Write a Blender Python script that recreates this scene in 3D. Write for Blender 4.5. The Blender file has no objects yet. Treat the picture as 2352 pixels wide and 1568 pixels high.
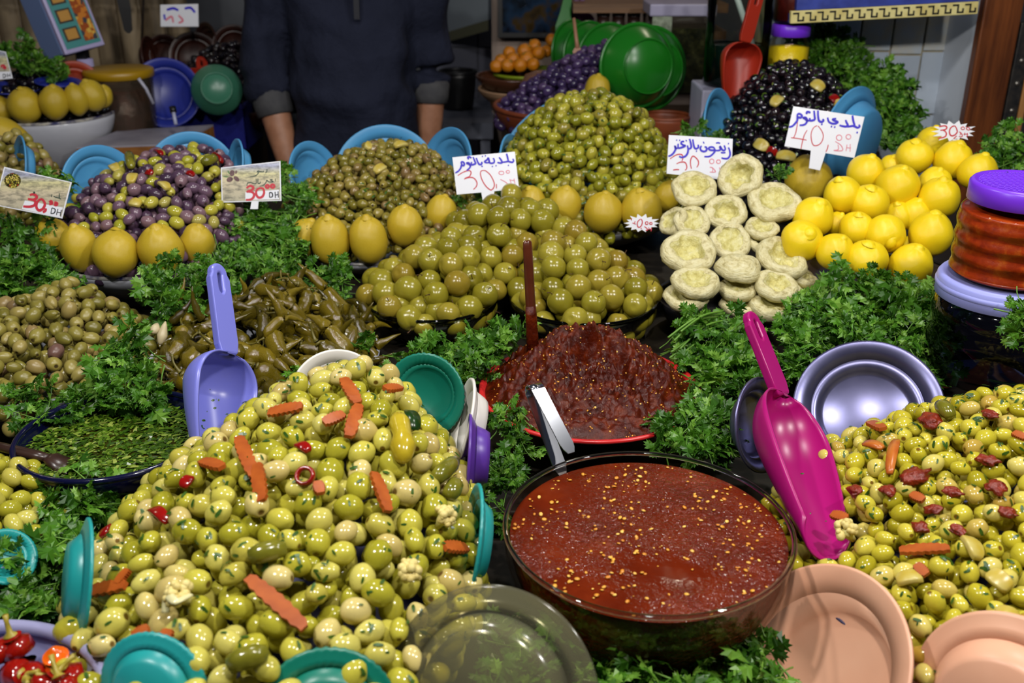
import bpy, math, random
import numpy as np
from mathutils import Vector, Matrix, Euler, noise

# ------------------------------------------------------------------ camera, world, lights
SC = bpy.context.scene
COL = SC.collection
PITCH = math.radians(23.5)
CAMZ = 1.55
FPX = 35.0 / 36.0 * 2352.0
cam_data = bpy.data.cameras.new('camera')
cam_data.lens = 35.0
cam_data.sensor_width = 36.0
cam_data.clip_start = 0.02
cam_data.dof.use_dof = True
cam_data.dof.focus_distance = 1.22
cam_data.dof.aperture_fstop = 6.3
camera = bpy.data.objects.new('camera', cam_data)
camera.location = (0, 0, CAMZ)
camera.rotation_euler = (math.pi / 2 - PITCH, 0, 0)
COL.objects.link(camera)
SC.camera = camera

world = bpy.data.worlds.new('world')
SC.world = world
world.use_nodes = True
world.node_tree.nodes['Background'].inputs[0].default_value = (0.55, 0.68, 1.0, 1)
world.node_tree.nodes['Background'].inputs[1].default_value = 0.05


def lamp(name, loc, power, color=(1, 0.96, 0.9), radius=0.035):
    d = bpy.data.lights.new(name, 'POINT')
    d.energy = power
    d.color = color
    d.shadow_soft_size = radius
    o = bpy.data.objects.new(name, d)
    o.location = loc
    COL.objects.link(o)
    return o


# the bare bulbs strung over the stall, and the weaker ones inside the shop
lamp('stall_bulb', (-0.60, 0.50, 2.02), 36, (1, 0.97, 0.93))
lamp('stall_bulb', (0.12, 0.42, 2.05), 36, (1, 0.95, 0.89))
lamp('stall_bulb', (0.80, 0.52, 2.02), 40, (1, 0.97, 0.93))
lamp('stall_bulb', (-0.30, 1.30, 2.12), 20, (1, 0.98, 0.95))
lamp('stall_bulb', (0.60, 1.25, 2.12), 20, (1, 0.98, 0.95))
lamp('shop_bulb', (-1.55, 2.45, 2.3), 4, (1, 0.86, 0.66))
lamp('shop_bulb', (0.75, 3.3, 2.3), 6, (1, 0.86, 0.66))
SC.view_settings.view_transform = 'Standard'
SC.view_settings.look = 'None'
SC.view_settings.exposure = -0.32
SC.view_settings.gamma = 1.0
SC.view_settings.use_curve_mapping = False
SC.cycles.max_bounces = 7
SC.cycles.use_adaptive_sampling = True
SC.cycles.adaptive_threshold = 0.03
SC.cycles.transparent_max_bounces = 12
SC.cycles.caustics_reflective = False
SC.cycles.caustics_refractive = False
SC.cycles.sample_clamp_indirect = 4.0

# ------------------------------------------------------------------ pixel <-> place helpers (photo frame 2352 x 1568)
CP, SP = math.cos(PITCH), math.sin(PITCH)


def ray(px, py):
    x = (px - 1176.0) / FPX
    v = (py - 784.0) / FPX
    return Vector((x, CP - v * SP, -SP - v * CP))


def at(px, py, Y):
    """the place seen at a pixel, Y metres in front of the lens"""
    r = ray(px, py)
    return Vector((0, 0, CAMZ)) + r * (Y / r.y)


def atz(px, py, z):
    r = ray(px, py)
    return Vector((0, 0, CAMZ)) + r * ((z - CAMZ) / r.z)


def depth(p):
    return p[1] * CP - (p[2] - CAMZ) * SP


def mpp(p):
    """metres per photo pixel at a place"""
    return depth(p) / FPX


# ------------------------------------------------------------------ scene helpers
def tag(o, label=None, cat=None, group=None, kind=None):
    if label:
        o['label'] = label
    if cat:
        o['category'] = cat
    if group:
        o['group'] = group
    if kind:
        o['kind'] = kind
    return o


def thing(name, label, cat, loc=(0, 0, 0), rot=(0, 0, 0), group=None):
    o = bpy.data.objects.new(name, None)
    o.empty_display_size = 0.02
    o.location = loc
    o.rotation_euler = rot
    COL.objects.link(o)
    return tag(o, label, cat, group)


def mesh(name, V, F, smooth=True):
    m = bpy.data.meshes.new(name)
    m.from_pydata([tuple(v) for v in V], [], [tuple(f) for f in F])
    if smooth:
        m.polygons.foreach_set('use_smooth', [True] * len(m.polygons))
    m.update()
    return m


RC = random.Random(1234)


def obj(name, me, mat=None, parent=None, loc=None, rot=None, scale=None, mw=None):
    o = bpy.data.objects.new(name, me)
    o.color = (RC.random(), RC.random(), 0, 1)
    if mat is not None and len(me.materials) == 0:
        me.materials.append(mat)
    if parent is not None:
        o.parent = parent
    if loc is not None:
        o.location = loc
    if rot is not None:
        o.rotation_euler = rot
    if scale is not None:
        o.scale = scale if hasattr(scale, '__len__') else (scale,) * 3
    if mw is not None:
        o.matrix_local = mw
    COL.objects.link(o)
    return o


def lathe(profile, n=48, closed=False, scallop=None):
    """profile: list of (r, z); returns V, F. scallop=(count, amp, rmin) waves the outer radius"""
    V, F = [], []
    m = len(profile)
    for i in range(n):
        a = 2 * math.pi * i / n
        for (r, z) in profile:
            k = 1.0
            if scallop and r > scallop[2]:
                k = 1 + scallop[1] * math.cos(scallop[0] * a)
            V.append((r * k * math.cos(a), r * k * math.sin(a), z))
    for i in range(n):
        j = (i + 1) % n
        for k in range(m - 1):
            F.append((i * m + k, j * m + k, j * m + k + 1, i * m + k + 1))
        if closed:
            F.append((i * m + m - 1, j * m + m - 1, j * m, i * m))
    return V, F


def bowl_profile(R, H, base=0.5, t=0.004, curve=2.0, lip=0.0, rolled=0.0, n=10):
    """outer wall from the base centre up, over the rim and back down inside"""
    out = [(0.0001, 0.0), (R * base, 0.0)]
    for i in range(1, n + 1):
        u = i / n
        r = R * (base + (1 - base) * (1 - (1 - u) ** curve))
        out.append((r, H * u))
    if lip:
        out.append((R + lip, H + 0.001))
        out.append((R + lip, H + 0.001 + t))
    if rolled:
        for k in range(7):
            a = -math.pi / 2 + math.pi * k / 6 * 1.3
            out.append((R + rolled * 0.4 + rolled * math.cos(a), H + rolled + rolled * math.sin(a)))
    inn = []
    for i in range(n, 0, -1):
        u = i / n
        r = R * (base + (1 - base) * (1 - (1 - u) ** curve)) - t
        inn.append((max(r, 0.002), max(H * u, t) + (t if i == n and not rolled else 0)))
    inn.append((R * base - t, t))
    inn.append((0.0001, t))
    return out + inn


def tube(path, radii, n=8, cap=True, flat=1.0, up=None):
    """a tube along 3D points; returns V, F"""
    P = [Vector(p) for p in path]
    V, F = [], []
    ref = Vector(up) if up else Vector((0, 0, 1))
    for i, p in enumerate(P):
        t = (P[min(i + 1, len(P) - 1)] - P[max(i - 1, 0)])
        t = t.normalized() if t.length > 1e-9 else Vector((0, 0, 1))
        s = t.cross(ref)
        if s.length < 1e-4:
            s = t.cross(Vector((0, 1, 0.01)))
        s.normalize()
        u = s.cross(t).normalized()
        r = radii[i] if hasattr(radii, '__len__') else radii
        for k in range(n):
            a = 2 * math.pi * k / n
            V.append(p + s * (r * math.cos(a)) + u * (r * flat * math.sin(a)))
    for i in range(len(P) - 1):
        for k in range(n):
            k2 = (k + 1) % n
            F.append((i * n + k, i * n + k2, (i + 1) * n + k2, (i + 1) * n + k))
    if cap:
        F.append(tuple(reversed(range(n))))
        F.append(tuple(range((len(P) - 1) * n, len(P) * n)))
    return V, F


def box(x0, x1, y0, y1, z0, z1):
    V = [(x0, y0, z0), (x1, y0, z0), (x1, y1, z0), (x0, y1, z0), (x0, y0, z1), (x1, y0, z1), (x1, y1, z1), (x0, y1, z1)]
    F = [(0, 3, 2, 1), (4, 5, 6, 7), (0, 1, 5, 4), (1, 2, 6, 5), (2, 3, 7, 6), (3, 0, 4, 7)]
    return V, F


def merge(*parts):
    V, F = [], []
    for v, f in parts:
        b = len(V)
        V.extend(v)
        F.extend(tuple(i + b for i in ff) for ff in f)
    return V, F


def moved(vf, M):
    return [M @ Vector(v) for v in vf[0]], vf[1]


def bevel(o, w=0.003, seg=2):
    b = o.modifiers.new('bevel', 'BEVEL')
    b.width = w
    b.segments = seg
    b.limit_method = 'ANGLE'
    return o


def spheroid(nu=16, nv=10, fn=None):
    """unit ball with poles on z; fn(theta, phi) -> radius factor"""
    V = [(0, 0, 1 * (fn(0, 0) if fn else 1))]
    for j in range(1, nv):
        th = math.pi * j / nv
        for i in range(nu):
            ph = 2 * math.pi * i / nu
            r = fn(th, ph) if fn else 1.0
            V.append((r * math.sin(th) * math.cos(ph), r * math.sin(th) * math.sin(ph), r * math.cos(th)))
    V.append((0, 0, -1 * (fn(math.pi, 0) if fn else 1)))
    F = []
    for i in range(nu):
        F.append((0, 1 + i, 1 + (i + 1) % nu))
    for j in range(nv - 2):
        for i in range(nu):
            a = 1 + j * nu + i
            b = 1 + j * nu + (i + 1) % nu
            F.append((a, a + nu, b + nu, b))
    last = len(V) - 1
    base = 1 + (nv - 2) * nu
    for i in range(nu):
        F.append((last, base + (i + 1) % nu, base + i))
    return V, F


def join_copies(name, bases, items, smooth=True):
    """ONE mesh from many placed copies. bases: list of (V, F); items: (base index, Matrix)"""
    Vs, L, S = [], [], []
    off = 0
    prep = []
    for V, F in bases:
        A = np.array([tuple(v) for v in V], dtype=np.float64)
        prep.append((A, np.concatenate([np.array(f) for f in F]), np.array([len(f) for f in F])))
    for b, M in items:
        A, li, ls = prep[b]
        m = np.array(M)
        Vs.append(A @ m[:3, :3].T + m[:3, 3])
        L.append(li + off)
        S.append(ls)
        off += len(A)
    V = np.concatenate(Vs)
    L = np.concatenate(L)
    S = np.concatenate(S)
    me = bpy.data.meshes.new(name)
    me.vertices.add(len(V))
    me.vertices.foreach_set('co', V.ravel())
    me.loops.add(len(L))
    me.loops.foreach_set('vertex_index', L.astype(np.int32))
    me.polygons.add(len(S))
    me.polygons.foreach_set('loop_start', np.concatenate([[0], np.cumsum(S)[:-1]]).astype(np.int32))
    me.polygons.foreach_set('use_smooth', [smooth] * len(S))
    me.update(calc_edges=True)
    return me


def basis(zdir, xhint=None, loc=(0, 0, 0), s=1.0):
    z = Vector(zdir).normalized()
    x = Vector(xhint) if xhint is not None else Vector((1, 0, 0))
    x = x - z * x.dot(z)
    if x.length < 1e-4:
        x = Vector((0, 1, 0)) - z * z.y
    x.normalize()
    y = z.cross(x)
    sx, sy, sz = s if hasattr(s, '__len__') else (s, s, s)
    M = Matrix(((x.x * sx, y.x * sy, z.x * sz, loc[0]), (x.y * sx, y.y * sy, z.y * sz, loc[1]), (x.z * sx, y.z * sy, z.z * sz, loc[2]), (0, 0, 0, 1)))
    return M


def rnd_unit(R):
    while True:
        v = Vector((R.uniform(-1, 1), R.uniform(-1, 1), R.uniform(-1, 1)))
        if 0.05 < v.length < 1:
            return v.normalized()


def spline(pts, k=6):
    P = [Vector((p[0], p[1], p[2] if len(p) > 2 else 0)) for p in pts]
    if len(P) < 3:
        return P
    out = []
    for i in range(len(P) - 1):
        p0, p1, p2, p3 = P[max(i - 1, 0)], P[i], P[i + 1], P[min(i + 2, len(P) - 1)]
        for j in range(k):
            t = j / k
            out.append(0.5 * ((2 * p1) + (p2 - p0) * t + (2 * p0 - 5 * p1 + 4 * p2 - p3) * t * t + (3 * p1 - p0 - 3 * p2 + p3) * t ** 3))
    out.append(P[-1])
    return out


# ------------------------------------------------------------------ materials
MATS = {}


def srgb(c):
    def f(x):
        x /= 255.0
        return x / 12.92 if x <= 0.04045 else ((x + 0.055) / 1.055) ** 2.4
    return (f(c[0]), f(c[1]), f(c[2]), 1)


class NT:
    def __init__(self, name):
        self.m = bpy.data.materials.new(name)
        self.m.use_nodes = True
        self.n = self.m.node_tree.nodes
        self.l = self.m.node_tree.links
        self.b = self.n['Principled BSDF']

    def node(self, t, **kw):
        n = self.n.new(t)
        for k, v in kw.items():
            if k.startswith('i_'):
                n.inputs[k[2:].replace('_', ' ')].default_value = v
            else:
                setattr(n, k, v)
        return n

    def link(self, a, b):
        self.l.new(a, b)

    def ramp(self, fac, stops, interp='LINEAR'):
        r = self.node('ShaderNodeValToRGB')
        r.color_ramp.interpolation = interp
        e = r.color_ramp.elements
        while len(e) < len(stops):
            e.new(0.5)
        for k, (p, c) in enumerate(stops):
            e[k].position = p
            e[k].color = c
        self.link(fac, r.inputs[0])
        return r.outputs[0]

    def mix(self, fac, a, b, mode='MIX'):
        m = self.node('ShaderNodeMix', data_type='RGBA', blend_type=mode)
        for s, v in ((m.inputs[0], fac), (m.inputs[6], a), (m.inputs[7], b)):
            if hasattr(v, 'is_linked'):
                self.link(v, s)
            else:
                s.default_value = v
        return m.outputs[2]

    def noise(self, scale, detail=3, coord=None, rough=0.5, out='Fac'):
        n = self.node('ShaderNodeTexNoise')
        n.inputs['Scale'].default_value = scale
        n.inputs['Detail'].default_value = detail
        n.inputs['Roughness'].default_value = rough
        if coord is not None:
            self.link(coord, n.inputs['Vector'])
        return n.outputs[out]

    def voronoi(self, scale, coord=None, feature='F1', out='Distance', rand=1.0):
        n = self.node('ShaderNodeTexVoronoi', feature=feature)
        n.inputs['Scale'].default_value = scale
        n.inputs['Randomness'].default_value = rand
        if coord is not None:
            self.link(coord, n.inputs['Vector'])
        return n.outputs[out]

    def coord(self, which='Object'):
        return self.node('ShaderNodeTexCoord').outputs[which]

    def bump(self, h, strength=0.3, dist=0.002):
        b = self.node('ShaderNodeBump')
        b.inputs['Strength'].default_value = strength
        b.inputs['Distance'].default_value = dist
        self.link(h, b.inputs['Height'])
        self.link(b.outputs[0], self.b.inputs['Normal'])
        return b

    def set(self, **kw):
        for k, v in kw.items():
            s = self.b.inputs[k.replace('_', ' ')]
            if hasattr(v, 'is_linked'):
                self.link(v, s)
            else:
                s.default_value = v
        return self


def plain(name, c, rough=0.45, spec=0.5, c2=None, nscale=30, bump=None, **kw):
    """one-colour material, mottled towards c2, with optional fine relief"""
    if name in MATS:
        return MATS[name]
    t = NT(name)
    co = t.coord('Object')
    if c2 is None:
        t.set(Base_Color=srgb(c))
    else:
        f = t.noise(nscale, 4, co)
        t.set(Base_Color=t.ramp(f, [(0.35, srgb(c)), (0.65, srgb(c2))]))
    t.set(Roughness=rough)
    t.b.inputs['Specular IOR Level'].default_value = spec
    if bump:
        t.bump(t.noise(bump[0], 4, co), bump[1], bump[2] if len(bump) > 2 else 0.002)
    for k, v in kw.items():
        t.set(**{k: v})
    MATS[name] = t.m
    return t.m


def fruit_mat(name, stops, per='object', rough=0.22, mott=0.25, mscale=90, flecks=None, fleck_c=(38, 62, 14), fl_scale=150, tip=None, spec=0.55, bump=None, sss=0.0):
    """olive skin: colour picked per fruit, mottled; optional herb flecks and a darker end"""
    t = NT(name)
    co = t.coord('Object')
    if per == 'object':
        sc_ = t.node('ShaderNodeSeparateColor')
        t.link(t.node('ShaderNodeObjectInfo').outputs['Color'], sc_.inputs[0])
        rn = sc_.outputs[0]
    else:
        rn = t.node('ShaderNodeNewGeometry').outputs['Random Per Island']
    base = t.ramp(rn, [(p, srgb(c)) for p, c in stops])
    n = t.noise(mscale, 3, co)
    dark = t.mix(1.0, base, (0.62, 0.6, 0.5, 1), 'MULTIPLY')
    fac = t.node('ShaderNodeMapRange')
    t.link(n, fac.inputs[0])
    fac.inputs[1].default_value = 0.4
    fac.inputs[2].default_value = 0.75
    fac.inputs[4].default_value = mott * 2
    c = t.mix(fac.outputs[0], base, dark)
    if tip is not None:
        g = t.coord('Generated')
        d = t.node('ShaderNodeVectorMath', operation='DISTANCE')
        t.link(g, d.inputs[0])
        d.inputs[1].default_value = (0.5, 0.5, 1.0)
        r = t.node('ShaderNodeMapRange')
        t.link(d.outputs['Value'], r.inputs[0])
        r.inputs[1].default_value = 0.16
        r.inputs[2].default_value = 0.10
        c = t.mix(r.outputs[0], c, srgb(tip))
    if flecks:
        add = t.node('ShaderNodeVectorMath', operation='ADD')
        t.link(co, add.inputs[0])
        sc = t.node('ShaderNodeVectorMath', operation='SCALE')
        oi = t.node('ShaderNodeObjectInfo')
        t.link(oi.outputs['Location'], sc.inputs[0])
        sc.inputs['Scale'].default_value = 7.0
        t.link(sc.outputs[0], add.inputs[1])
        f = t.noise(fl_scale, 2, add.outputs[0])
        r = t.node('ShaderNodeMapRange')
        t.link(f, r.inputs[0])
        r.inputs[1].default_value = flecks
        r.inputs[2].default_value = flecks + 0.02
        c = t.mix(r.outputs[0], c, srgb(fleck_c))
    t.set(Base_Color=c, Roughness=rough)
    t.b.inputs['Specular IOR Level'].default_value = spec
    if sss:
        t.set(Subsurface_Weight=sss)
        t.b.inputs['Subsurface Radius'].default_value = (0.006, 0.004, 0.0015)
        t.b.inputs['Subsurface Scale'].default_value = 1.0
    if bump:
        t.bump(t.noise(bump[0], 3, co), bump[1], 0.002)
    return t.m


def glass_mat(name, c=(255, 255, 255), rough=0.0, ior=1.45):
    if name in MATS:
        return MATS[name]
    t = NT(name)
    t.set(Base_Color=srgb(c), Roughness=rough, IOR=ior)
    t.b.inputs['Transmission Weight'].default_value = 1.0
    MATS[name] = t.m
    return t.m
def clear_mat(name, tint=(255, 255, 255), refl=1.0, rough=0.03, body=0.0, body_c=(200, 200, 180)):
    """thin clear glass or plastic: see-through with mirror-like glints; body adds a milky share"""
    if name in MATS:
        return MATS[name]
    t = NT(name)
    t.n.remove(t.b)
    out = t.n['Material Output']
    tr = t.node('ShaderNodeBsdfTransparent')
    tr.inputs[0].default_value = srgb(tint)
    gl = t.node('ShaderNodeBsdfGlossy')
    gl.inputs['Roughness'].default_value = rough
    fr = t.node('ShaderNodeFresnel')
    fr.inputs[0].default_value = 1.35
    mul = t.node('ShaderNodeMath', operation='MULTIPLY')
    t.link(fr.outputs[0], mul.inputs[0])
    mul.inputs[1].default_value = refl
    mx = t.node('ShaderNodeMixShader')
    t.link(mul.outputs[0], mx.inputs[0])
    src = tr.outputs[0]
    if body:
        df = t.node('ShaderNodeBsdfDiffuse')
        df.inputs[0].default_value = srgb(body_c)
        m2 = t.node('ShaderNodeMixShader')
        m2.inputs[0].default_value = body
        t.link(tr.outputs[0], m2.inputs[1])
        t.link(df.outputs[0], m2.inputs[2])
        src = m2.outputs[0]
    t.link(src, mx.inputs[1])
    t.link(gl.outputs[0], mx.inputs[2])
    t.link(mx.outputs[0], out.inputs[0])
    MATS[name] = t.m
    return t.m


def wood_mat(name, c1, c2, scale=14, axis='Z', rough=0.45, bump=0.15):
    if name in MATS:
        return MATS[name]
    t = NT(name)
    mp = t.node('ShaderNodeMapping')
    t.link(t.coord('Object'), mp.inputs[0])
    mp.inputs['Scale'].default_value = {'Z': (1, 1, 0.08), 'X': (0.08, 1, 1), 'Y': (1, 0.08, 1)}[axis]
    n = t.noise(scale * 4, 5, mp.outputs[0], 0.6)
    t.set(Base_Color=t.ramp(n, [(0.3, srgb(c1)), (0.7, srgb(c2))]), Roughness=rough)
    t.bump(n, bump, 0.003)
    MATS[name] = t.m
    return t.m


def struct(name, vf, mat, parent=None, smooth=False):
    o = obj(name, mesh(name, *vf, smooth=smooth), mat, parent)
    if parent is None:
        o['kind'] = 'structure'
    return o


# ------------------------------------------------------------------ the shell of the shop
M_floor = plain('shop_floor', (52, 50, 50), 0.6, c2=(36, 34, 34), nscale=6)
M_wallgrey = plain('grey_plaster', (112, 116, 122), 0.55, c2=(92, 95, 102), nscale=3)
M_wallpink = plain('pinkish_plaster', (150, 132, 120), 0.6, c2=(132, 116, 106), nscale=5)
M_board = plain('white_panel', (170, 182, 190), 0.35)
M_grout = plain('cream_grout', (186, 176, 148), 0.8, c2=(160, 150, 125), nscale=25, bump=(60, 0.3))
M_black = plain('black_plastic', (18, 18, 20), 0.4)
struct('floor', box(-3.2, 3.2, 0.0, 4.8, -0.05, 0.0), M_floor)
struct('wall_back', box(-3.2, 3.2, 4.2, 4.3, 0.0, 2.9), M_wallgrey)
# stained, cream coloured ribbed sheeting on the left side wall
t = NT('stained_ribbed_sheet')
mp = t.node('ShaderNodeMapping')
t.link(t.coord('Object'), mp.inputs[0])
mp.inputs['Scale'].default_value = (1, 1, 0.12)
n1 = t.noise(16, 5, mp.outputs[0], 0.6)
t.set(Base_Color=t.ramp(n1, [(0.3, srgb((84, 72, 54))), (0.5, srgb((150, 132, 104))), (0.72, srgb((176, 158, 128)))]), Roughness=0.5)
t.bump(n1, 0.2, 0.004)
M_sheet = t.m
V, F = [], []
nx = 120
for i in range(nx + 1):
    x = -2.6 + 1.55 * i / nx
    y = 3.35 + 0.012 * math.sin(i * 1.05)
    V += [(x, y, 0.0), (x, y, 2.6)]
for i in range(nx):
    F.append((2 * i, 2 * i + 2, 2 * i + 3, 2 * i + 1))
w = struct('wall_left', (V, F), M_sheet, smooth=True)
sm = w.modifiers.new('thickness', 'SOLIDIFY')
sm.thickness = 0.02
sm.offset = 1
# straw fringe hanging at the top left
M_straw = wood_mat('straw', (150, 104, 40), (206, 160, 76), 30, 'Z', 0.6)
fr = tag(obj('fringe_rail', mesh('fringe_rail', *box(-2.2, -0.72, 2.93, 2.97, 1.375, 1.41), smooth=False), M_straw), 'golden straw fringe hanging from a rail above the left counter', 'fringe')
straw = mesh('straw', *tube([(0, 0, 0), (0.002, 0, -0.012), (0, 0.001, -0.024)], [0.004, 0.0045, 0.002], 6))
R = random.Random(2)
for i in range(60):
    x = -1.62 + 0.0145 * i
    obj('straw', straw, M_straw, fr, loc=(x, 2.935 + R.uniform(-.004, .004), 1.38), rot=(R.uniform(-.2, .2), R.uniform(-.15, .15), R.uniform(0, 6)), scale=(1, 1, R.uniform(0.75, 1.35)))
# right wall: painted tiles over cream grout, one tile an object
wr = struct('wall_right', box(0.60, 1.034, 2.47, 2.56, 0.0, 2.5), M_grout)
M_tile = plain('pale_blue_tile', (188, 198, 210), 0.22, 0.5, c2=(172, 184, 198), nscale=8, bump=(7, 0.12, 0.01))
M_tile2 = plain('stained_tile', (196, 186, 160), 0.35, 0.4, c2=(178, 186, 192), nscale=22, bump=(30, 0.2, 0.004))
for i in range(6):
    for j in range(7):
        x0 = 0.602 + i * 0.0765
        z0 = 0.78 + j * 0.15 + (0.008 if i % 2 else 0)
        V, F = box(0, 0.0725, -0.008, 0, 0, 0.146)
        tl = obj('tile', mesh('tile', V, F, smooth=False), M_tile2 if j == 3 and i in (3, 4, 5) else M_tile, wr, loc=(x0, 2.47, z0), rot=(R.uniform(-.006, .006), 0, R.uniform(-.012, .012)))
        bevel(tl, 0.002, 2)
# corner return of the shop front, painted white where the wood post starts
struct('trim_1', box(1.034, 1.062, 2.312, 2.48, 0.0, 2.5), plain('white_paint', (205, 212, 222), 0.4))
M_post = wood_mat('varnished_wood', (64, 30, 12), (122, 66, 28), 12, 'Z', 0.35, 0.2)
post = tag(obj('door_post', mesh('door_post', *box(0, 0.085, 0, 0.03, 0, 2.5), smooth=False), M_post), 'brown varnished wooden door post with black hinge strips at the right edge', 'post')
post.location = (1.03, 2.28, 0)
bevel(post, 0.004)
M_iron = plain('worn_black_iron', (20, 20, 22), 0.45, c2=(44, 40, 36), nscale=60)
M_raw = wood_mat('raw_split_wood', (120, 78, 36), (176, 124, 66), 20, 'Z', 0.7)
for dx, w_, z0, z1, mt in ((0.088, 0.03, 0.9, 1.32, M_iron), (0.12, 0.014, 1.0, 2.3, M_raw), (0.134, 0.03, 0.9, 2.3, M_iron), (0.166, 0.10, 0.0, 2.4, M_post)):
    bevel(obj('hinge_strip' if mt is M_iron else 'post_board', mesh('strip', *box(dx, dx + w_, 0.0, 0.03, z0, z1), smooth=False), mt, post), 0.002)
scr = mesh('screw', *lathe([(0.0001, 0), (0.005, 0), (0.005, 0.002), (0.0001, 0.003)], 12))
M_steel = plain('dull_steel', (150, 146, 138), 0.4, Metallic=0.8)
for z in (1.24, 1.19, 1.13, 1.08):
    for dx in (0.103, 0.15):
        obj('screw', scr, M_steel, post, loc=(dx, -0.001, z + (0.01 if dx > .12 else 0)), rot=(math.pi / 2, 0, 0))
# painted shelf over the black olives: a cream key-pattern edge under blue boards
sh = thing('painted_shelf', 'wooden shelf with black and cream key pattern edge at the upper right', 'shelf', (0.60, 2.24, 1.322))
M_cream = plain('cream_paint', (214, 204, 140), 0.5, c2=(196, 180, 110), nscale=30)
M_bluepaint = plain('blue_paint', (44, 62, 150), 0.5, c2=(30, 44, 120), nscale=25, bump=(60, 0.3))
L_ = 0.40
bevel(obj('edge_board', mesh('edge', *box(0, L_, 0, 0.014, 0.0, 0.026), smooth=False), M_cream, sh, rot=(0, -0.05, 0)), 0.0015)
bevel(obj('shelf_board', mesh('board', *box(0, L_, 0.01, 0.20, 0.0, 0.02), smooth=False), M_bluepaint, sh, rot=(0, -0.05, 0)), 0.0015)
bevel(obj('upper_board', mesh('board', *box(0.012, L_, 0.004, 0.03, 0.026, 0.12), smooth=False), M_bluepaint, sh, rot=(0, -0.05, 0)), 0.0015)
key = []
for i in range(15):
    x = 0.004 + i * 0.0262
    for a, b, c, d in ((x, x + 0.013, 0.019, 0.0225), (x + 0.010, x + 0.0135, 0.006, 0.0225), (x + 0.010, x + 0.0245, 0.004, 0.0075), (x + 0.021, x + 0.0245, 0.004, 0.014)):
        key.append(box(a, min(b, L_), -0.0009, 0.0, c, d))
kp = obj('key_pattern', mesh('key', *merge(*key), smooth=False), plain('black_paint', (16, 15, 14), 0.5), sh, rot=(0, -0.05, 0))

# ------------------------------------------------------------------ the stepped counter that carries everything
M_counter = wood_mat('dark_wet_wood', (20, 18, 14), (38, 32, 24), 10, 'X', 0.5)
ct = thing('stall_counter', 'dark stepped wooden counter under the parsley, bowls and heaps', 'counter', (0, 0, 0))
for y0, y1, z in ((0.30, 1.00, 0.86), (1.00, 1.335, 0.895), (1.335, 1.575, 0.925), (1.575, 2.27, 0.955)):
    bevel(obj('tread', mesh('tread', *box(-1.15, 0.99, y0, y1, z - 0.03, z), smooth=False), M_counter, ct), 0.003)
obj('front_panel', mesh('panel', *box(-1.13, 0.97, 0.31, 0.33, 0.0, 0.83), smooth=False), M_counter, ct)
obj('rear_panel', mesh('panel', *box(-1.13, 0.97, 2.24, 2.26, 0.0, 0.925), smooth=False), M_counter, ct)
# ------------------------------------------------------------------ bowls, basins, plates
M_clear = clear_mat('clear_glass', (238, 240, 234), 1.0)
M_clear_dk = clear_mat('clear_glass_rimmed', (214, 222, 214), 1.3)


def dish(name, label, cat, c, R, H, mat, base=0.55, t=0.004, curve=1.6, rim=None, rim_mat=None, scale=None, n=64, scallop=None, rolled=0.0, tilt=None, group=None):
    """an open vessel whose RIM centre is at c"""
    e = thing(name, label, cat, (c[0], c[1], c[2] - H), group=group)
    if tilt:
        e.rotation_euler = tilt
    V, F = lathe(bowl_profile(R, H, base, t, curve, rolled=0), n, scallop=scallop)
    b = obj('body', mesh(name, V, F), mat, e)
    if rim:
        V, F = [], []
        prof = [(R - t / 2 + rim * math.cos(a), H + rim * 0.6 + rim * math.sin(a)) for a in [2 * math.pi * k / 10 for k in range(10)]]
        obj('rim', mesh('rim', *lathe(prof, n, closed=True, scallop=scallop)), rim_mat or mat, e)
    if scale:
        e.scale = scale
    return e


# the big sauce bowl in front
BIGC = at(1487, 1209, 0.814)
t = NT('ribbed_glass_red')
M_bowlglass = clear_mat('sauce_bowl_glass', (246, 242, 238), 0.13)
e = thing('glass_sauce_bowl', 'large round ribbed glass bowl full of red chilli sauce in front', 'bowl', (BIGC.x, BIGC.y, BIGC.z - 0.135))
R_, H_ = 0.1395, 0.135
prof = [(0.0001, 0), (0.074, 0)]
for i in range(1, 41):
    u = i / 40
    r = R_ * (0.55 + 0.45 * math.sin(u * math.pi / 2) ** 0.9)
    r += 0.0012 * math.cos(u * 10 * 2 * math.pi) * (1 if u < 0.86 else 0)
    prof.append((r, H_ * u))
prof += [(R_ + 0.0012, H_ + 0.0022), (R_ - 0.001, H_ + 0.0038), (R_ - 0.0042, H_ + 0.002)]
inner = [(R_ * (0.55 + 0.45 * math.sin(u * math.pi / 2) ** 0.9) - 0.0045, max(H_ * u, 0.005)) for u in [k / 20 for k in range(20, 0, -1)]] + [(0.0001, 0.005)]
obj('body', mesh('bowl', *lathe(prof + inner, 96)), M_bowlglass, e)
obj('rim', mesh('rim', *lathe([(R_ - 0.0015 + 0.0026 * math.cos(a), H_ + 0.002 + 0.0026 * math.sin(a)) for a in [2 * math.pi * k / 10 for k in range(10)]], 96, closed=True)), glass_mat('rim_glass', (225, 228, 226), 0.02), e)
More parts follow.
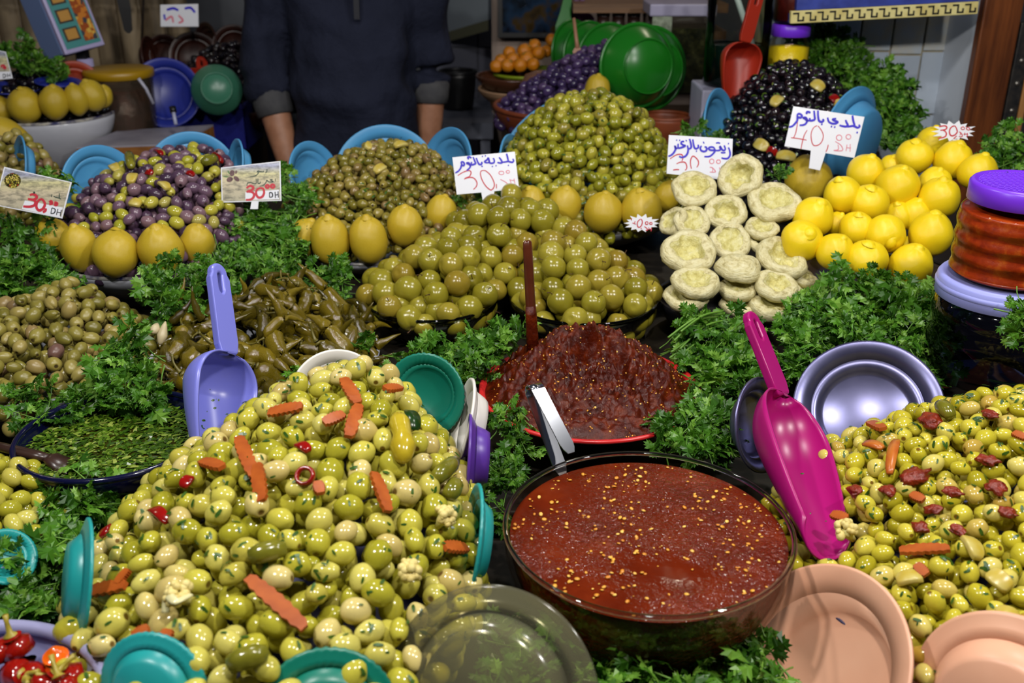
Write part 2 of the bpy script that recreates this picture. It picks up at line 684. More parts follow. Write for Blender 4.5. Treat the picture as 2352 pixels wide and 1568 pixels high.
# its sauce: a filled body with a faintly lumpy top
t = NT('chilli_sauce')
co = t.coord('Object')
n1 = t.noise(22, 5, co, 0.6)
n2 = t.noise(190, 2, co)
c = t.ramp(n1, [(0.3, srgb((80, 21, 3))), (0.55, srgb((95, 28, 5))), (0.75, srgb((112, 39, 10)))])
t.set(Base_Color=c, Roughness=0.14)
t.b.inputs['Specular IOR Level'].default_value = 0.42
ad = t.node('ShaderNodeMath', operation='ADD')
n3 = t.noise(7, 2, co)
mr = t.node('ShaderNodeMapRange')
t.link(n3, mr.inputs[0])
mr.inputs[1].default_value = 0.36
mr.inputs[2].default_value = 0.70
ml = t.node('ShaderNodeMath', operation='MULTIPLY')
t.link(n2, ml.inputs[0])
t.link(mr.outputs[0], ml.inputs[1])
t.bump(ml.outputs[0], 0.8, 0.010)
M_sauce = t.m
zs = H_ - 0.007
ri = R_ * (0.55 + 0.45 * math.sin(zs / H_ * math.pi / 2) ** 0.9) - 0.006
prof = [(R_ * (0.55 + 0.45 * math.sin(max(u, 0.04) * math.pi / 2) ** 0.9) - 0.006, max(zs * u, 0.007)) for u in [k / 14 for k in range(0, 15)]]
prof = [(0.0001, 0.007)] + prof
V, F = lathe(prof, 96)
m0 = len(prof)
# top surface as polar rings with slight relief
rings = 26
base = len(V)
for i in range(rings + 1):
    rr = ri * (1 - i / rings)
    for k in range(96):
        a = 2 * math.pi * k / 96
        x, y = rr * math.cos(a), rr * math.sin(a)
        nz = noise.noise(Vector((x * 30, y * 30, 1.3))) * 0.0016 * min(1, i / 4) + noise.noise(Vector((x * 90, y * 90, 4))) * 0.0007 * min(1, i / 4)
        V.append((x, y, zs + nz))
for i in range(rings):
    for k in range(96):
        k2 = (k + 1) % 96
        F.append((base + i * 96 + k, base + i * 96 + k2, base + (i + 1) * 96 + k2, base + (i + 1) * 96 + k))
sauce = tag(obj('chilli_sauce', mesh('sauce', V, F), M_sauce, loc=e.location), 'orange red liquid chilli sauce filling the large glass bowl', 'sauce', kind='stuff')
seed_v = spheroid(8, 5)
SEEDS = []
R = random.Random(5)
for i in range(400):
    a, rr = R.uniform(0, 2 * math.pi), ri * math.sqrt(R.random()) * 0.97
    x, y = rr * math.cos(a), rr * math.sin(a)
    if noise.noise(Vector((x * 18, y * 18, 9))) < -0.12 and R.random() < 0.75:
        continue
    s = R.choice((0.0007, 0.001, 0.0013, 0.0016, 0.002)) * R.uniform(.85, 1.2)
    SEEDS.append((0, Matrix.Translation(Vector(e.location) + Vector((x, y, zs + 0.0008))) @ Euler((R.uniform(-.4, .4), R.uniform(-.4, .4), R.uniform(0, 6))).to_matrix().to_4x4() @ Matrix.Diagonal((s * 1.25, s, s * 0.45, 1))))
M_seed = fruit_mat('chilli_seed', [(0, (196, 120, 24)), (0.5, (222, 160, 50)), (1, (232, 190, 90))], per='island', rough=0.3)
tag(obj('chilli_seeds', join_copies('seeds', [seed_v], SEEDS), M_seed), 'yellow chilli seeds floating in the red sauce of the glass bowl', 'seeds', kind='stuff')

# the red plate with its mound of chunky paste
PLC = at(1354, 895, 1.191)
M_redplastic = plain('red_plastic', (196, 38, 40), 0.3)
dish('red_plate', 'red plastic plate under the mound of dark chilli paste', 'plate', PLC, 0.147, 0.03, M_redplastic, base=0.55, curve=1.2, rim=0.0028)
t = NT('chilli_paste')
co = t.coord('Object')
n1 = t.noise(60, 6, co, 0.65)
n2 = t.noise(260, 4, co, 0.6)
t.set(Base_Color=t.ramp(n1, [(0.25, srgb((38, 8, 2))), (0.5, srgb((72, 19, 4))), (0.7, srgb((106, 38, 9)))]), Roughness=0.16)
t.b.inputs['Specular IOR Level'].default_value = 0.26
ad = t.node('ShaderNodeMath', operation='ADD')
t.link(n1, ad.inputs[0])
t.link(n2, ad.inputs[1])
t.bump(ad.outputs[0], 0.5, 0.003)
M_paste = t.m


def paste_h(x, y):
    """height of the paste above the plate's rim plane; x, y from the plate's centre"""
    # peak sits towards the back left
    px, py = -0.005, 0.062
    ang = math.atan2(y - py, x - px)
    # distance from the peak to the rim circle along that direction
    dx, dy = math.cos(ang), math.sin(ang)
    b = px * dx + py * dy
    q = -b + math.sqrt(max(b * b - (px * px + py * py - 0.141 ** 2), 0))
    rho = min(math.hypot(x - px, y - py) / q, 1)
    z = 0.068 * (1 - rho ** 1.7) - 0.004
    # the scooped-out hollow
    f = math.exp(-((x - 0.014) / 0.05) ** 4) * min(1, max(0, (0.046 - y) / 0.014)) * min(1, max(0, (y + 0.075) / 0.05))
    z -= (z - (0.014 - 0.12 * min(y, 0) * 0)) * 0.8 * f
    d = math.hypot((x - 0.03) / 1.1, (y + 0.04) / 0.7)
    z -= 0.012 * math.exp(-(d / 0.03) ** 2)
    k = min(1, (1 - rho) * 5)
    p = Vector((x, y, 0))
    z += k * (0.013 * noise.noise(p * 36) + 0.010 * noise.noise(p * 80 + Vector((3, 1, 7))) + 0.006 * noise.noise(p * 170) + 0.003 * noise.noise(p * 330))
    return z


V, F = [], []
NR, NA = 110, 220
for i in range(NR + 1):
    rr = 0.141 * (i / NR) + 1e-5
    for k in range(NA):
        a = 2 * math.pi * k / NA
        x, y = rr * math.cos(a), rr * math.sin(a)
        V.append((x, y, paste_h(x, y)))
for i in range(NR):
    for k in range(NA):
        k2 = (k + 1) % NA
        F.append((i * NA + k, (i + 1) * NA + k, (i + 1) * NA + k2, i * NA + k2))
tag(obj('chilli_paste', mesh('paste', V, F), M_paste, loc=PLC), 'dark red chunky chilli paste heaped on the red plate with a scooped hollow', 'paste', kind='stuff')
SEEDS = []
for i in range(420):
    a, rr = R.uniform(0, 2 * math.pi), 0.136 * math.sqrt(R.random())
    x, y = rr * math.cos(a), rr * math.sin(a)
    s = R.uniform(0.0008, 0.0015)
    SEEDS.append((0, Matrix.Translation(PLC + Vector((x, y, paste_h(x, y) + 0.0004))) @ Euler((R.uniform(-1, 1), R.uniform(-1, 1), R.uniform(0, 6))).to_matrix().to_4x4() @ Matrix.Diagonal((s * 1.25, s, s * 0.5, 1))))
tag(obj('paste_seeds', join_copies('seeds', [seed_v], SEEDS), M_seed), 'yellow chilli seeds sprinkled through the dark red paste on the plate', 'seeds', kind='stuff')

# navy enamel bowl with herb sauce
NVC = at(264, 998, 1.01)
M_navy = plain('navy_enamel', (10, 12, 46), 0.15, 0.6)
M_navywhite = plain('white_enamel', (196, 198, 206), 0.2, c2=(180, 182, 192), nscale=10)
dish('navy_enamel_bowl', 'dark navy enamel bowl holding chopped green herb sauce', 'bowl', NVC, 0.109, 0.06, M_navy, base=0.6, rim=0.0035)
t = NT('herb_oil')
t.set(Base_Color=t.ramp(t.noise(30, 4, t.coord('Object')), [(0.35, srgb((28, 34, 6))), (0.65, srgb((58, 54, 10)))]), Roughness=0.12)
ho = tag(obj('herb_sauce', mesh('herb', *lathe([(0.0001, 0.004), (0.03, 0.003), (0.07, 0.001), (0.1005, -0.0005), (0.098, -0.012), (0.0001, -0.03)], 64)), t.m, loc=NVC - Vector((0, 0, 0.012))), 'oily dark green herb sauce in the navy enamel bowl', 'sauce', kind='stuff')
flake = ([(-1, -.35, 0), (0, -.5, .12), (1, -.2, 0), (.8, .4, .05), (-.2, .5, .15), (-.9, .3, 0)], [(0, 1, 4, 5), (1, 2, 3, 4)])
IT = []
for i in range(2800):
    a, rr = R.uniform(0, 2 * math.pi), 0.0985 * math.sqrt(R.random())
    x, y = rr * math.cos(a), rr * math.sin(a)
    s = R.uniform(0.0016, 0.0046)
    IT.append((0, Matrix.Translation(NVC + Vector((x, y, -0.0085 - 0.02 * rr * rr / 0.01 * 0.1 + R.uniform(-.001, .0015)))) @ Euler((R.uniform(-.3, .3), R.uniform(-.3, .3), 0.5 + R.gauss(0, 0.8))).to_matrix().to_4x4() @ Matrix.Diagonal((s * 1.3, s, s, 1))))
M_flake = fruit_mat('chopped_herb', [(0, (34, 58, 10)), (0.45, (60, 92, 18)), (0.8, (92, 120, 30)), (1, (144, 158, 72))], per='island', rough=0.25)
tag(obj('chopped_herbs', join_copies('flakes', [flake], IT, smooth=False), M_flake), 'chopped parsley floating on the herb sauce in the navy bowl', 'herbs', kind='stuff')

# basins and dishes under the heaps
M_metal = plain('lavender_steel', (112, 112, 150), 0.32, 0.6, c2=(84, 84, 116), nscale=12, Metallic=0.75)
M_ename = plain('white_enamel_dish', (188, 190, 198), 0.25, c2=(170, 172, 184), nscale=9)
M_navyrim = plain('chipped_navy_rim', (26, 28, 84), 0.2, c2=(190, 186, 170), nscale=42)
dish('steel_basin', 'wide steel basin carrying the big green olive heap in front', 'basin', (-0.215, 0.80, 0.965), 0.180, 0.10, M_metal, base=0.6, scale=(1, 1.33, 1))
dish('steel_bowl', 'wide lavender grey steel bowl around the spiced olive heap', 'bowl', (0.505, 0.845, 0.945), 0.232, 0.083, M_metal, base=0.55, scale=(0.98, 1.0, 1), rim=0.002)
dish('enamel_tray', 'enamel tray under the cracked tan olives at left', 'tray', (-0.665, 1.27, 0.975), 0.165, 0.05, M_ename, base=0.7)
dish('pepper_tray', 'enamel tray under the pickled green chillies', 'tray', (-0.355, 1.30, 0.965), 0.165, 0.05, M_ename, base=0.7)
dish('enamel_dish', 'white enamel dish with chipped navy rim under the purple olives', 'dish', (-0.62, 1.635, 1.012), 0.158, 0.055, M_ename, base=0.6, rim=0.0032, rim_mat=M_navyrim)
dish('enamel_dish', 'white enamel dish with navy rim under the brownish olives', 'dish', (-0.25, 1.775, 0.992), 0.170, 0.04, M_ename, base=0.6, rim=0.0032, rim_mat=M_navyrim)
dish('enamel_dish', 'enamel dish hidden under the central tall green olive heap', 'dish', (0.14, 1.90, 1.01), 0.18, 0.05, M_ename, base=0.6, rim=0.003, rim_mat=M_navyrim)
dish('enamel_dish', 'enamel dish hidden under the shiny black olives', 'dish', (0.60, 2.13, 1.05), 0.16, 0.09, M_ename, base=0.6, rim=0.003, rim_mat=M_navyrim)
dish('glass_bowl', 'left of the two clear glass bowls of pickled green plums', 'bowl', (-0.128, 1.475, 0.985), 0.106, 0.058, M_clear_dk, base=0.6, t=0.003, rim=0.0022, rim_mat=glass_mat('dark_rim_glass', (150, 156, 150), 0.02))
dish('glass_bowl', 'right of the two clear glass bowls of pickled green plums', 'bowl', (0.113, 1.475, 0.985), 0.118, 0.058, M_clear_dk, base=0.6, t=0.003, rim=0.0022, rim_mat=MATS['dark_rim_glass'])
M_blackrim = plain('black_enamel', (22, 22, 26), 0.25)
dish('lemon_plate', 'dark rimmed enamel plate under the pyramid of bright lemons', 'plate', (0.595, 1.53, 1.005), 0.128, 0.022, plain('brown_enamel', (60, 48, 40), 0.3), base=0.7, rim=0.003, rim_mat=M_blackrim)
dish('artichoke_tray', 'black tray under the stacked artichoke hearts', 'tray', (0.335, 1.50, 0.975), 0.105, 0.04, M_blackrim, base=0.75)
dish('olive_bowl', 'pale blue enamel bowl of green olives at the left edge', 'bowl', (-0.585, 0.875, 0.965), 0.125, 0.08, plain('pale_blue_enamel', (140, 160, 190), 0.25), base=0.6, rim=0.002)

# bottom left: lavender bowl of red chillies
CB = Vector((-0.43, 0.56, 0.985))
M_lav = plain('lavender_plastic', (150, 150, 186), 0.3, c2=(140, 140, 178), nscale=20)
e = dish('lavender_bowl', 'lavender plastic bowl of pickled red chillies in the bottom left corner', 'bowl', CB, 0.124, 0.09, M_lav, base=0.55, rim=0.006)

# ------------------------------------------------------------------ plates stuck upright around the heaps
M_blue = plain('sky_blue_plastic', (76, 146, 192), 0.36, 0.4, c2=(70, 138, 186), nscale=14)
M_teal = plain('teal_plastic', (32, 150, 148), 0.35, 0.5, c2=(30, 140, 140), nscale=14)
M_teal_dk = plain('dark_teal_plastic', (12, 110, 92), 0.35)
M_whitep = plain('white_plastic', (214, 210, 204), 0.35)
M_purple = plain('purple_plastic', (84, 48, 146), 0.35)
M_frost = clear_mat('frosted_plastic', (232, 229, 204), 1.0, 0.15, body=0.09, body_c=(214, 210, 170))
M_peach = plain('peach_plastic', (222, 172, 142), 0.38, 0.4, c2=(214, 160, 130), nscale=10)
GR_UP = 'plates stuck upright around the heaps'


def plate_profile(R, d=0.022, t=0.003, rim=0.0026):
    p = [(0.0001, 0), (R * 0.62, 0), (R * 0.68, 0.004), (R * 0.78, d * 0.72), (R * 0.9, d * 0.85), (R, d)]
    p += [(R + rim, d + 0.0005), (R + rim, d + t), (R, d + t + 0.0006)]
    p += [(R * 0.9, d * 0.85 + t), (R * 0.77, d * 0.72 + t), (R * 0.66, 0.004 + t), (R * 0.6, t), (0.0001, t)]
    return p


def upright(label, centre, R, face, mat, name='plate', scallop=None, d=None, ring=None):
    """a plate whose open side looks along face, its centre at centre"""
    d = d or (0.013 if scallop else 0.020)
    M = basis(face, loc=centre)
    e = thing(name, label, 'plate', group=GR_UP)
    e.matrix_world = M
    p = plate_profile(R, d)
    k = 7
    n = 96
    body = [q for q in p]
    obj('well', mesh('well', *lathe([p[0], p[1], p[2], p[3], p[10], p[11], p[12], p[13]], n)), mat, e)
    obj('rim', mesh('rim', *lathe(p[3:11], n, closed=True, scallop=scallop)), mat, e)
    return e


def toward(p, up=0.3, side=0.0):
    """direction from a place to the viewer, lifted by up, turned by side"""
    v = Vector((0, 0, CAMZ)) - Vector(p)
    v.z = 0
    v.normalize()
    v = Matrix.Rotation(side, 3, 'Z') @ v
    v.z = up
    return v.normalized()


def up_at(label, px, py, Y, Rpx, mat, up=0.4, side=0.0, **kw):
    c = at(px, py, Y)
    return upright(label, c, Rpx * mpp(c), toward(c, up, side), mat, **kw)


# sky blue ones
up_at('sky blue plate standing behind the middle of the brownish olives', 888, 410, 1.965, 116, M_blue, 0.35, 0)
up_at('sky blue plate standing at the left of the brownish olives', 708, 412, 1.93, 80, M_blue, 0.35, 0.85)
up_at('sky blue plate standing at the right of the brownish olives', 1040, 400, 1.95, 100, M_blue, 0.35, -1.0)
up_at('sky blue plate standing behind the purple olives', 445, 410, 1.83, 100, M_blue, 0.35, -0.1)
up_at('sky blue plate at the back left of the purple olives beside parsley', 225, 436, 1.78, 95, M_blue, 0.3, 0.5)
up_at('sky blue plate seen nearly edge on at the right of the purple olives', 566, 392, 1.80, 66, M_blue, 0.25, -1.35)
up_at('sky blue plate seen from behind beside the far left olives', 72, 392, 1.86, 74, M_blue, 0.25, -1.42)
up_at('large sky blue plate behind the tall central heap of herbed olives', 1338, 425, 2.06, 196, M_blue, 0.25, 0.0, d=0.03)
up_at('sky blue plate leaning at the left side of the tall central olives', 1158, 405, 1.92, 90, M_blue, 0.2, 1.25)
up_at('large sky blue plate leaning at the right of the black olives', 1984, 335, 1.97, 122, M_blue, 0.12, -2.05, d=0.04)
up_at('sky blue plate at the left of the black olives behind parsley', 1632, 300, 2.08, 90, M_blue, 0.2, 1.2)
# teal scalloped ones round the front heap
SCAL = (44, 0.012, 0.02)
up_at('teal scalloped plate standing at the left end of the front olive heap', 150, 1330, 0.705, 132, M_teal, -0.28, 1.5, scallop=SCAL)
up_at('teal scalloped plate leaning at the bottom left of the front olive heap', 330, 1600, 0.585, 128, M_teal, -0.3, 2.5, scallop=SCAL)
up_at('dark teal scalloped plate seen from outside at the bottom of the front heap', 750, 1662, 0.58, 156, M_teal_dk, -0.3, 3.05, scallop=SCAL)
up_at('teal scalloped plate standing between the front heap and the sauce bowl', 1118, 1245, 0.79, 124, M_teal, 0.2, -1.5, scallop=SCAL)
up_at('teal scalloped plate lying under the parsley at the left edge', 5, 1290, 0.80, 60, M_teal, 0.9, 0.5, scallop=SCAL)
up_at('dark green scalloped plate behind the top of the front olive heap', 985, 905, 1.045, 92, M_teal_dk, 0.35, -0.4, scallop=SCAL)
up_at('white plate standing behind the front heap below the green chillies', 768, 912, 1.075, 104, M_whitep, 0.45, 0.2)
up_at('white plate seen edge on at the right of the front heap', 1104, 980, 0.985, 100, M_whitep, 0.3, -1.5)
up_at('purple plate seen edge on at the right of the front heap', 1122, 1050, 0.93, 92, M_purple, 0.08, -1.56)
up_at('frosted clear plate leaning in front of the lower right of the heap', 1105, 1618, 0.60, 258, M_frost, -0.62, 2.75)
# steel and peach ones round the right heap
up_at('steel plate standing behind the spiced olives below drooping parsley', 1990, 955, 1.115, 158, M_metal, 0.95, 0.0, d=0.03)
up_at('steel plate standing at the left of the spiced olives behind the magenta scoop', 1712, 975, 1.05, 104, M_metal, 0.35, 1.1)
up_at('large peach plastic plate leaning between sauce bowl and spiced olives', 1915, 1565, 0.70, 240, M_peach, 0.85, -0.85, d=0.035)
up_at('peach plastic plate at the lower right corner in front of the spiced olives', 2290, 1660, 0.60, 225, M_peach, -0.2, 2.9, d=0.03)
# ------------------------------------------------------------------ heaps of fruit
class Cone:
    def __init__(self, cx, cy, rx, ry, ze, zp, px, py, pw=1.3):
        self.a = (cx, cy, rx, ry, ze, zp, px, py, pw)

    def rho(self, x, y):
        cx, cy, rx, ry, ze, zp, px, py, pw = self.a
        X, Y = (x - cx) / rx, (y - cy) / ry
        PX, PY = (px - cx) / rx, (py - cy) / ry
        dx, dy = X - PX, Y - PY
        L = math.hypot(dx, dy)
        if L < 1e-6:
            return 0.0
        ux, uy = dx / L, dy / L
        b = PX * ux + PY * uy
        q = -b + math.sqrt(max(b * b - (PX * PX + PY * PY - 1), 1e-9))
        return L / q

    def h(self, x, y):
        r = self.rho(x, y)
        if r > 1:
            return None
        return self.a[4] + (self.a[5] - self.a[4]) * (1 - r ** self.a[8])


class Heap:
    def __init__(self, *cones):
        self.c = cones

    def h(self, x, y):
        z = [v for v in (c.h(x, y) for c in self.c) if v is not None]
        return max(z) if z else None

    def box(self):
        return (min(c.a[0] - c.a[2] for c in self.c), max(c.a[0] + c.a[2] for c in self.c), min(c.a[1] - c.a[3] for c in self.c), max(c.a[1] + c.a[3] for c in self.c))

    def normal(self, x, y, e=0.006):
        z = self.h(x, y)
        if z is None:
            return Vector((0, 0, 1))
        g = []
        for dx, dy in ((e, 0), (0, e)):
            a, b = self.h(x + dx, y + dy), self.h(x - dx, y - dy)
            g.append(((a if a is not None else z) - (b if b is not None else z)) / (2 * e))
        return Vector((-g[0], -g[1], 1)).normalized()

    def seen(self, p):
        """is the surface point in view, not hidden behind the heap itself"""
        o = Vector((0, 0, CAMZ))
        d = o - p
        d.normalize()
        for k in range(1, 12):
            q = p + d * (0.012 + 0.018 * k)
            z = self.h(q.x, q.y)
            if z is not None and z > q.z + 0.012:
                return False
        return True

    def on_ray(self, px, py, lift=0.0):
        r = ray(px, py)
        o = Vector((0, 0, CAMZ))
        t = 0.45
        while t < 3.2:
            q = o + r * t
            z = self.h(q.x, q.y)
            if z is not None and q.z <= z + lift:
                return q
            t += 0.002
        return None


def pack(heap, d, seed, k=0.86, jit=0.18, clear=(), layers=1, inframe=True, spread=1.0, iters=14):
    """positions of fruit of size d lying on a heap, nudged apart; the far side is left out"""
    R = random.Random(seed)
    x0, x1, y0, y1 = heap.box()
    cell = d * k
    grid = {}
    pts = []
    tries = int((x1 - x0) * (y1 - y0) / (d * d) * 32)
    for _ in range(tries):
        x, y = R.uniform(x0, x1), R.uniform(y0, y1)
        z = heap.h(x, y)
        if z is None:
            continue
        p = Vector((x, y, z))
        key = (int(x // cell), int(y // cell), int(z // cell))
        ok = True
        for a in (-1, 0, 1):
            for b in (-1, 0, 1):
                for c in (-1, 0, 1):
                    for q in grid.get((key[0] + a, key[1] + b, key[2] + c), ()):
                        if (q - p).length < cell:
                            ok = False
        if not ok or any((Vector(c[0]) - p).length < c[1] for c in clear):
            continue
        if not heap.seen(p):
            continue
        if inframe:
            dd = depth(p)
            u = 1176 + FPX * p.x / dd
            v = 784 + FPX * (-(p.z - CAMZ) * CP - p.y * SP) / dd
            if u < -420 or u > 2780 or v > 1760 or v < -60:
                continue
        grid.setdefault(key, []).append(p)
        pts.append(p)
    A = np.array([tuple(p + Vector((0, 0, R.uniform(-jit, jit) * d))) for p in pts])
    Z0 = A[:, 2].copy()
    for _ in range(iters):
        D = A[:, None, :] - A[None, :, :]
        L = np.sqrt((D ** 2).sum(-1)) + np.eye(len(A)) * 9
        ov = np.clip(d * 0.93 - L, 0, None)
        push = (D / L[..., None] * ov[..., None] * 0.28).sum(1)
        A += push
        A[:, 2] += (Z0 - A[:, 2]) * 0.12
    return [Vector(a) for a in A]


def fruit_orient(R, n, flatness=0.75):
    v = rnd_unit(R)
    t = (v - n * v.dot(n) * flatness)
    return t.normalized() if t.length > .05 else v


def olive_mesh(seed, elong=1.28, taper=0.08, lump=0.03, crack=0, dimple=0.0, nu=18, nv=12, half=None):
    """an olive about 1 unit long, long axis z"""
    R = random.Random(seed)
    off = Vector((R.uniform(0, 50), R.uniform(0, 50), R.uniform(0, 50)))
    ph0 = [R.uniform(0, 6.28) for _ in range(max(crack, 1))]

    def f(th, ph):
        r = 1.0
        p = Vector((math.sin(th) * math.cos(ph), math.sin(th) * math.sin(ph), math.cos(th)))
        r += lump * noise.noise(p * 1.4 + off) * 2
        r += taper * math.cos(th)
        if dimple and th < 0.45:
            r -= dimple * (1 - th / 0.45) ** 2
        for q in range(crack):
            dph = (ph - ph0[q] + math.pi) % (2 * math.pi) - math.pi
            r -= 0.15 * math.exp(-(dph * math.sin(th) / 0.13) ** 2) * (1 if th < 2.4 else 0.3)
        return r
    V, F = spheroid(nu, nv, f)
    V = [(v[0] * 0.5 / elong, v[1] * 0.5 / elong, v[2] * 0.5) for v in V]
    return V, F


def pix(p):
    dd = depth(p)
    return 1176 + FPX * p[0] / dd, 784 + FPX * (-(p[2] - CAMZ) * CP - p[1] * SP) / dd


def area_namer(pts):
    U = sorted(pix(p)[0] for p in pts)
    V = sorted(pix(p)[1] for p in pts)
    ul, vl = (U[len(U) // 3], U[2 * len(U) // 3]), (V[len(V) // 3], V[2 * len(V) // 3])

    def area(p):
        u, v = pix(p)
        a = 'upper' if v < vl[0] else 'middle' if v < vl[1] else 'lower'
        b = 'left' if u < ul[0] else 'centre' if u < ul[1] else 'right'
        return a + ' ' + b
    return area


def scatter(name, heap, size, seed, mats, stuff_mat, meshes, labels, group, cat='olive', clear=(), most=298, k=0.92, jit=0.22, vary=0.12, stuff_name=None, stuff_label=None, under=True, flat=0.75, elong=1.28, place='the heap', shades=True):
    """the top fruit of a heap as single things, what is past the limit and the layer below as one mass"""
    R = random.Random(seed + 77)
    pts = pack(heap, size * (1 + 1 / elong * 2) / 3, seed, k=k, jit=jit, clear=clear)
    pts.sort(key=lambda p: depth(p))
    mes = []
    for i, m in enumerate(meshes):
        for j, mt in enumerate(mats):
            me = mesh(name, *m)
            me.materials.append(mt)
            mes.append((j, me))
    out = []
    items = []
    area = area_namer([p for p in pts if -12 < pix(p)[0] < 2364 and pix(p)[1] < 1582][:most] or pts)
    for i, p in enumerate(pts):
        n = heap.normal(p.x, p.y) if heap.h(p.x, p.y) is not None else Vector((0, 0, 1))
        s = size * (1 + R.uniform(-vary, vary))
        M = basis(fruit_orient(R, n, flat), rnd_unit(R), p, s)
        u_, v_ = pix(p)
        if len(out) < most and -12 < u_ < 2364 and v_ < 1582:
            j, me = mes[R.randrange(len(mes))] if len(mats) == 1 else R.choice([q for q in mes if q[0] == pick(R, mats)])
            o = bpy.data.objects.new(name, me)
            o.matrix_world = M
            tone = R.random()
            o.color = (tone, R.random(), 0, 1)
            COL.objects.link(o)
            sh = '' if not shades else 'dark ' if tone < 0.3 else 'light ' if 0.6 < tone < 0.95 else ''
            big = 'plump ' if s > size * 1.05 else 'small ' if s < size * 0.95 else ''
            tag(o, '%s%s%s in the %s of %s' % (big, sh, labels[j % len(labels)], area(p), place), cat, group)
            out.append((o, p, n, s))
        else:
            items.append((R.randrange(len(meshes)), M))
    if under:
        for lv, (dz, kk) in enumerate(((0.72, 0.86), (1.35, 0.86))):
            lo = Heap(*[Cone(*(c.a[:4] + (c.a[4] - size * dz, c.a[5] - size * dz) + c.a[6:])) for c in heap.c])
            for p in pack(lo, size * 0.86, seed + 1 + lv, k=kk, jit=0.1, iters=2, clear=clear):
                items.append((R.randrange(len(meshes)), basis(rnd_unit(R), rnd_unit(R), p, size)))
    if items:
        low = [(v, f) for v, f in meshes]
        o = obj(stuff_name or name + '_mass', join_copies(name + '_mass', low, items), stuff_mat)
        tag(o, stuff_label or 'the rest of the heap below the top layer', cat, kind='stuff')
    return out


WEIGHTS = {}


def pick(R, mats):
    w = WEIGHTS.get(id(mats))
    if not w:
        return R.randrange(len(mats))
    return R.choices(range(len(mats)), w)[0]


GREEN = [(0, (146, 142, 34)), (0.3, (170, 164, 50)), (0.6, (186, 178, 68)), (0.85, (200, 191, 100)), (1, (176, 166, 66))]
PALE = [(0, (196, 180, 104)), (0.5, (208, 192, 124)), (1, (184, 164, 96))]
M_ol_green = fruit_mat('green_olive_skin', GREEN, flecks=0.68, fl_scale=130, tip=(96, 74, 22), rough=0.15)
M_ol_pale = fruit_mat('pale_olive_skin', PALE, flecks=0.70, fl_scale=130, tip=(110, 84, 40), rough=0.15)
M_ol_green_s = fruit_mat('green_olive_mass_skin', GREEN + [], per='island', rough=0.16)
OL_A = [olive_mesh(s, 1.25, 0.05, 0.03, 0, 0.16) for s in (1, 2)] + [olive_mesh(3, 1.35, 0.12, 0.03, 0, 0.0), olive_mesh(4, 1.15, 0.03, 0.04, 0, 0.2), olive_mesh(5, 1.45, 0.05, 0.03, 0, 0.1)]

# --- big mixed heap in front
H_FRONT = Heap(Cone(-0.215, 0.80, 0.185, 0.272, 0.985, 1.098, -0.155, 0.965, 1.75))
mats = [M_ol_green, M_ol_pale]
WEIGHTS[id(mats)] = (74, 26)


def on(h, px, py, lift=0.0):
    p = h.on_ray(px, py, lift)
    return p


CLEAR_F = []
EXTRA_F = []
for (kind, x0, y0, x1, y1) in (
        ('carrot', 790, 885, 822, 940), ('carrot', 822, 945, 800, 1015), ('carrot', 552, 1020, 585, 1105), ('carrot', 600, 1080, 612, 1160),
        ('carrot', 850, 1100, 880, 1185), ('carrot', 575, 1340, 700, 1450), ('carrot', 625, 960, 700, 945), ('carrot', 470, 1075, 515, 1090),
        ('carrot', 200, 1375, 300, 1355), ('carrot', 285, 1350, 305, 1325), ('carrot', 1010, 1270, 1060, 1272), ('carrot', 730, 1125, 735, 1145), ('carrot', 745, 985, 790, 965),
        ('carrot', 1075, 960, 1110, 965), ('carrot', 1080, 1000, 1100, 1020), ('carrot', 370, 1510, 400, 1460), ('carrot', 320, 1470, 350, 1455), ('carrot', 880, 910, 915, 905),
        ('redpep', 680, 1030, 710, 1045), ('redpep', 345, 1175, 385, 1200), ('redpep', 245, 1240, 262, 1215), ('redpep', 425, 1125, 440, 1105), ('redring', 690, 1098, 722, 1100),
        ('gherkin', 915, 900, 960, 870), ('chili', 905, 980, 915, 1075), ('gherkin', 985, 1110, 1030, 1070), ('gherkin', 1015, 1150, 1030, 1120), ('gherkin', 600, 1290, 640, 1280), ('gherkin', 560, 1530, 590, 1520),
        ('cauli', 1000, 1200, 1010, 1200), ('cauli', 925, 1325, 930, 1325), ('cauli', 400, 1370, 440, 1390), ('leaf', 935, 960, 945, 1000), ('onion', 390, 1420, 450, 1390)):
    a, b = on(H_FRONT, x0, y0, 0.006), on(H_FRONT, x1, y1, 0.006)
    if a is None or b is None:
        continue
    EXTRA_F.append((kind, a, b))
    m_ = (a + b) / 2
    if kind in ('chili', 'cauli'):
        CLEAR_F.append((m_, 0.013))
F_OBJ = scatter('green_olive', H_FRONT, 0.0265, 11, mats, M_ol_green_s, OL_A,
                ['yellow green olive', 'cream coloured olive'], place='the big front heap', group=
                'olives of the big mixed heap in front', clear=CLEAR_F, stuff_label='green olives further back and lower in the big front heap', stuff_name='green_olive_mass')

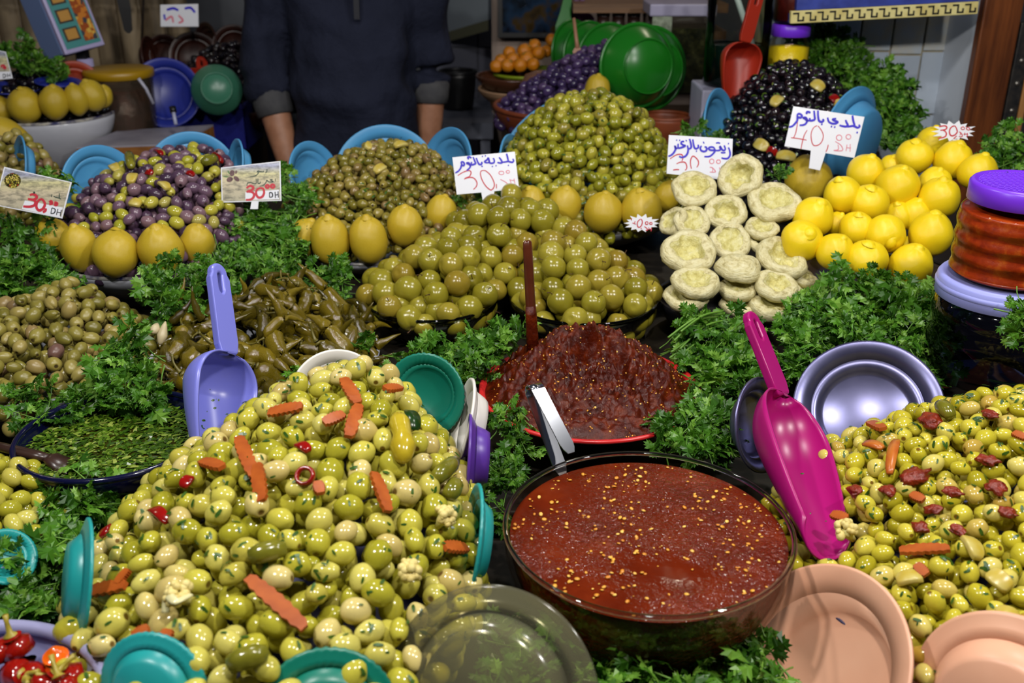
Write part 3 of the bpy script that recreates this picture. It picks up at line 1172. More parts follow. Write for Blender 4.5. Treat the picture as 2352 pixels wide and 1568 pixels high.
# --- spiced heap at the right
SPICE = [(0, (156, 146, 28)), (0.3, (186, 174, 44)), (0.65, (202, 190, 66)), (0.9, (210, 196, 104)), (1, (172, 134, 44))]
M_ol_spice = fruit_mat('spiced_olive_skin', SPICE, flecks=0.66, fleck_c=(110, 34, 8), fl_scale=120, tip=(110, 80, 22), rough=0.16)
M_ol_spice2 = fruit_mat('herbed_spiced_olive_skin', SPICE, flecks=0.66, fleck_c=(40, 64, 14), fl_scale=130, tip=(110, 80, 22), rough=0.16)
M_ol_spice_s = fruit_mat('spiced_olive_mass_skin', SPICE, per='island', rough=0.2)
H_SPICE = Heap(Cone(0.510, 0.845, 0.245, 0.25, 0.950, 1.055, 0.61, 0.995, 1.7))
mats = [M_ol_spice, M_ol_spice2]
CLEAR_S = [(at(1872, 1552, 0.705), 0.088)] + [(at(1806, 905, 1.035).lerp(H_SPICE.on_ray(1900, 1222, 0.012), u), 0.062 - 0.02 * u) for u in (0, .2, .4, .6, .8, .95)]
S_OBJ = scatter('spiced_olive', H_SPICE, 0.0225, 21, mats, M_ol_spice_s, OL_A, clear=CLEAR_S, labels=
                ['yellow olive smeared with red', 'yellow olive with green flecks'], place='the spiced heap',
                group='olives of the spiced heap at the right', stuff_label='spiced olives further back and lower in the right heap', stuff_name='spiced_olive_mass')

# --- cracked tan olives, left
TAN = [(0, (108, 102, 38)), (0.4, (138, 128, 56)), (0.75, (156, 142, 76)), (0.93, (142, 120, 76)), (1, (104, 74, 70))]
M_ol_tan = fruit_mat('cracked_olive_skin', TAN, mott=0.35, tip=(60, 48, 24), rough=0.3, bump=(60, 0.1))
M_ol_tan_s = fruit_mat('cracked_olive_mass_skin', TAN, per='island', rough=0.3)
H_TAN = Heap(Cone(-0.665, 1.265, 0.160, 0.160, 0.982, 1.048, -0.65, 1.37, 1.3))
OL_T = [olive_mesh(11, 1.3, 0.04, 0.03, 0, 0.2), olive_mesh(12, 1.25, 0.06, 0.03, 2), olive_mesh(13, 1.4, 0.05, 0.04, 3), olive_mesh(14, 1.2, 0.03, 0.04, 0, 0.25), olive_mesh(15, 1.5, 0.04, 0.04, 1)]
scatter('cracked_olive', H_TAN, 0.0245, 31, [M_ol_tan], M_ol_tan_s, OL_T, ['tan green cracked olive'], place='the tan heap at left', group=
        'cracked tan olives at the left', stuff_label='cracked tan olives lower in the left heap', stuff_name='cracked_olive_mass')

# --- purple mix
PURP = [(0, (54, 38, 58)), (0.35, (84, 62, 84)), (0.7, (112, 86, 104)), (1, (126, 98, 106))]
M_ol_purp = fruit_mat('purple_olive_skin', PURP, mott=0.3, tip=(40, 26, 34), rough=0.24)
YEL = [(0, (150, 150, 40)), (0.5, (176, 168, 60)), (1, (160, 150, 84))]
M_ol_yel = fruit_mat('yellow_olive_skin', YEL, flecks=0.68, tip=(96, 80, 30), rough=0.16)
M_ol_purp_s = fruit_mat('purple_olive_mass_skin', PURP, per='island', rough=0.25)
H_PURP = Heap(Cone(-0.615, 1.665, 0.170, 0.18, 1.04, 1.148, -0.57, 1.79, 3.4))
mats = [M_ol_purp, M_ol_yel]
WEIGHTS[id(mats)] = (62, 38)
P_OBJ = scatter('purple_olive', H_PURP, 0.0235, 41, mats, M_ol_purp_s, OL_A, ['purple olive', 'yellow green olive'], place='the purple heap behind lemons', group=
                'mixed purple and yellow olives', stuff_label='purple olives lower in the heap behind the left lemons', stuff_name='purple_olive_mass')

# --- brownish green olives, centre left
BRN = [(0, (96, 90, 28)), (0.4, (128, 117, 44)), (0.75, (146, 130, 62)), (1, (120, 96, 60))]
M_ol_brn = fruit_mat('brownish_olive_skin', BRN, flecks=0.70, tip=(52, 40, 20), rough=0.16)
M_ol_brn_s = fruit_mat('brownish_olive_mass_skin', BRN, per='island', rough=0.25)
H_BRN = Heap(Cone(-0.245, 1.80, 0.188, 0.18, 1.025, 1.137, -0.225, 1.91, 2.3))
scatter('brownish_olive', H_BRN, 0.0205, 51, [M_ol_brn], M_ol_brn_s, OL_A[:3] + [OL_T[1]], ['brownish olive'], place='the heap below the man', group=
        'brownish olives in the centre left heap', stuff_label='brownish green olives lower in the centre left heap', stuff_name='brownish_olive_mass')

# --- tall green heap, centre
HRB = [(0, (118, 118, 26)), (0.4, (150, 148, 38)), (0.8, (172, 164, 56)), (1, (130, 118, 46))]
M_ol_hrb = fruit_mat('herbed_olive_skin', HRB, flecks=0.61, fleck_c=(24, 46, 12), fl_scale=140, tip=(70, 56, 20), rough=0.16)
M_ol_hrb_s = fruit_mat('herbed_olive_mass_skin', HRB, per='island', rough=0.25)
H_HRB = Heap(Cone(0.145, 1.905, 0.188, 0.19, 1.04, 1.208, 0.16, 2.03, 2.9))
scatter('herbed_olive', H_HRB, 0.0262, 61, [M_ol_hrb], M_ol_hrb_s, OL_A, ['herb flecked green olive'], place='the tall central heap', group=
        'herbed olives in the tall central heap', stuff_label='herbed green olives lower in the tall central heap', stuff_name='herbed_olive_mass')

# --- black olives
BLK = [(0, (10, 8, 14)), (0.6, (20, 15, 24)), (1, (34, 22, 26))]
M_ol_blk = fruit_mat('black_olive_skin', BLK, mott=0.2, rough=0.09, spec=0.8)
M_ol_blk_s = fruit_mat('black_olive_mass_skin', BLK, per='island', rough=0.2, spec=0.7)
H_BLK = Heap(Cone(0.595, 2.13, 0.195, 0.20, 1.04, 1.238, 0.62, 2.24, 2.3))
B_OBJ = scatter('black_olive', H_BLK, 0.0225, 71, [M_ol_blk], M_ol_blk_s, OL_A[:4], ['shiny black olive'], place='the black heap', shades=False, group=
                'black olives behind the large price card', k=0.9, stuff_label='shiny black olives lower in the heap at the upper right', stuff_name='black_olive_mass')

# --- small heaps cut by the left edge
M_ol_edge_s = fruit_mat('edge_olive_mass_skin', GREEN, per='island', rough=0.16)
H_EDGE = Heap(Cone(-0.585, 0.875, 0.118, 0.118, 0.962, 1.02, -0.60, 0.92, 1.4))
scatter('edge_olive', H_EDGE, 0.0225, 81, [M_ol_green], M_ol_edge_s, OL_A, ['yellow green olive'], place='the bowl at the left edge', group=
        'olives in the bowl at the left edge', stuff_label='green olives lower in the bowl at the left edge', stuff_name='edge_olive_mass')
H_FARL = Heap(Cone(-0.985, 1.88, 0.12, 0.13, 1.04, 1.15, -0.97, 1.95, 1.3))
scatter('far_left_olive', H_FARL, 0.0235, 91, [M_ol_tan], M_ol_tan_s, OL_A, ['greenish olive'], place='the small far left heap', group=
        'olives in the small far left heap', stuff_label='green olives lower in the small far left heap', stuff_name='far_left_olive_mass')

# ------------------------------------------------------------------ pieces mixed into the heaps
M_carrot = plain('carrot_flesh', (166, 82, 24), 0.42, 0.35, c2=(148, 68, 18), nscale=60, bump=(120, 0.2))
M_redpep = plain('red_pepper_skin', (140, 14, 8), 0.15, 0.6, c2=(112, 10, 8), nscale=40)
M_gherk = plain('gherkin_skin', (92, 92, 20), 0.18, 0.6, c2=(122, 118, 34), nscale=40, bump=(90, 0.3))
M_chili = plain('yellow_chilli_skin', (178, 158, 40), 0.15, 0.6, c2=(160, 140, 28), nscale=50, bump=(80, 0.25))
M_cauli = plain('cauliflower_floret', (214, 198, 128), 0.5, 0.4, c2=(198, 178, 104), nscale=60, bump=(160, 0.5))
M_stalk = plain('cauliflower_stalk', (206, 196, 120), 0.4)
M_leafd = plain('bay_leaf', (22, 52, 12), 0.25, 0.5)
M_onion = plain('onion_flesh', (206, 200, 150), 0.2, 0.5)
M_lemonpiece = plain('lemon_piece', (180, 156, 50), 0.3, 0.5, c2=(188, 174, 100), nscale=50)
M_pepstrip = plain('pepper_strip', (186, 112, 40), 0.3, c2=(170, 80, 26), nscale=40)
M_smear = plain('red_paste_smear', (132, 40, 12), 0.25, 0.5, c2=(100, 22, 6), nscale=80, bump=(200, 0.8, 0.004))


def strip(L, w, t, bend=0.2, wavy=0.0, n=12):
    """a crinkle-cut strip along x"""
    V, F = [], []
    for i in range(n + 1):
        u = i / n - 0.5
        x = u * L
        ww = w * (0.55 + 0.45 * math.cos(u * math.pi) ** 0.5 if abs(u) < .5 else .55) * 0.5
        zz = -bend * L * u * u
        k = wavy * (1 if i % 2 else -1)
        V += [(x, -ww + k, zz - t / 2), (x, ww + k, zz - t / 2), (x, ww + k, zz + t / 2 + abs(k) * .5), (x, -ww + k, zz + t / 2 + abs(k) * .5)]
    for i in range(n):
        a = 4 * i
        for q in range(4):
            F.append((a + q, a + (q + 1) % 4, a + 4 + (q + 1) % 4, a + 4 + q))
    F.append((3, 2, 1, 0))
    F.append((4 * n, 4 * n + 1, 4 * n + 2, 4 * n + 3))
    return V, F


def lay(vf, a, b, n, lift=0.0, roll=0.0):
    """matrix that lays a shape modelled along x from a to b on a surface with normal n"""
    d = (b - a)
    if d.length < 1e-4:
        d = Vector((1, 0, 0))
    d.normalize()
    n = (Matrix.Rotation(roll, 3, d) @ Vector(n))
    y = n.cross(d).normalized()
    z = d.cross(y)
    c = (a + b) / 2 + Vector(n) * lift
    return Matrix(((d.x, y.x, z.x, c.x), (d.y, y.y, z.y, c.y), (d.z, y.z, z.z, c.z), (0, 0, 0, 1)))


def cauliflower(R, s):
    e = []
    for i in range(34):
        v = rnd_unit(R)
        v.z = abs(v.z) * 0.8
        e.append((0, Matrix.Translation(v * s * R.uniform(0.55, 0.85)) @ Matrix.Scale(s * R.uniform(0.2, 0.36), 4)))
    head = join_copies('cauliflower', [spheroid(9, 6)], e)
    stalk = mesh('stalk', *tube([(0, 0, 0.2 * s), (0.1 * s, 0, -0.5 * s), (0.35 * s, 0.1 * s, -1.2 * s)], [0.6 * s, 0.4 * s, 0.25 * s], 8))
    return head, stalk


R = random.Random(9)
NAMES = {'carrot': ('carrot_strip', 'crinkle cut orange carrot strip', 'carrot'), 'redpep': ('red_pepper_piece', 'glossy red pepper piece', 'pepper'), 'redring': ('red_pepper_ring', 'small red chilli ring', 'pepper'),
         'gherkin': ('gherkin_slice', 'olive green gherkin slice', 'gherkin'), 'chili': ('yellow_chilli', 'fat wrinkled yellow pickled chilli', 'chilli'), 'cauli': ('cauliflower_floret', 'cream cauliflower floret', 'cauliflower'),
         'leaf': ('bay_leaf', 'dark green leaf', 'leaf'), 'onion': ('onion_sliver', 'translucent cream onion sliver', 'onion'), 'lemonp': ('lemon_piece', 'yellow lemon rind piece', 'lemon'), 'pstrip': ('pepper_strip', 'orange brown pepper strip', 'pepper'), 'smear': ('paste_blob', 'wet dark red blob of chilli paste', 'paste')}


def where(px, py, areas):
    return areas


def place_extra(kind, a, b, n, lab, i):
    nm, what, cat = NAMES[kind]
    L = max((b - a).length, 0.008)
    lean = 'upright' if abs(b.x - a.x) < 0.35 * L else 'leaning left' if (b.x - a.x) * (b.y - a.y) < 0 else 'leaning right'
    label = ('long ' if L > 0.03 else 'short ' if L < 0.018 else '') + what + (' ' + lean if kind in ('carrot', 'gherkin', 'pstrip', 'redpep') else '') + ' ' + lab
    if kind == 'carrot':
        L = max(L, 0.014)
        o = obj(nm, mesh(nm, *strip(L * 1.05, min(0.013, L * 0.7), 0.0035, 0.1, 0.0007, 14), smooth=False), M_carrot, mw=lay(None, a, b, n, 0.0085, R.uniform(-.3, .3)))
    elif kind == 'pstrip':
        o = obj(nm, mesh(nm, *strip(L * 1.1, 0.011, 0.003, 0.35, 0, 12)), M_pepstrip, mw=lay(None, a, b, n, 0.009, R.uniform(-.4, .4)))
    elif kind == 'redpep':
        k_ = 1.5 if 'black' in lab else 1.0
        o = obj(nm, mesh(nm, *strip(max(L, 0.015) * k_, 0.012 * k_, 0.004, 0.6, 0, 8)), M_redpep, mw=lay(None, a, b, n, 0.007, R.uniform(-.5, .5)))
        bevel(o, 0.0012)
    elif kind == 'lemonp':
        L = max(L, 0.02) * (1.5 if 'black' in lab else 1.0)
        o = obj(nm, mesh(nm, *strip(L, 0.017 * (1.4 if 'black' in lab else 1), 0.006, 0.6, 0, 8)), M_lemonpiece, mw=lay(None, a, b, n, 0.008, R.uniform(-.7, .7)))
        bevel(o, 0.0015)
    elif kind == 'redring':
        o = obj(nm, mesh(nm, *lathe([(0.0075 + 0.0022 * math.cos(q), 0.004 * math.sin(q)) for q in [2 * math.pi * k / 8 for k in range(8)]], 24, closed=True)), M_redpep, mw=lay(None, a, b, n, 0.008, 0.5))
    elif kind == 'gherkin':
        L = max(L, 0.03)
        o = obj(nm, mesh(nm, *tube([(-L * .5, 0, 0), (-L * .46, 0, 0.001), (-L * .2, 0, 0.003), (L * .2, 0, 0.003), (L * .46, 0, 0.001), (L * .5, 0, 0)], [0.002, 0.007, 0.0088, 0.0085, 0.006, 0.002], 14)), M_gherk, mw=lay(None, a, b, n, 0.008))
    elif kind == 'chili':
        o = obj(nm, mesh(nm, *tube([(-L * .55, 0, 0), (-L * .5, 0, 0), (-L * .35, 0, .002), (-L * .05, 0.001, .003), (L * .25, 0, .003), (L * .48, 0, .001), (L * .56, 0, 0)], [0.003, 0.0085, 0.0105, 0.009, 0.0125, 0.008, 0.002], 16)), M_chili, mw=lay(None, a, b, n, 0.011))
    elif kind == 'cauli':
        h, st = cauliflower(R, 0.0125)
        o = thing(nm, label, cat)
        o.matrix_world = basis(n, (1, 0, 0), (a + b) / 2 + n * 0.010)
        obj('curds', h, M_cauli, o)
        obj('stalk', st, M_stalk, o)
        return o
    elif kind == 'leaf':
        o = obj(nm, mesh(nm, *strip(max(L, .03), 0.016, 0.0006, 0.5, 0, 10)), M_leafd, mw=lay(None, a, b, n, 0.013, 0.3))
    elif kind == 'onion':
        o = obj(nm, mesh(nm, *tube(spline([(-L * .5, 0, -.002), (-L * .2, .008, .006), (L * .1, -.004, .009), (L * .5, .004, 0)]), 0.0038, 8, flat=0.4)), M_onion, mw=lay(None, a, b, n, 0.010))
    elif kind == 'smear':
        s = max(L, 0.014) * 0.6

        def f(th, ph, q=R.uniform(0, 30)):
            return 1 + 0.6 * noise.noise(Vector((math.sin(th) * math.cos(ph) * 1.6 + q, math.sin(th) * math.sin(ph) * 1.6, math.cos(th) * 1.6)))
        V, F = spheroid(20, 12, f)
        o = obj(nm, mesh(nm, [(v[0] * s, v[1] * s * .75, v[2] * s * .4) for v in V], F), M_smear, mw=lay(None, a, b, n, 0.005))
    return tag(o, label, cat)


def third(v, names):
    return names[0] if v < 0.34 else names[1] if v < 0.67 else names[2]


for i, (kind, a, b) in enumerate(EXTRA_F):
    m_ = (a + b) / 2
    u = (m_.x + 0.40) / 0.37
    w_ = (m_.y - 0.56) / 0.48
    n = H_FRONT.normal(m_.x, m_.y)
    lab = 'on the %s %s of the front heap' % (third(w_, ('lower', 'middle', 'upper')), third(u, ('left', 'centre', 'right')))
    o = place_extra(kind, a, b, n, lab, i)
    if kind in ('carrot', 'redpep', 'gherkin'):
        o['group'] = 'vegetable pieces in the front heap'
EXTRA_S = (('pstrip', 2045, 1090, 2060, 1020), ('pstrip', 2080, 920, 2090, 975), ('smear', 2080, 1110, 2130, 1090), ('smear', 2180, 1135, 2200, 1140), ('carrot', 2150, 905, 2215, 915), ('carrot', 2000, 985, 2030, 1000),
           ('carrot', 2070, 1280, 2180, 1275), ('cauli', 1945, 1235, 1950, 1235), ('lemonp', 2210, 1240, 2240, 1290), ('lemonp', 2270, 1320, 2320, 1360), ('lemonp', 2060, 1345, 2120, 1335), ('smear', 2130, 1175, 2160, 1180),
           ('smear', 2250, 1060, 2290, 1070), ('smear', 2270, 1115, 2300, 1140), ('smear', 2130, 965, 2150, 985), ('smear', 2265, 955, 2285, 965), ('carrot', 1915, 1195, 1950, 1205), ('carrot', 2100, 1150, 2120, 1160),
           ('gherkin', 2165, 950, 2185, 970), ('pstrip', 1990, 1030, 2030, 1040), ('smear', 2190, 1220, 2210, 1230), ('carrot', 2040, 1420, 2070, 1425), ('smear', 2300, 1180, 2330, 1190), ('pstrip', 2300, 870, 2310, 900),
           ('smear', 2260, 880, 2290, 885), ('carrot', 2330, 1010, 2352, 1020), ('carrot', 2110, 1310, 2130, 1330), ('lemonp', 2290, 1420, 2330, 1430), ('smear', 2105, 1215, 2125, 1222), ('carrot', 2090, 900, 2130, 915),
           ('smear', 1960, 1130, 1975, 1140), ('smear', 2030, 1130, 2050, 1140))
for i, (kind, x0, y0, x1, y1) in enumerate(EXTRA_S):
    a, b = on(H_SPICE, x0, y0, 0.006), on(H_SPICE, x1, y1, 0.006)
    if a is None or b is None:
        continue
    m_ = (a + b) / 2
    lab = 'on the %s %s of the spiced heap' % (third((m_.y - 0.6) / 0.48, ('lower', 'middle', 'upper')), third((m_.x - 0.28) / 0.33, ('left', 'centre', 'right')))
    o = place_extra(kind, a, b, H_SPICE.normal(m_.x, m_.y), lab, i)
    o['group'] = 'pieces in the spiced heap'
for kind, x0, y0, x1, y1, H, lab in (
        ('redpep', 488, 355, 508, 375, H_PURP, 'at the top of the purple olives'), ('redpep', 355, 352, 372, 358, H_PURP, 'at the upper left of the purple olives'), ('lemonp', 540, 370, 560, 375, H_PURP, 'at the upper right of the purple olives'),
        ('gherkin', 300, 365, 306, 395, H_PURP, 'standing at the upper left of the purple olives'), ('lemonp', 260, 385, 270, 395, H_PURP, 'at the left of the purple olives'), ('lemonp', 310, 405, 300, 425, H_PURP, 'in the middle of the purple olives'),
        ('lemonp', 365, 425, 385, 440, H_PURP, 'right of centre in the purple olives'), ('lemonp', 300, 470, 325, 475, H_PURP, 'low in the purple olives'), ('redpep', 340, 400, 352, 402, H_PURP, 'in the middle of the purple olives'),
        ('gherkin', 465, 385, 495, 375, H_PURP, 'below the red pepper on the purple olives'), ('redpep', 430, 402, 445, 408, H_PURP, 'in the right half of the purple olives'),
        ('lemonp', 905, 340, 935, 335, H_BRN, 'on top of the brownish olives'), ('lemonp', 840, 345, 850, 335, H_BRN, 'at the upper left of the brownish olives'), ('lemonp', 860, 400, 885, 385, H_BRN, 'in the middle of the brownish olives'),
        ('gherkin', 1490, 360, 1510, 340, H_HRB, 'at the right of the tall central heap'), ('gherkin', 1460, 262, 1455, 275, H_HRB, 'at the upper right of the tall central heap'),
        ('redpep', 1830, 130, 1845, 125, H_BLK, 'on top of the black olives'), ('redpep', 1900, 128, 1925, 130, H_BLK, 'at the top right of the black olives'), ('redpep', 1910, 225, 1920, 235, H_BLK, 'in the right half of the black olives'),
        ('redpep', 1950, 215, 1970, 220, H_BLK, 'at the right edge of the black olives'), ('lemonp', 1920, 240, 1940, 250, H_BLK, 'below the red pepper on the black olives'), ('lemonp', 1870, 195, 1885, 205, H_BLK, 'in the middle of the black olives'),
        ('lemonp', 1945, 165, 1970, 175, H_BLK, 'at the upper right of the black olives'), ('lemonp', 1710, 190, 1730, 195, H_BLK, 'at the upper left of the black olives beside the red scoop'), ('lemonp', 1740, 330, 1760, 340, H_BLK, 'at the lower left of the black olives'),
        ('redpep', 1770, 345, 1780, 350, H_BLK, 'at the bottom of the black olives'), ('lemonp', 1780, 240, 1790, 230, H_BLK, 'left of centre in the black olives'), ('lemonp', 1790, 360, 1820, 365, H_BLK, 'at the bottom of the black olives'), ('lemonp', 1965, 235, 1980, 240, H_BLK, 'at the right edge of the black olives')):
    a, b = on(H, x0, y0, 0.006), on(H, x1, y1, 0.006)
    if a is None or b is None:
        continue
    m_ = (a + b) / 2
    place_extra(kind, a, b, H.normal(m_.x, m_.y), lab, 0)

# chopped parsley stuck to the olives
for H, n, lab, nm in ((H_FRONT, 420, 'chopped parsley bits stuck on the front olive heap', 'parsley_bits'), (H_SPICE, 360, 'chopped parsley bits on the spiced olive heap', 'parsley_bits'), (H_HRB, 320, 'chopped herb bits on the tall central olive heap', 'parsley_bits'), (H_BLK, 460, 'chopped green garnish scattered over the black olives', 'parsley_bits'), (H_BRN, 160, 'chopped herb bits on the brownish olives', 'parsley_bits')):
    src = {id(H_FRONT): F_OBJ, id(H_SPICE): S_OBJ, id(H_BLK): B_OBJ}.get(id(H))
    IT = []
    x0, x1, y0, y1 = H.box()
    while len(IT) < n:
        if src:
            o, p, nn, s = R.choice(src)
            v = rnd_unit(R)
            v = (v + nn * 0.9 + Vector((0, -0.5, 0.2))).normalized()
            q = p + v * s * 0.43
        else:
            x, y = R.uniform(x0, x1), R.uniform(y0, y1)
            z = H.h(x, y)
            if z is None:
                continue
            v = H.normal(x, y)
            q = Vector((x, y, z)) + v * 0.010
        s = R.uniform(0.0016, 0.0036)
        IT.append((0, basis(v, rnd_unit(R), q, (s * 1.3, s, s))))
    tag(obj(nm, join_copies(nm, [flake], IT, smooth=False), M_flake if H is H_BLK else plain('parsley_bit', (34, 66, 14), 0.35, c2=(56, 92, 22), nscale=200)), lab, 'herbs', kind='stuff')
# ------------------------------------------------------------------ lemons
def lemon_mat(name, c1, c2):
    t = NT(name)
    co = t.coord('Object')
    n = t.noise(35, 4, co)
    oi = t.node('ShaderNodeObjectInfo').outputs['Random']
    base = t.ramp(n, [(0.3, srgb(c1)), (0.7, srgb(c2))])
    f = t.node('ShaderNodeMapRange')
    t.link(oi, f.inputs[0])
    f.inputs[4].default_value = 0.25
    c = t.mix(f.outputs[0], base, (0.72, 0.66, 0.3, 1), 'MULTIPLY')
    t.set(Base_Color=c, Roughness=0.32)
    t.b.inputs['Specular IOR Level'].default_value = 0.5
    v = t.voronoi(260, co)
    t.bump(v, 0.22, 0.0016)
    t.set(Subsurface_Weight=0.08)
    t.b.inputs['Subsurface Radius'].default_value = (0.008, 0.005, 0.001)
    t.b.inputs['Subsurface Scale'].default_value = 1.0
    return t.m


M_lem_old = lemon_mat('preserved_lemon_rind', (184, 156, 30), (198, 172, 54))
M_lem_new = lemon_mat('fresh_lemon_rind', (236, 204, 10), (242, 214, 34))
M_nip = {id(M_lem_old): plain('lemon_tip_old', (196, 156, 34), 0.4, c2=(170, 130, 30), nscale=90), id(M_lem_new): plain('lemon_tip_new', (238, 196, 20), 0.38, c2=(226, 182, 14), nscale=60)}


def lemon_mesh(seed, elong=1.1, nip=0.13):
    R = random.Random(seed)
    off = Vector((R.uniform(0, 50), R.uniform(0, 50), 0))

    def f(th, ph):
        p = Vector((math.sin(th) * math.cos(ph), math.sin(th) * math.sin(ph), math.cos(th)))
        r = 1 + 0.07 * noise.noise(p * 1.2 + off)
        r += 0.018 * math.cos(ph * 5 + off.x) * math.exp(-((th - 0.35) / 0.3) ** 2)
        if th > 2.9:
            r += 0.02
        return r
    V, F = spheroid(28, 20, f)
    body = [(v[0], v[1], v[2] * elong) for v in V], F
    zt = elong * 0.955
    k = R.uniform(0.7, 1.25)
    w = R.uniform(0.85, 1.2)
    ox, oy = R.uniform(-.05, .05), R.uniform(-.05, .05)
    tip = tube([(0, 0, zt - 0.09), (0, 0, zt - 0.02), (ox * .3, oy * .3, zt + 0.03), (ox * .6, oy * .6, zt + 0.08 * k), (ox, oy, zt + nip * k), (ox * 1.2, oy * 1.2, zt + nip * k + 0.03), (ox * 1.3, oy * 1.3, zt + nip * k + 0.035)],
               [0.36 * w, 0.33 * w, 0.25 * w, 0.2 * w, 0.16 * w, 0.09 * w, 0.01], 14)
    return mesh('lemon', *body), mesh('tip', *tip)


LEM = {}
for mt in (M_lem_old, M_lem_new):
    for s in range(5):
        b, t_ = lemon_mesh(s + (7 if mt is M_lem_new else 0), ((1.22, 1.34, 1.08, 1.2, 1.12) if mt is M_lem_old else (1.0, 1.06, 0.93, 1.03, 0.97))[s])
        b.materials.append(mt)
        t_.materials.append(mt)
        LEM[(id(mt), s)] = (b, t_)


def lemon(px, py, rpx, Y, mt, label, group, axis=(0, -0.15, 1), kind=0):
    c = at(px, py, Y)
    r = rpx * mpp(c)
    b, t_ = LEM[(id(mt), kind)]
    e = thing('lemon', label, 'lemon', group=group)
    e.matrix_world = basis(Vector(axis), (math.cos(px), math.sin(px), 0), c, r)
    obj('rind', b, None, e)
    obj('tip', t_, None, e)
    return e


G1, G2, G3, G4, G5 = 'lemons round the purple olives', 'lemons round the brownish olives', 'lemons behind the green plums', 'pyramid of bright lemons', 'lemons on the white bowl far left'
for px, py, r, Y, ax, k, lab in (
        (126, 548, 41, 1.545, (-0.3, -0.1, 1), 0, 'dull yellow lemon below the left printed card, first of the left row'), (183, 570, 42, 1.505, (-0.05, -0.1, 1), 1, 'dull yellow lemon second from the left below the purple olives'),
        (265, 581, 51, 1.48, (0.05, 0.3, 1), 2, 'large round lemon in the middle of the left row'), (369, 574, 51, 1.495, (-0.05, -0.2, 1), 3, 'large lemon with broad neck right of the middle in the left row'),
        (452, 560, 40, 1.54, (0.3, -0.2, 1), 0, 'lemon with pointed neck half covered by the middle parsley bunch')):
    lemon(px, py, r, Y, M_lem_old, lab, G1, ax, k)
for px, py, r, Y, ax, k, lab in (
        (699, 548, 42, 1.63, (0.5, -0.1, 1), 0, 'lemon beside the parsley bunch, first of the centre row'), (758, 553, 45, 1.605, (0.0, -0.1, 1), 1, 'pear shaped lemon second in the centre row'),
        (846, 552, 44, 1.605, (-0.02, -0.1, 1), 1, 'long lemon third in the centre row'), (930, 520, 41, 1.64, (0.05, -0.1, 1), 3, 'lemon fourth in the centre row beside the green plums'),
        (1012, 490, 36, 1.70, (0.3, 0, 1), 0, 'lemon mostly hidden behind the topmost green plums')):
    lemon(px, py, r, Y, M_lem_old, lab, G2, ax, k)
for px, py, r, Y, ax, k, lab in (
        (1222, 468, 34, 1.735, (-0.2, -0.1, 1), 0, 'lemon with tall neck behind the plums right of the price card'), (1297, 472, 38, 1.73, (0.1, -0.1, 1), 3, 'knobbly lemon behind the middle of the plums'),
        (1386, 488, 45, 1.71, (0.05, -0.1, 1), 2, 'round lemon behind the plums in front of the herbed olives'), (1472, 484, 48, 1.71, (-0.15, -0.1, 1), 2, 'large round lemon behind the small starburst price tag'),
        (1535, 450, 32, 1.76, (0.4, -0.1, 1), 0, 'lemon with long neck squeezed behind the left artichoke hearts')):
    lemon(px, py, r, Y, M_lem_old, lab, G3, ax, k)
PYR = [(1841, 552, 48, 1.50, (0.15, -0.9, 0.8), 2, 'bright lemon at the left end of the pyramid base'), (1868, 500, 46, 1.545, (0.3, -0.5, 1), 1, 'bright lemon above the left end of the pyramid beside the artichokes'),
       (1917, 578, 43, 1.475, (0.3, -0.4, 1), 0, 'bright lemon with long pointed tip in the pyramid base'), (1989, 597, 49, 1.46, (0, -0.25, 1), 2, 'round bright lemon in the front middle of the pyramid base'),
       (2092, 608, 50, 1.465, (0.15, -0.3, 1), 4, 'lumpy bright lemon at the right of the pyramid base'), (1967, 526, 40, 1.535, (-0.1, -0.3, 1), 3, 'bright lemon in the second row behind the round front one'),
       (2033, 538, 46, 1.51, (0.1, -0.95, -0.25), 2, 'bright lemon whose tip points straight at the viewer'), (2138, 537, 49, 1.515, (0.1, -0.1, 1), 1, 'large bright lemon beside the jar of red paste'),
       (1935, 448, 43, 1.60, (-0.4, -0.2, 1), 3, 'smooth bright lemon right of the big yellow citrus'), (1995, 466, 45, 1.585, (0, -0.3, 1), 2, 'bright lemon in the centre of the pyramid'),
       (2062, 428, 49, 1.63, (0.1, -0.3, 1), 0, 'large bright lemon in the upper middle of the pyramid'), (1989, 397, 43, 1.68, (0.15, -0.25, 1), 4, 'bright lemon at the upper left beside the blue plate'),
       (2158, 454, 46, 1.60, (-0.05, -0.2, 1), 3, 'bright lemon left of the purple lid'), (2148, 422, 38, 1.66, (0.05, -0.3, 1), 0, 'pointed bright lemon above the one at the purple lid'),
       (2101, 360, 42, 1.73, (-0.05, -0.2, 1), 2, 'bright lemon at the top left of the pyramid'), (2187, 368, 42, 1.71, (0.2, -0.2, 1), 1, 'bright lemon under the starburst tag'),
       (2246, 396, 44, 1.66, (0.2, -0.1, 1), 4, 'bright lemon half hidden behind the purple lid'), (2143, 330, 38, 1.80, (0.0, -0.1, 1), 3, 'bright lemon at the very top behind the starburst tag'),
       (2100, 492, 38, 1.60, (0.1, -0.3, 1), 0, 'shaded bright lemon in the gap right of the pyramid centre'), (1922, 515, 28, 1.57, (0.3, -0.2, 1), 0, 'small bright lemon peeping through on the left of the pyramid'),
       (2062, 497, 34, 1.60, (-0.3, -0.2, 1), 3, 'small shaded lemon peeping through in the pyramid middle'), (2048, 380, 26, 1.75, (0, -0.2, 1), 2, 'small shaded lemon peeping between the upper two'),
       (2105, 575, 40, 1.56, (0, 0, 1), 2, 'shaded bright lemon behind the pyramid base at the right')]
for px, py, r, Y, ax, k, lab in PYR:
    lemon(px, py, r, Y, M_lem_new, lab, G4, ax, k)
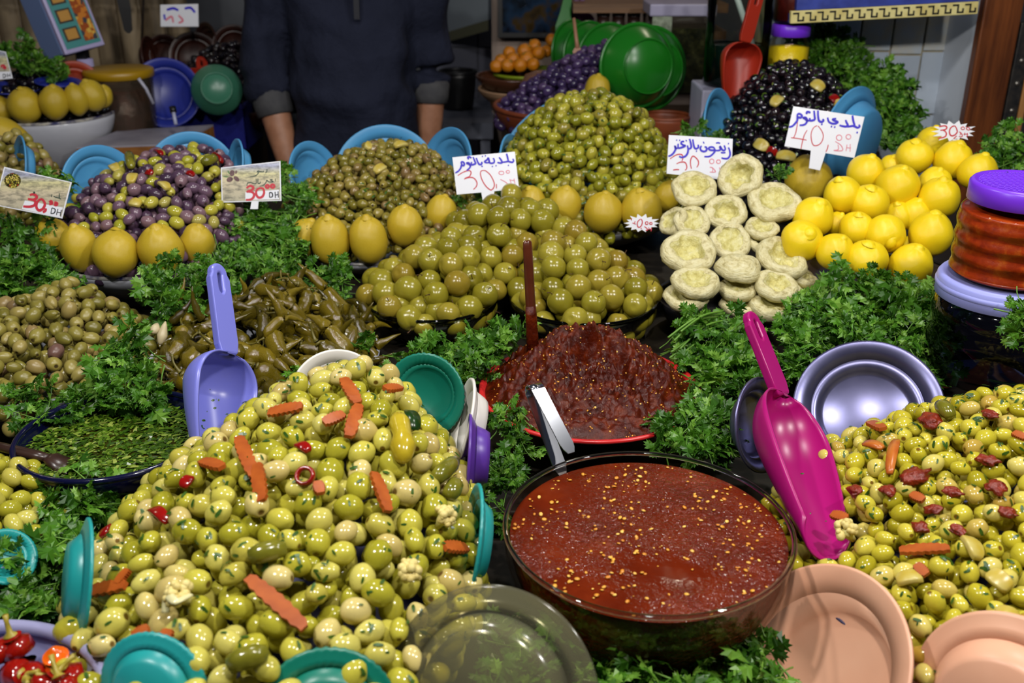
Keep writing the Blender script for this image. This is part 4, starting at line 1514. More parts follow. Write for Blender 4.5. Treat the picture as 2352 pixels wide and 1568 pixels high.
for px, py, r, Y, ax, k, lab in (
        (-2, 252, 30, 2.40, (0, -0.1, 1), 2, 'lemon cut by the left edge on the far white bowl'), (57, 243, 38, 2.385, (0, -0.1, 1), 2, 'lemon second from the edge on the far white bowl'), (124, 236, 33, 2.39, (0.1, -0.1, 1), 3, 'lemon in the middle of the far white bowl'),
        (176, 229, 27, 2.41, (-0.1, -0.1, 1), 1, 'slim lemon on the far white bowl'), (211, 219, 30, 2.44, (-0.3, -0.1, 1), 3, 'lemon with neck at the right of the far white bowl'), (236, 222, 22, 2.47, (0.3, -0.1, 1), 0, 'last lemon at the right end of the far white bowl')):
    lemon(px, py, r, Y, M_lem_old, lab, G5, ax, k)
for px, py, r, Y, lab in ((8, 312, 42, 2.16, 'pale yellow melon shaped lemon low at the left edge'), (32, 318, 30, 2.18, 'second pale yellow lemon low at the left edge')):
    lemon(px, py, r, Y, M_lem_old, lab, G5, (-0.8, -0.3, 0.5), 1)
# the big citrus that carries the large card
lemon(1857, 412, 53, 1.80, M_lem_old, 'big yellow citrus with the large price card stuck in it', G4, (0.1, 0.7, 0.7), 2)

# ------------------------------------------------------------------ green plums
PLUM = [(0, (118, 110, 24)), (0.35, (138, 130, 36)), (0.7, (154, 143, 48)), (1, (134, 114, 34))]
M_plum = fruit_mat('pickled_plum_skin', PLUM, mott=0.2, mscale=40, rough=0.2, bump=(35, 0.05), sss=0.1)
M_stem = plain('dry_stem', (74, 48, 20), 0.7)
H_PLUM = Heap(Cone(-0.128, 1.495, 0.097, 0.112, 0.992, 1.066, -0.075, 1.565, 1.5), Cone(0.113, 1.495, 0.107, 0.118, 0.992, 1.066, 0.08, 1.565, 1.5), Cone(0.0, 1.60, 0.15, 0.10, 1.015, 1.098, -0.01, 1.655, 1.5))


def plum_mesh(seed, slit=False):
    R = random.Random(seed)
    off = Vector((R.uniform(0, 50), 0, 3))
    p0 = R.uniform(0, 6.28)

    def f(th, ph):
        p = Vector((math.sin(th) * math.cos(ph), math.sin(th) * math.sin(ph), math.cos(th)))
        r = 1 + 0.05 * noise.noise(p * 1.3 + off)
        if th < 0.5:
            r -= 0.14 * (1 - th / 0.5) ** 2
        if slit:
            d = (ph - p0 + math.pi) % (2 * math.pi) - math.pi
            r -= 0.07 * math.exp(-(d * math.sin(th) / 0.07) ** 2) * (1 if 0.3 < th < 2.2 else 0.2)
        return r
    return spheroid(28 if slit else 22, 16, f)


PLM = []
for s in range(6):
    me = mesh('plum', *plum_mesh(s + 1, s in (1, 3, 5)))
    me.materials.append(M_plum)
    PLM.append(me)
STM = []
for s in range(3):
    me = mesh('stem', *tube(spline([(0, 0, 0.84), (0.02, 0.0, 1.0), (0.06 * s, 0.05, 1.15), (0.16 * s, 0.08, 1.32)], 3), [0.05, 0.04, 0.035, 0.033, 0.03, 0.03, 0.03, 0.035, 0.04, 0.05], 7))
    me.materials.append(M_stem)
    STM.append(me)
R = random.Random(4)
pts = pack(H_PLUM, 0.0405, 101, k=0.74, jit=0.16, iters=20)
IT = []
LOP = Heap(*[Cone(*(c.a[:4] + (c.a[4] - 0.02, c.a[5] - 0.02) + c.a[6:])) for c in H_PLUM.c])
for p in pack(LOP, 0.034, 102, k=0.8, iters=3):
    IT.append((R.randrange(3), basis(rnd_unit(R), rnd_unit(R), p, 0.0178)))
tag(obj('green_plum_mass', join_copies('plums', [plum_mesh(s) for s in (1, 2, 3)], IT), fruit_mat('plum_mass_skin', PLUM, per='island', rough=0.25)), 'pickled green plums lower in the pile', 'plum', kind='stuff')
for cx, R_in in ((-0.128, 0.106), (0.113, 0.118)):      # the plums seen through the glass
    for k in range(15):
        a = math.pi + math.pi * (k + 0.5) / 15
        for z, rr in ((0.968, R_in - 0.022), (0.945, R_in - 0.034)):
            if z < .95 and k % 2:
                continue
            pts.append(Vector((cx + rr * math.cos(a + z * 9), 1.475 + rr * math.sin(a + z * 9), z)))
parea = area_namer(pts)
for i, p in enumerate(pts):
    side = 'left' if p.x < -0.01 else 'right'
    glass = p.z < 0.975
    stalk = R.random() < 0.55
    slit = i % 6 in (1, 3, 5)
    what = ('slit ' if slit else 'smooth ') + 'green plum ' + ('with dry stem ' if stalk else '')
    lab = (what + 'behind the glass of the %s bowl' % side) if glass else what + 'in the %s of the plum pile' % parea(p)
    e = thing('green_plum', lab, 'plum', group='pickled green plums')
    n = H_PLUM.normal(p.x, p.y) if H_PLUM.h(p.x, p.y) is not None else Vector((0, 0, 1))
    ax = (rnd_unit(R) + n * 0.4 + Vector((0, -0.45, 0))).normalized()
    r = 0.0200 * R.uniform(0.9, 1.1)
    e.matrix_world = basis(ax, rnd_unit(R), p, (r, r * R.uniform(.94, 1.03), r * R.uniform(0.92, 1.04)))
    obj('flesh', PLM[i % 6], None, e)
    if stalk:
        obj('stem', STM[i % 3], None, e)

# ------------------------------------------------------------------ artichoke hearts
t = NT('artichoke_flesh')
co = t.coord('Object')
mp = t.node('ShaderNodeMapping')
t.link(co, mp.inputs[0])
mp.inputs['Scale'].default_value = (1, 1, 5)
n1 = t.noise(3.2, 5, mp.outputs[0], 0.6)
n2 = t.noise(9, 4, co)
c = t.ramp(n1, [(0.28, srgb((150, 136, 84))), (0.45, srgb((206, 196, 146))), (0.7, srgb((222, 216, 176)))])
c = t.mix(t.ramp(n2, [(0.55, (0, 0, 0, 1)), (0.75, (0.6, 0.6, 0.6, 1))]), c, srgb((176, 160, 104)))
t.set(Base_Color=c, Roughness=0.4)
t.bump(n1, 0.35, 0.05)
M_arti = t.m
t = NT('artichoke_hollow')
co = t.coord('Object')
n1 = t.noise(3.5, 5, co, 0.65)
t.set(Base_Color=t.ramp(n1, [(0.3, srgb((172, 158, 78))), (0.5, srgb((208, 200, 130))), (0.7, srgb((222, 216, 168)))]), Roughness=0.45)
t.bump(n1, 0.4, 0.06)
M_arti_in = t.m


def artichoke(seed, deep=0.3, flip=False):
    R = random.Random(seed)
    off = Vector((R.uniform(0, 40), R.uniform(0, 40), 0))
    prof = [(0.0001, -0.55), (0.45, -0.52), (0.78, -0.38), (0.96, -0.14), (1.0, 0.04), (0.94, 0.17), (0.82, 0.235), (0.68, 0.235), (0.60, 0.20)]
    hol = [(0.61, 0.205), (0.52, 0.12), (0.42, 0.2 - deep * .9), (0.28, 0.16 - deep), (0.14, 0.2 - deep), (0.0001, 0.22 - deep)]

    def wob(V):
        out = []
        for x, y, z in V:
            a = math.atan2(y, x)
            p = Vector((math.cos(a) * 1.3, math.sin(a) * 1.3, z * 1.5)) + off
            rr = math.hypot(x, y)
            k = 1 + 0.16 * noise.noise(p) + 0.04 * noise.noise(p * 4) + (0.25 * noise.noise(p * 1.6 + Vector((9, 0, 0))) if 0.1 < rr < 0.63 and z > 0 - deep else 0)
            out.append((x * k, y * k, z * (1 + 0.2 * noise.noise(p + Vector((5, 5, 5)))) + 0.04 * noise.noise(p * 3)))
        return out
    V, F = lathe(prof, 40)
    Vh, Fh = lathe(hol, 40)
    a, b = mesh('cup', wob(V), F), mesh('hollow', wob(Vh), Fh)
    a.materials.append(M_arti)
    b.materials.append(M_arti_in)
    return a, b


ART = [artichoke(s, (0.34, 0.22, 0.28, 0.12, 0.4)[s % 5]) for s in range(7)]
AL = [(1576, 682, 52, 1.415, (-.1, -.2, 1), 0, 'artichoke heart at the bottom left of the stack beside the plums'), (1697, 700, 44, 1.42, (0, -.1, 1), 3, 'artichoke heart pressed flat in the bottom middle of the stack'), (1779, 702, 62, 1.405, (.05, -.15, 1), 1, 'wide artichoke heart at the bottom right of the stack'),
      (1845, 664, 40, 1.45, (.5, -.2, 1), 2, 'artichoke heart tucked behind the bottom right of the stack'), (1838, 632, 42, 1.48, (.4, -.2, 1), 4, 'artichoke heart showing its side at the right of the stack'), (1600, 648, 56, 1.42, (-.05, -.25, 1), 1, 'creamy artichoke heart above the bottom left one'),
      (1694, 664, 44, 1.43, (0, -.1, 1), 3, 'thin artichoke heart under the domed one'), (1781, 655, 50, 1.42, (.1, -.35, 1), 0, 'artichoke heart with brown edge at the lower right'), (1696, 617, 54, 1.45, (0, .2, -1), 2, 'domed artichoke heart lying upside down in the middle'),
      (1797, 592, 61, 1.475, (.25, -.5, 1), 0, 'large yellowish artichoke heart at the right of the stack'), (1581, 578, 62, 1.48, (-.1, -.55, 1), 0, 'large yellowish artichoke heart at the left of the stack'), (1678, 553, 47, 1.515, (-.1, -.85, .9), 3, 'flat faced artichoke heart in the middle of the stack'),
      (1752, 556, 42, 1.52, (0, -.2, 1), 2, 'artichoke heart under the small pale one'), (1748, 524, 39, 1.53, (0, -.35, 1), 1, 'small pale artichoke heart right of the middle'), (1545, 508, 38, 1.56, (-.8, -.4, .7), 2, 'artichoke heart seen from the side behind the plums'),
      (1590, 508, 42, 1.545, (-.1, -.75, 1), 3, 'smooth closed artichoke heart at the upper left'), (1667, 486, 49, 1.56, (-.1, -.8, 1), 4, 'deeply hollowed artichoke heart in the upper middle'), (1777, 462, 59, 1.57, (-.05, -.65, 1), 6, 'wide creased artichoke heart at the upper right'),
      (1595, 434, 53, 1.60, (-.05, -.6, 1), 5, 'brownish artichoke heart in front of the blue lettered card'), (1699, 404, 54, 1.61, (-.55, -.8, .7), 4, 'topmost tilted artichoke heart beside the blue lettered card')]
for px, py, r, Y, ax, k, lab in AL:
    c = at(px, py, Y)
    s = r * mpp(c)
    e = thing('artichoke_heart', lab, 'artichoke', group='stacked artichoke hearts')
    e.matrix_world = basis(ax, (math.cos(px), math.sin(px), 0), c, (s, s, s * 0.92))
    obj('cup', ART[k][0], None, e)
    obj('hollow', ART[k][1], None, e)

# ------------------------------------------------------------------ pickled green chillies
PEP = [(0, (62, 54, 8)), (0.4, (86, 74, 12)), (0.8, (110, 94, 20)), (1, (124, 108, 34))]
M_pep = fruit_mat('pickled_chilli_skin', PEP, mott=0.3, mscale=50, rough=0.14, spec=0.65, bump=(55, 0.25))
M_pepstem = plain('chilli_stem', (96, 88, 34), 0.4)


def pepper_mesh(seed):
    R = random.Random(seed)
    b = R.uniform(-0.5, 0.5)
    c = R.uniform(-0.25, 0.25)
    path, rad = [], []
    fat = R.uniform(0.115, 0.155)
    n = 15
    for i in range(n + 1):
        u = i / n
        path.append((b * (u - 0.5) ** 2 * 0.9, c * math.sin(u * 3.1), 0.5 - u))
        prof = min(1, (u / 0.12) ** 0.5 if u > 0 else 0.12) * (1 - u) ** 0.72
        rad.append(max(fat * prof * 1.12, 0.006) * (1 + 0.1 * noise.noise(Vector((u * 6, seed, 0)))))
    V, F = tube(path, rad, 12)
    V = [v + Vector((noise.noise(v * 9 + Vector((seed, 0, 0))), noise.noise(v * 9 + Vector((0, seed, 0))), 0)) * 0.028 for v in V]
    p0 = Vector(path[0])
    stem = tube(spline([p0 + Vector((0, 0, -0.03)), p0 + Vector((0, 0, 0.05)), p0 + Vector((0.04, 0.02, 0.16)), p0 + Vector((0.11, 0.03, 0.24))], 3), [0.055, 0.05, 0.035, 0.024, 0.02, 0.018, 0.016, 0.016, 0.017, 0.02], 7)
    return (V, F), stem


PM = []
for s in range(7):
    a, b = pepper_mesh(s + 1)
    ma, mb = mesh('chilli', *a), mesh('stem', *b)
    ma.materials.append(M_pep)
    mb.materials.append(M_pepstem)
    PM.append((ma, mb, a))
H_PEP = Heap(Cone(-0.355, 1.30, 0.162, 0.165, 0.968, 1.032, -0.33, 1.40, 1.5))
R = random.Random(8)
pts = pack(H_PEP, 0.028, 201, k=0.85, jit=0.35, iters=6)
IT = []
parea = area_namer(pts)
for i, p in enumerate(pts):
    n = H_PEP.normal(p.x, p.y)
    ax = fruit_orient(R, n, 0.9)
    if R.random() < 0.5:
        ax = (ax + Vector((0, -0.9, -0.35))).normalized()
    s = 0.088 * R.uniform(0.75, 1.25)
    e = thing('pickled_chilli', '%spickled chilli pointing %s in the %s of the chilli heap' % ('long ' if s > 0.094 else 'short ' if s < 0.08 else '', 'left' if ax.x > 0.35 else 'right' if ax.x < -0.35 else 'forward' if ax.y > 0 else 'back', parea(p)), 'chilli', group='pickled green chillies')
    e.matrix_world = basis(ax, rnd_unit(R), p + n * R.uniform(-0.004, 0.006), s)
    obj('pod', PM[i % 7][0], None, e)
    obj('stem', PM[i % 7][1], None, e)
    IT.append((i % 7, basis(fruit_orient(R, n, 0.9), rnd_unit(R), p - Vector((0.008, 0, 0.017)), 0.07)))
tag(obj('pickled_chilli_mass', join_copies('mass', [q[2] for q in PM], IT), fruit_mat('pickled_chilli_mass_skin', PEP, per='island', rough=0.18)), 'pickled green chillies lower in the heap behind the blue scoop', 'chilli', kind='stuff')
for px, py, qx, qy, Y, lab in ((410, 700, 428, 638, 1.36, 'thin upright pickled chilli against the parsley at left'), (395, 745, 450, 680, 1.32, 'fat pointed pickled chilli at the left of the heap')):
    a, b = at(px, py, Y), at(qx, qy, Y + 0.02)
    e = thing('pickled_chilli', lab, 'chilli', group='pickled green chillies')
    e.matrix_world = basis(a - b, (1, 0, 0), (a + b) / 2, (b - a).length * 1.05)
    obj('pod', PM[2][0], None, e)
    obj('stem', PM[2][1], None, e)
# two garlic cloves by the chillies
M_garlic = plain('garlic_clove', (196, 182, 146), 0.4, c2=(180, 166, 130), nscale=60)
for px, py, qx, qy, Y, lab in ((352, 765, 362, 742, 1.275, 'left of the two pale garlic cloves beside the chillies'), (368, 792, 380, 738, 1.27, 'right of the two pale garlic cloves beside the chillies')):
    a, b = at(px, py, Y), at(qx, qy, Y + 0.02)
    d = b - a
    tag(obj('garlic_clove', mesh('clove', *tube([a, a + d * .1, a + d * .4, a + d * .8, b], [.001, .0045, .0075, .004, .001], 10)), M_garlic), lab, 'garlic', 'garlic cloves')

# ------------------------------------------------------------------ red chillies in the lavender bowl
M_redch = plain('red_chilli_skin', (150, 20, 6), 0.14, 0.6, c2=(116, 10, 6), nscale=50)
M_orch = plain('orange_chilli_skin', (214, 96, 8), 0.14, 0.6, c2=(200, 76, 8), nscale=40)
M_chst = plain('yellow_green_stem', (150, 134, 44), 0.4)
rc = mesh('red_chilli', *tube([(0, 0, 0.5), (0, 0, 0.46), (0, 0, 0.3), (0.02, 0, 0.05), (0.01, 0, -0.25), (0, 0, -0.45), (0, 0, -0.5)], [0.05, 0.24, 0.36, 0.37, 0.27, 0.1, 0.01], 14))
rs = mesh('stem', *tube([(0, 0, 0.42), (0, 0, 0.5), (0.02, 0, 0.58), (0.05, 0.02, 0.8), (0.1, 0.02, 1.0)], [0.2, 0.16, 0.07, 0.05, 0.07], 8))
rc2 = rc.copy()
rc.materials.append(M_redch)
rc2.materials.append(M_orch)
rs.materials.append(M_chst)
for px, py, k, s, ax, lab in ((45, 1500, 0, 0.036, (-.3, .1, 1), 'dark red chilli with upright stem in the lavender bowl'), (130, 1525, 1, 0.038, (-.1, .1, -1), 'bright orange chilli with its point up in the lavender bowl'), (30, 1550, 0, 0.034, (.7, -.4, .4), 'red chilli in front at the left edge of the lavender bowl'),
                              (185, 1558, 0, 0.034, (-.7, -.3, .3), 'red chilli at the right side of the lavender bowl'), (75, 1548, 0, 0.03, (.2, -.8, .4), 'small red chilli behind the yellow stems'), (5, 1510, 0, 0.036, (-.6, 0, .8), 'red chilli half cut by the left edge'), (95, 1590, 0, .036, (.5, .4, .6), 'red chilli at the bottom of the picture in the lavender bowl'), (160, 1600, 0, .036, (-.5, .4, .6), 'red chilli low beside the orange one')):
    c = atz(px, py, 0.985)
    e = thing('red_chilli', lab, 'chilli', group='red chillies in the lavender bowl')
    e.matrix_world = basis(ax, (1, 0.3, 0), c, s)
    obj('pod', rc2 if k else rc, None, e)
    obj('stem', rs, None, e)
# ------------------------------------------------------------------ parsley
t = NT('parsley_leaf')
co = t.coord('Object')
oi = t.node('ShaderNodeObjectInfo').outputs['Random']
isl = t.node('ShaderNodeNewGeometry').outputs['Random Per Island']
ad = t.node('ShaderNodeMath', operation='ADD')
t.link(oi, ad.inputs[0])
t.link(isl, ad.inputs[1])
fr_ = t.node('ShaderNodeMath', operation='FRACT')
t.link(ad.outputs[0], fr_.inputs[0])
c = t.ramp(fr_.outputs[0], [(0, srgb((38, 78, 15))), (0.35, srgb((60, 108, 24))), (0.7, srgb((82, 134, 34))), (1, srgb((124, 168, 64)))])
t.set(Base_Color=c, Roughness=0.36)
t.b.inputs['Specular IOR Level'].default_value = 0.45
M_pars = t.m
# light shines through the thin leaves
tr = t.node('ShaderNodeBsdfTranslucent')
tc = t.mix(1.0, c, (0.9, 1.0, 0.35, 1), 'MULTIPLY')
t.link(tc, tr.inputs[0])
mx = t.node('ShaderNodeMixShader')
mx.inputs[0].default_value = 0.25
t.link(t.b.outputs[0], mx.inputs[1])
t.link(tr.outputs[0], mx.inputs[2])
t.link(mx.outputs[0], t.n['Material Output'].inputs[0])
M_pstem = plain('parsley_stem', (84, 128, 40), 0.4, c2=(104, 146, 54), nscale=40)


def leaflet(L, W, R):
    """one toothed parsley leaflet along +y, folded on its midrib"""
    out = [(0.0, 0.0), (0.07, 0.16), (0.30, 0.27), (0.43, 0.42), (0.22, 0.47), (0.42, 0.62), (0.50, 0.80), (0.24, 0.72), (0.27, 0.95), (0.11, 0.86)]
    V = [(0, 0, 0), (0, 0.35 * L, 0.05 * L), (0, 0.68 * L, 0.06 * L), (0, L * 1.04, 0.0)]
    droop = R.uniform(-0.1, 0.3)
    F = []
    for s in (1, -1):
        b = len(V)
        for (x, y) in out:
            xx = x * W * s * R.uniform(0.9, 1.1)
            V.append((xx, y * L, -abs(xx) * 0.35 * R.uniform(-0.5, 1.4) - droop * L * y * y + 0.03 * L * R.uniform(-1, 1)))
        seq = [(1, b + 1, 0), (1, b + 2, b + 1), (1, b + 3, b + 2), (1, b + 4, b + 3), (2, b + 4, 1), (2, b + 5, b + 4), (2, b + 6, b + 5), (2, b + 7, b + 6), (2, b + 8, b + 7), (2, b + 9, b + 8), (2, 3, b + 9)]
        for f in seq:
            F.append(f if s > 0 else tuple(reversed(f)))
    V = [(v[0], v[1], v[2] - (droop * L * (v[1] / L) ** 2 if i < 4 else 0)) for i, v in enumerate(V)]
    return V, F


def pleaf(seed):
    """a whole parsley leaf: three stalked leaflets; about 1 unit long from its foot"""
    R = random.Random(seed)
    parts = []
    for a, L, off in ((0.0, 0.62, 0.38), (0.85, 0.52, 0.28), (-0.85, 0.52, 0.28)):
        a += R.uniform(-.15, .15)
        M = Matrix.Translation((0, off * 0.8, 0)) @ Matrix.Rotation(-a, 4, 'Z') @ Matrix.Rotation(R.uniform(-.25, .35), 4, 'X') @ Matrix.Rotation(R.uniform(-.5, .5), 4, 'Y')
        parts.append(moved(leaflet(L * R.uniform(.9, 1.15), L * 0.95 * R.uniform(.85, 1.2), R), M))
    parts.append(tube([(0, 0, 0), (0, 0.2, 0.01), (0, 0.4, 0.0)], [0.022, 0.02, 0.014], 4, cap=False))
    return merge(*parts)


LEAVES = [pleaf(s) for s in range(8)]
LEAF_ME = []
for lf in LEAVES:
    me = mesh('leaf', *lf, smooth=False)
    me.materials.append(M_pars)
    LEAF_ME.append(me)


def sprig_plan(seed):
    """a stem with leaves: (stem path, [(leaf index, matrix)]); about 1 unit long along +y"""
    R = random.Random(seed)
    bx, bz = R.uniform(-.25, .25), R.uniform(-.1, .25)
    path = [Vector((bx * u * u, u * 0.75, bz * u * u)) for u in (0, 0.3, 0.6, 0.85, 1.0)]
    lv = []
    for u, side in ((1.0, 0), (0.86, 1), (0.8, -1), (0.58, 1), (0.5, -1)):
        u += R.uniform(-.04, .04)
        p = Vector((bx * u * u, u * 0.75, bz * u * u))
        a = -side * R.uniform(0.6, 1.15) + R.uniform(-.15, .15)
        s = (0.54 if side == 0 else 0.48) * R.uniform(0.8, 1.25)
        M = Matrix.Translation(p) @ Matrix.Rotation(a, 4, 'Z') @ Matrix.Rotation(R.uniform(-.7, .5), 4, 'X') @ Matrix.Rotation(R.uniform(-.7, .7), 4, 'Y') @ Matrix.Scale(s, 4)
        lv.append((R.randrange(8), M))
    return path, lv


SPR = []
for s in range(10):
    path, lv = sprig_plan(s)
    st = tube(path, [0.017, 0.015, 0.013, 0.011, 0.009], 5, cap=False)
    sm_ = mesh('stem', *st)
    sm_.materials.append(M_pstem)
    whole = merge(*[moved(LEAVES[k], M) for k, M in lv])
    SPR.append((sm_, lv, whole, st))

SPRIGS = []       # (near-ness, matrix, kind, patch label)


def patch(label, poly, dens=1.0, size=0.062, flow=None, lift=0.35, thick=0.016, seed=0):
    """cover a piece of ground, given by its corners as photo pixel + distance, with sprigs"""
    P = [at(*q) for q in poly]
    R = random.Random(sum(ord(ch) * (i + 1) for i, ch in enumerate(label)))
    c = sum(P, Vector()) / len(P)
    tris = [(c, P[i], P[(i + 1) % len(P)]) for i in range(len(P))]
    areas = [(b - a).cross(q - a).length / 2 for a, b, q in tris]
    tot = sum(areas)
    N = max(5, int(tot / 0.00042 * dens))
    nrm = Vector()
    for a, b, q in tris:
        v = (b - a).cross(q - a)
        nrm += v if v.dot(Vector((0, -0.6, 0.8))) > 0 else -v
    nrm.normalize()
    for _ in range(N):
        a, b, q = R.choices(tris, areas)[0]
        u, v = R.random(), R.random()
        if u + v > 1:
            u, v = 1 - u, 1 - v
        p = a + (b - a) * u + (q - a) * v
        d = rnd_unit(R)
        d = d - nrm * d.dot(nrm)
        d = d.normalized() + Vector(flow or (0, -0.5, 0)) + nrm * R.uniform(-0.1, lift * 2)
        d.normalize()
        z = (nrm + rnd_unit(R) * 0.6 + Vector((0, -0.2, 0.25))).normalized()
        s = size * R.uniform(0.7, 1.2)
        x = d.cross(z)
        if x.length < 1e-3:
            continue
        x.normalize()
        z2 = x.cross(d)
        pos = p + nrm * R.uniform(-thick, thick * 0.6) - d * s * 0.55
        M = Matrix(((x.x * s, d.x * s, z2.x * s, pos.x), (x.y * s, d.y * s, z2.y * s, pos.y), (x.z * s, d.z * s, z2.z * s, pos.z), (0, 0, 0, 1)))
        SPRIGS.append((depth(p) - nrm.dot(pos - p) * 4, M, R.randrange(10), label))


patch('left bed behind the tan olives', [(0, 520, 1.55), (130, 535, 1.55), (95, 575, 1.51), (140, 640, 1.44), (60, 665, 1.42), (0, 665, 1.42)], 1.2)
patch('small tuft above the left printed card', [(75, 385, 1.72), (185, 385, 1.73), (175, 440, 1.67), (60, 410, 1.69)], 1.0, 0.05)
patch('sprigs right of the left printed card', [(180, 430, 1.66), (200, 480, 1.63), (190, 520, 1.61), (172, 490, 1.63)], 1.0, 0.045)
patch('sprigs under the left lemons', [(100, 590, 1.45), (200, 645, 1.42), (205, 672, 1.40), (90, 668, 1.40)], 1.1, 0.05)
patch('bed between left lemons and chillies', [(345, 610, 1.42), (480, 600, 1.44), (480, 690, 1.37), (365, 750, 1.31), (345, 690, 1.36)], 1.2, 0.055)
patch('hanging bunch below the right printed card', [(480, 480, 1.67), (560, 445, 1.69), (640, 440, 1.69), (700, 470, 1.66), (690, 590, 1.57), (640, 645, 1.50), (500, 640, 1.49)], 1.6, 0.055, (0, -0.3, -0.8), 0.4, 0.02)
patch('sprigs behind the right printed card', [(640, 400, 1.76), (720, 410, 1.76), (715, 480, 1.70), (650, 450, 1.70)], 1.1, 0.05)
patch('tuft between chillies and plums', [(700, 605, 1.50), (830, 610, 1.51), (830, 665, 1.45), (720, 700, 1.42)], 1.2, 0.045)
patch('tuft in front of the tan olives', [(215, 800, 1.165), (330, 775, 1.17), (375, 870, 1.11), (330, 930, 1.07), (230, 930, 1.07)], 1.6, 0.06, None, 0.35, 0.02)
patch('bed between tan olives and navy bowl', [(0, 905, 1.12), (200, 915, 1.11), (250, 900, 1.12), (170, 975, 1.05), (30, 975, 1.05)], 1.3, 0.052)
patch('bed at the left edge below the navy bowl', [(85, 1120, 0.93), (270, 1105, 0.935), (255, 1170, 0.89), (150, 1290, 0.82), (125, 1440, 0.75), (0, 1450, 0.745), (0, 1330, 0.80), (60, 1240, 0.85)], 1.5, 0.06, None, 0.35, 0.022)
patch('tuft behind the white plate', [(615, 870, 1.16), (700, 845, 1.18), (690, 890, 1.14), (625, 900, 1.13)], 1.2, 0.045)
patch('bed between plums and red plate', [(800, 825, 1.235), (900, 825, 1.235), (1110, 805, 1.25), (1150, 740, 1.33), (1195, 760, 1.31), (1115, 850, 1.21), (1045, 890, 1.18), (960, 825, 1.235)], 1.4, 0.06)
patch('bed right of the red plate', [(1520, 765, 1.315), (1700, 725, 1.36), (1770, 750, 1.33), (1730, 890, 1.20), (1615, 910, 1.18), (1560, 810, 1.27)], 1.5, 0.062)
patch('bed in front of the lemon pyramid', [(1790, 740, 1.34), (1875, 655, 1.40), (2170, 650, 1.40), (2175, 780, 1.26), (1960, 790, 1.24), (1840, 810, 1.23)], 1.5, 0.062)
patch('parsley drooping left of the steel plate', [(1760, 800, 1.25), (1860, 795, 1.24), (1850, 860, 1.18), (1760, 880, 1.18)], 1.2, 0.055, (0, -0.4, -0.5))
patch('parsley drooping right of the steel plate', [(2040, 780, 1.235), (2165, 780, 1.24), (2165, 860, 1.18), (2110, 880, 1.16)], 1.5, 0.055, (0, -0.4, -0.7))
patch('bed between red plate and sauce bowl', [(1440, 990, 1.08), (1600, 925, 1.13), (1700, 950, 1.10), (1695, 1060, 1.01), (1560, 1030, 1.03)], 1.5, 0.055)
patch('bed left of the sauce bowl', [(1145, 985, 1.09), (1250, 1000, 1.08), (1190, 1065, 1.01), (1160, 1110, 0.97), (1140, 1060, 1.02)], 1.5, 0.052)
patch('sprigs between sauce bowl and teal plate', [(1130, 1090, 0.98), (1175, 1090, 0.98), (1165, 1200, 0.90), (1140, 1250, 0.86)], 1.0, 0.045)
patch('bed in front of the sauce bowl', [(1150, 1400, 0.80), (1260, 1440, 0.77), (1400, 1530, 0.72), (1640, 1520, 0.72), (1770, 1470, 0.74), (1840, 1600, 0.67), (1500, 1640, 0.64), (1130, 1620, 0.65)], 1.0, 0.062)
patch('bunch behind the black olives', [(1795, 115, 2.40), (1890, 60, 2.43), (1990, 100, 2.40), (2010, 205, 2.33), (1960, 190, 2.36), (1840, 150, 2.38), (1775, 195, 2.36)], 1.8, 0.068, (0, -0.4, 0), 0.3, 0.03)
patch('bunch right of the black olives', [(1995, 160, 2.32), (2060, 145, 2.32), (2095, 230, 2.24), (2105, 310, 2.14), (2040, 340, 2.06), (2000, 250, 2.2)], 1.8, 0.066, (0, -0.3, -0.3), 0.3, 0.03)
patch('tuft left of the black olives', [(1545, 310, 1.97), (1605, 285, 1.99), (1650, 330, 1.97), (1630, 365, 1.95), (1550, 340, 1.95)], 1.2, 0.048)
patch('tuft at the door post', [(2245, 330, 1.85), (2340, 310, 1.87), (2352, 390, 1.78), (2290, 400, 1.76)], 1.2, 0.06, (0, -0.2, 0.3))
patch('sprigs over the jars at the right edge', [(2300, 695, 1.10), (2360, 665, 1.10), (2360, 840, 1.06), (2325, 810, 1.07)], 1.3, 0.055, (-0.4, -0.2, -0.3))
patch('bunch behind the far left lemons', [(0, 95, 2.56), (60, 105, 2.56), (145, 155, 2.50), (130, 175, 2.48), (0, 140, 2.5)], 1.4, 0.06)
patch('sprigs behind the crest of the plums', [(1035, 465, 1.73), (1110, 450, 1.73), (1180, 445, 1.75), (1150, 480, 1.71), (1040, 490, 1.71)], 1.0, 0.042)
patch('sprigs at the big citrus', [(1770, 400, 1.70), (1810, 395, 1.72), (1800, 420, 1.68), (1760, 410, 1.68)], 1.0, 0.03)

SPRIGS.sort(key=lambda q: q[0])
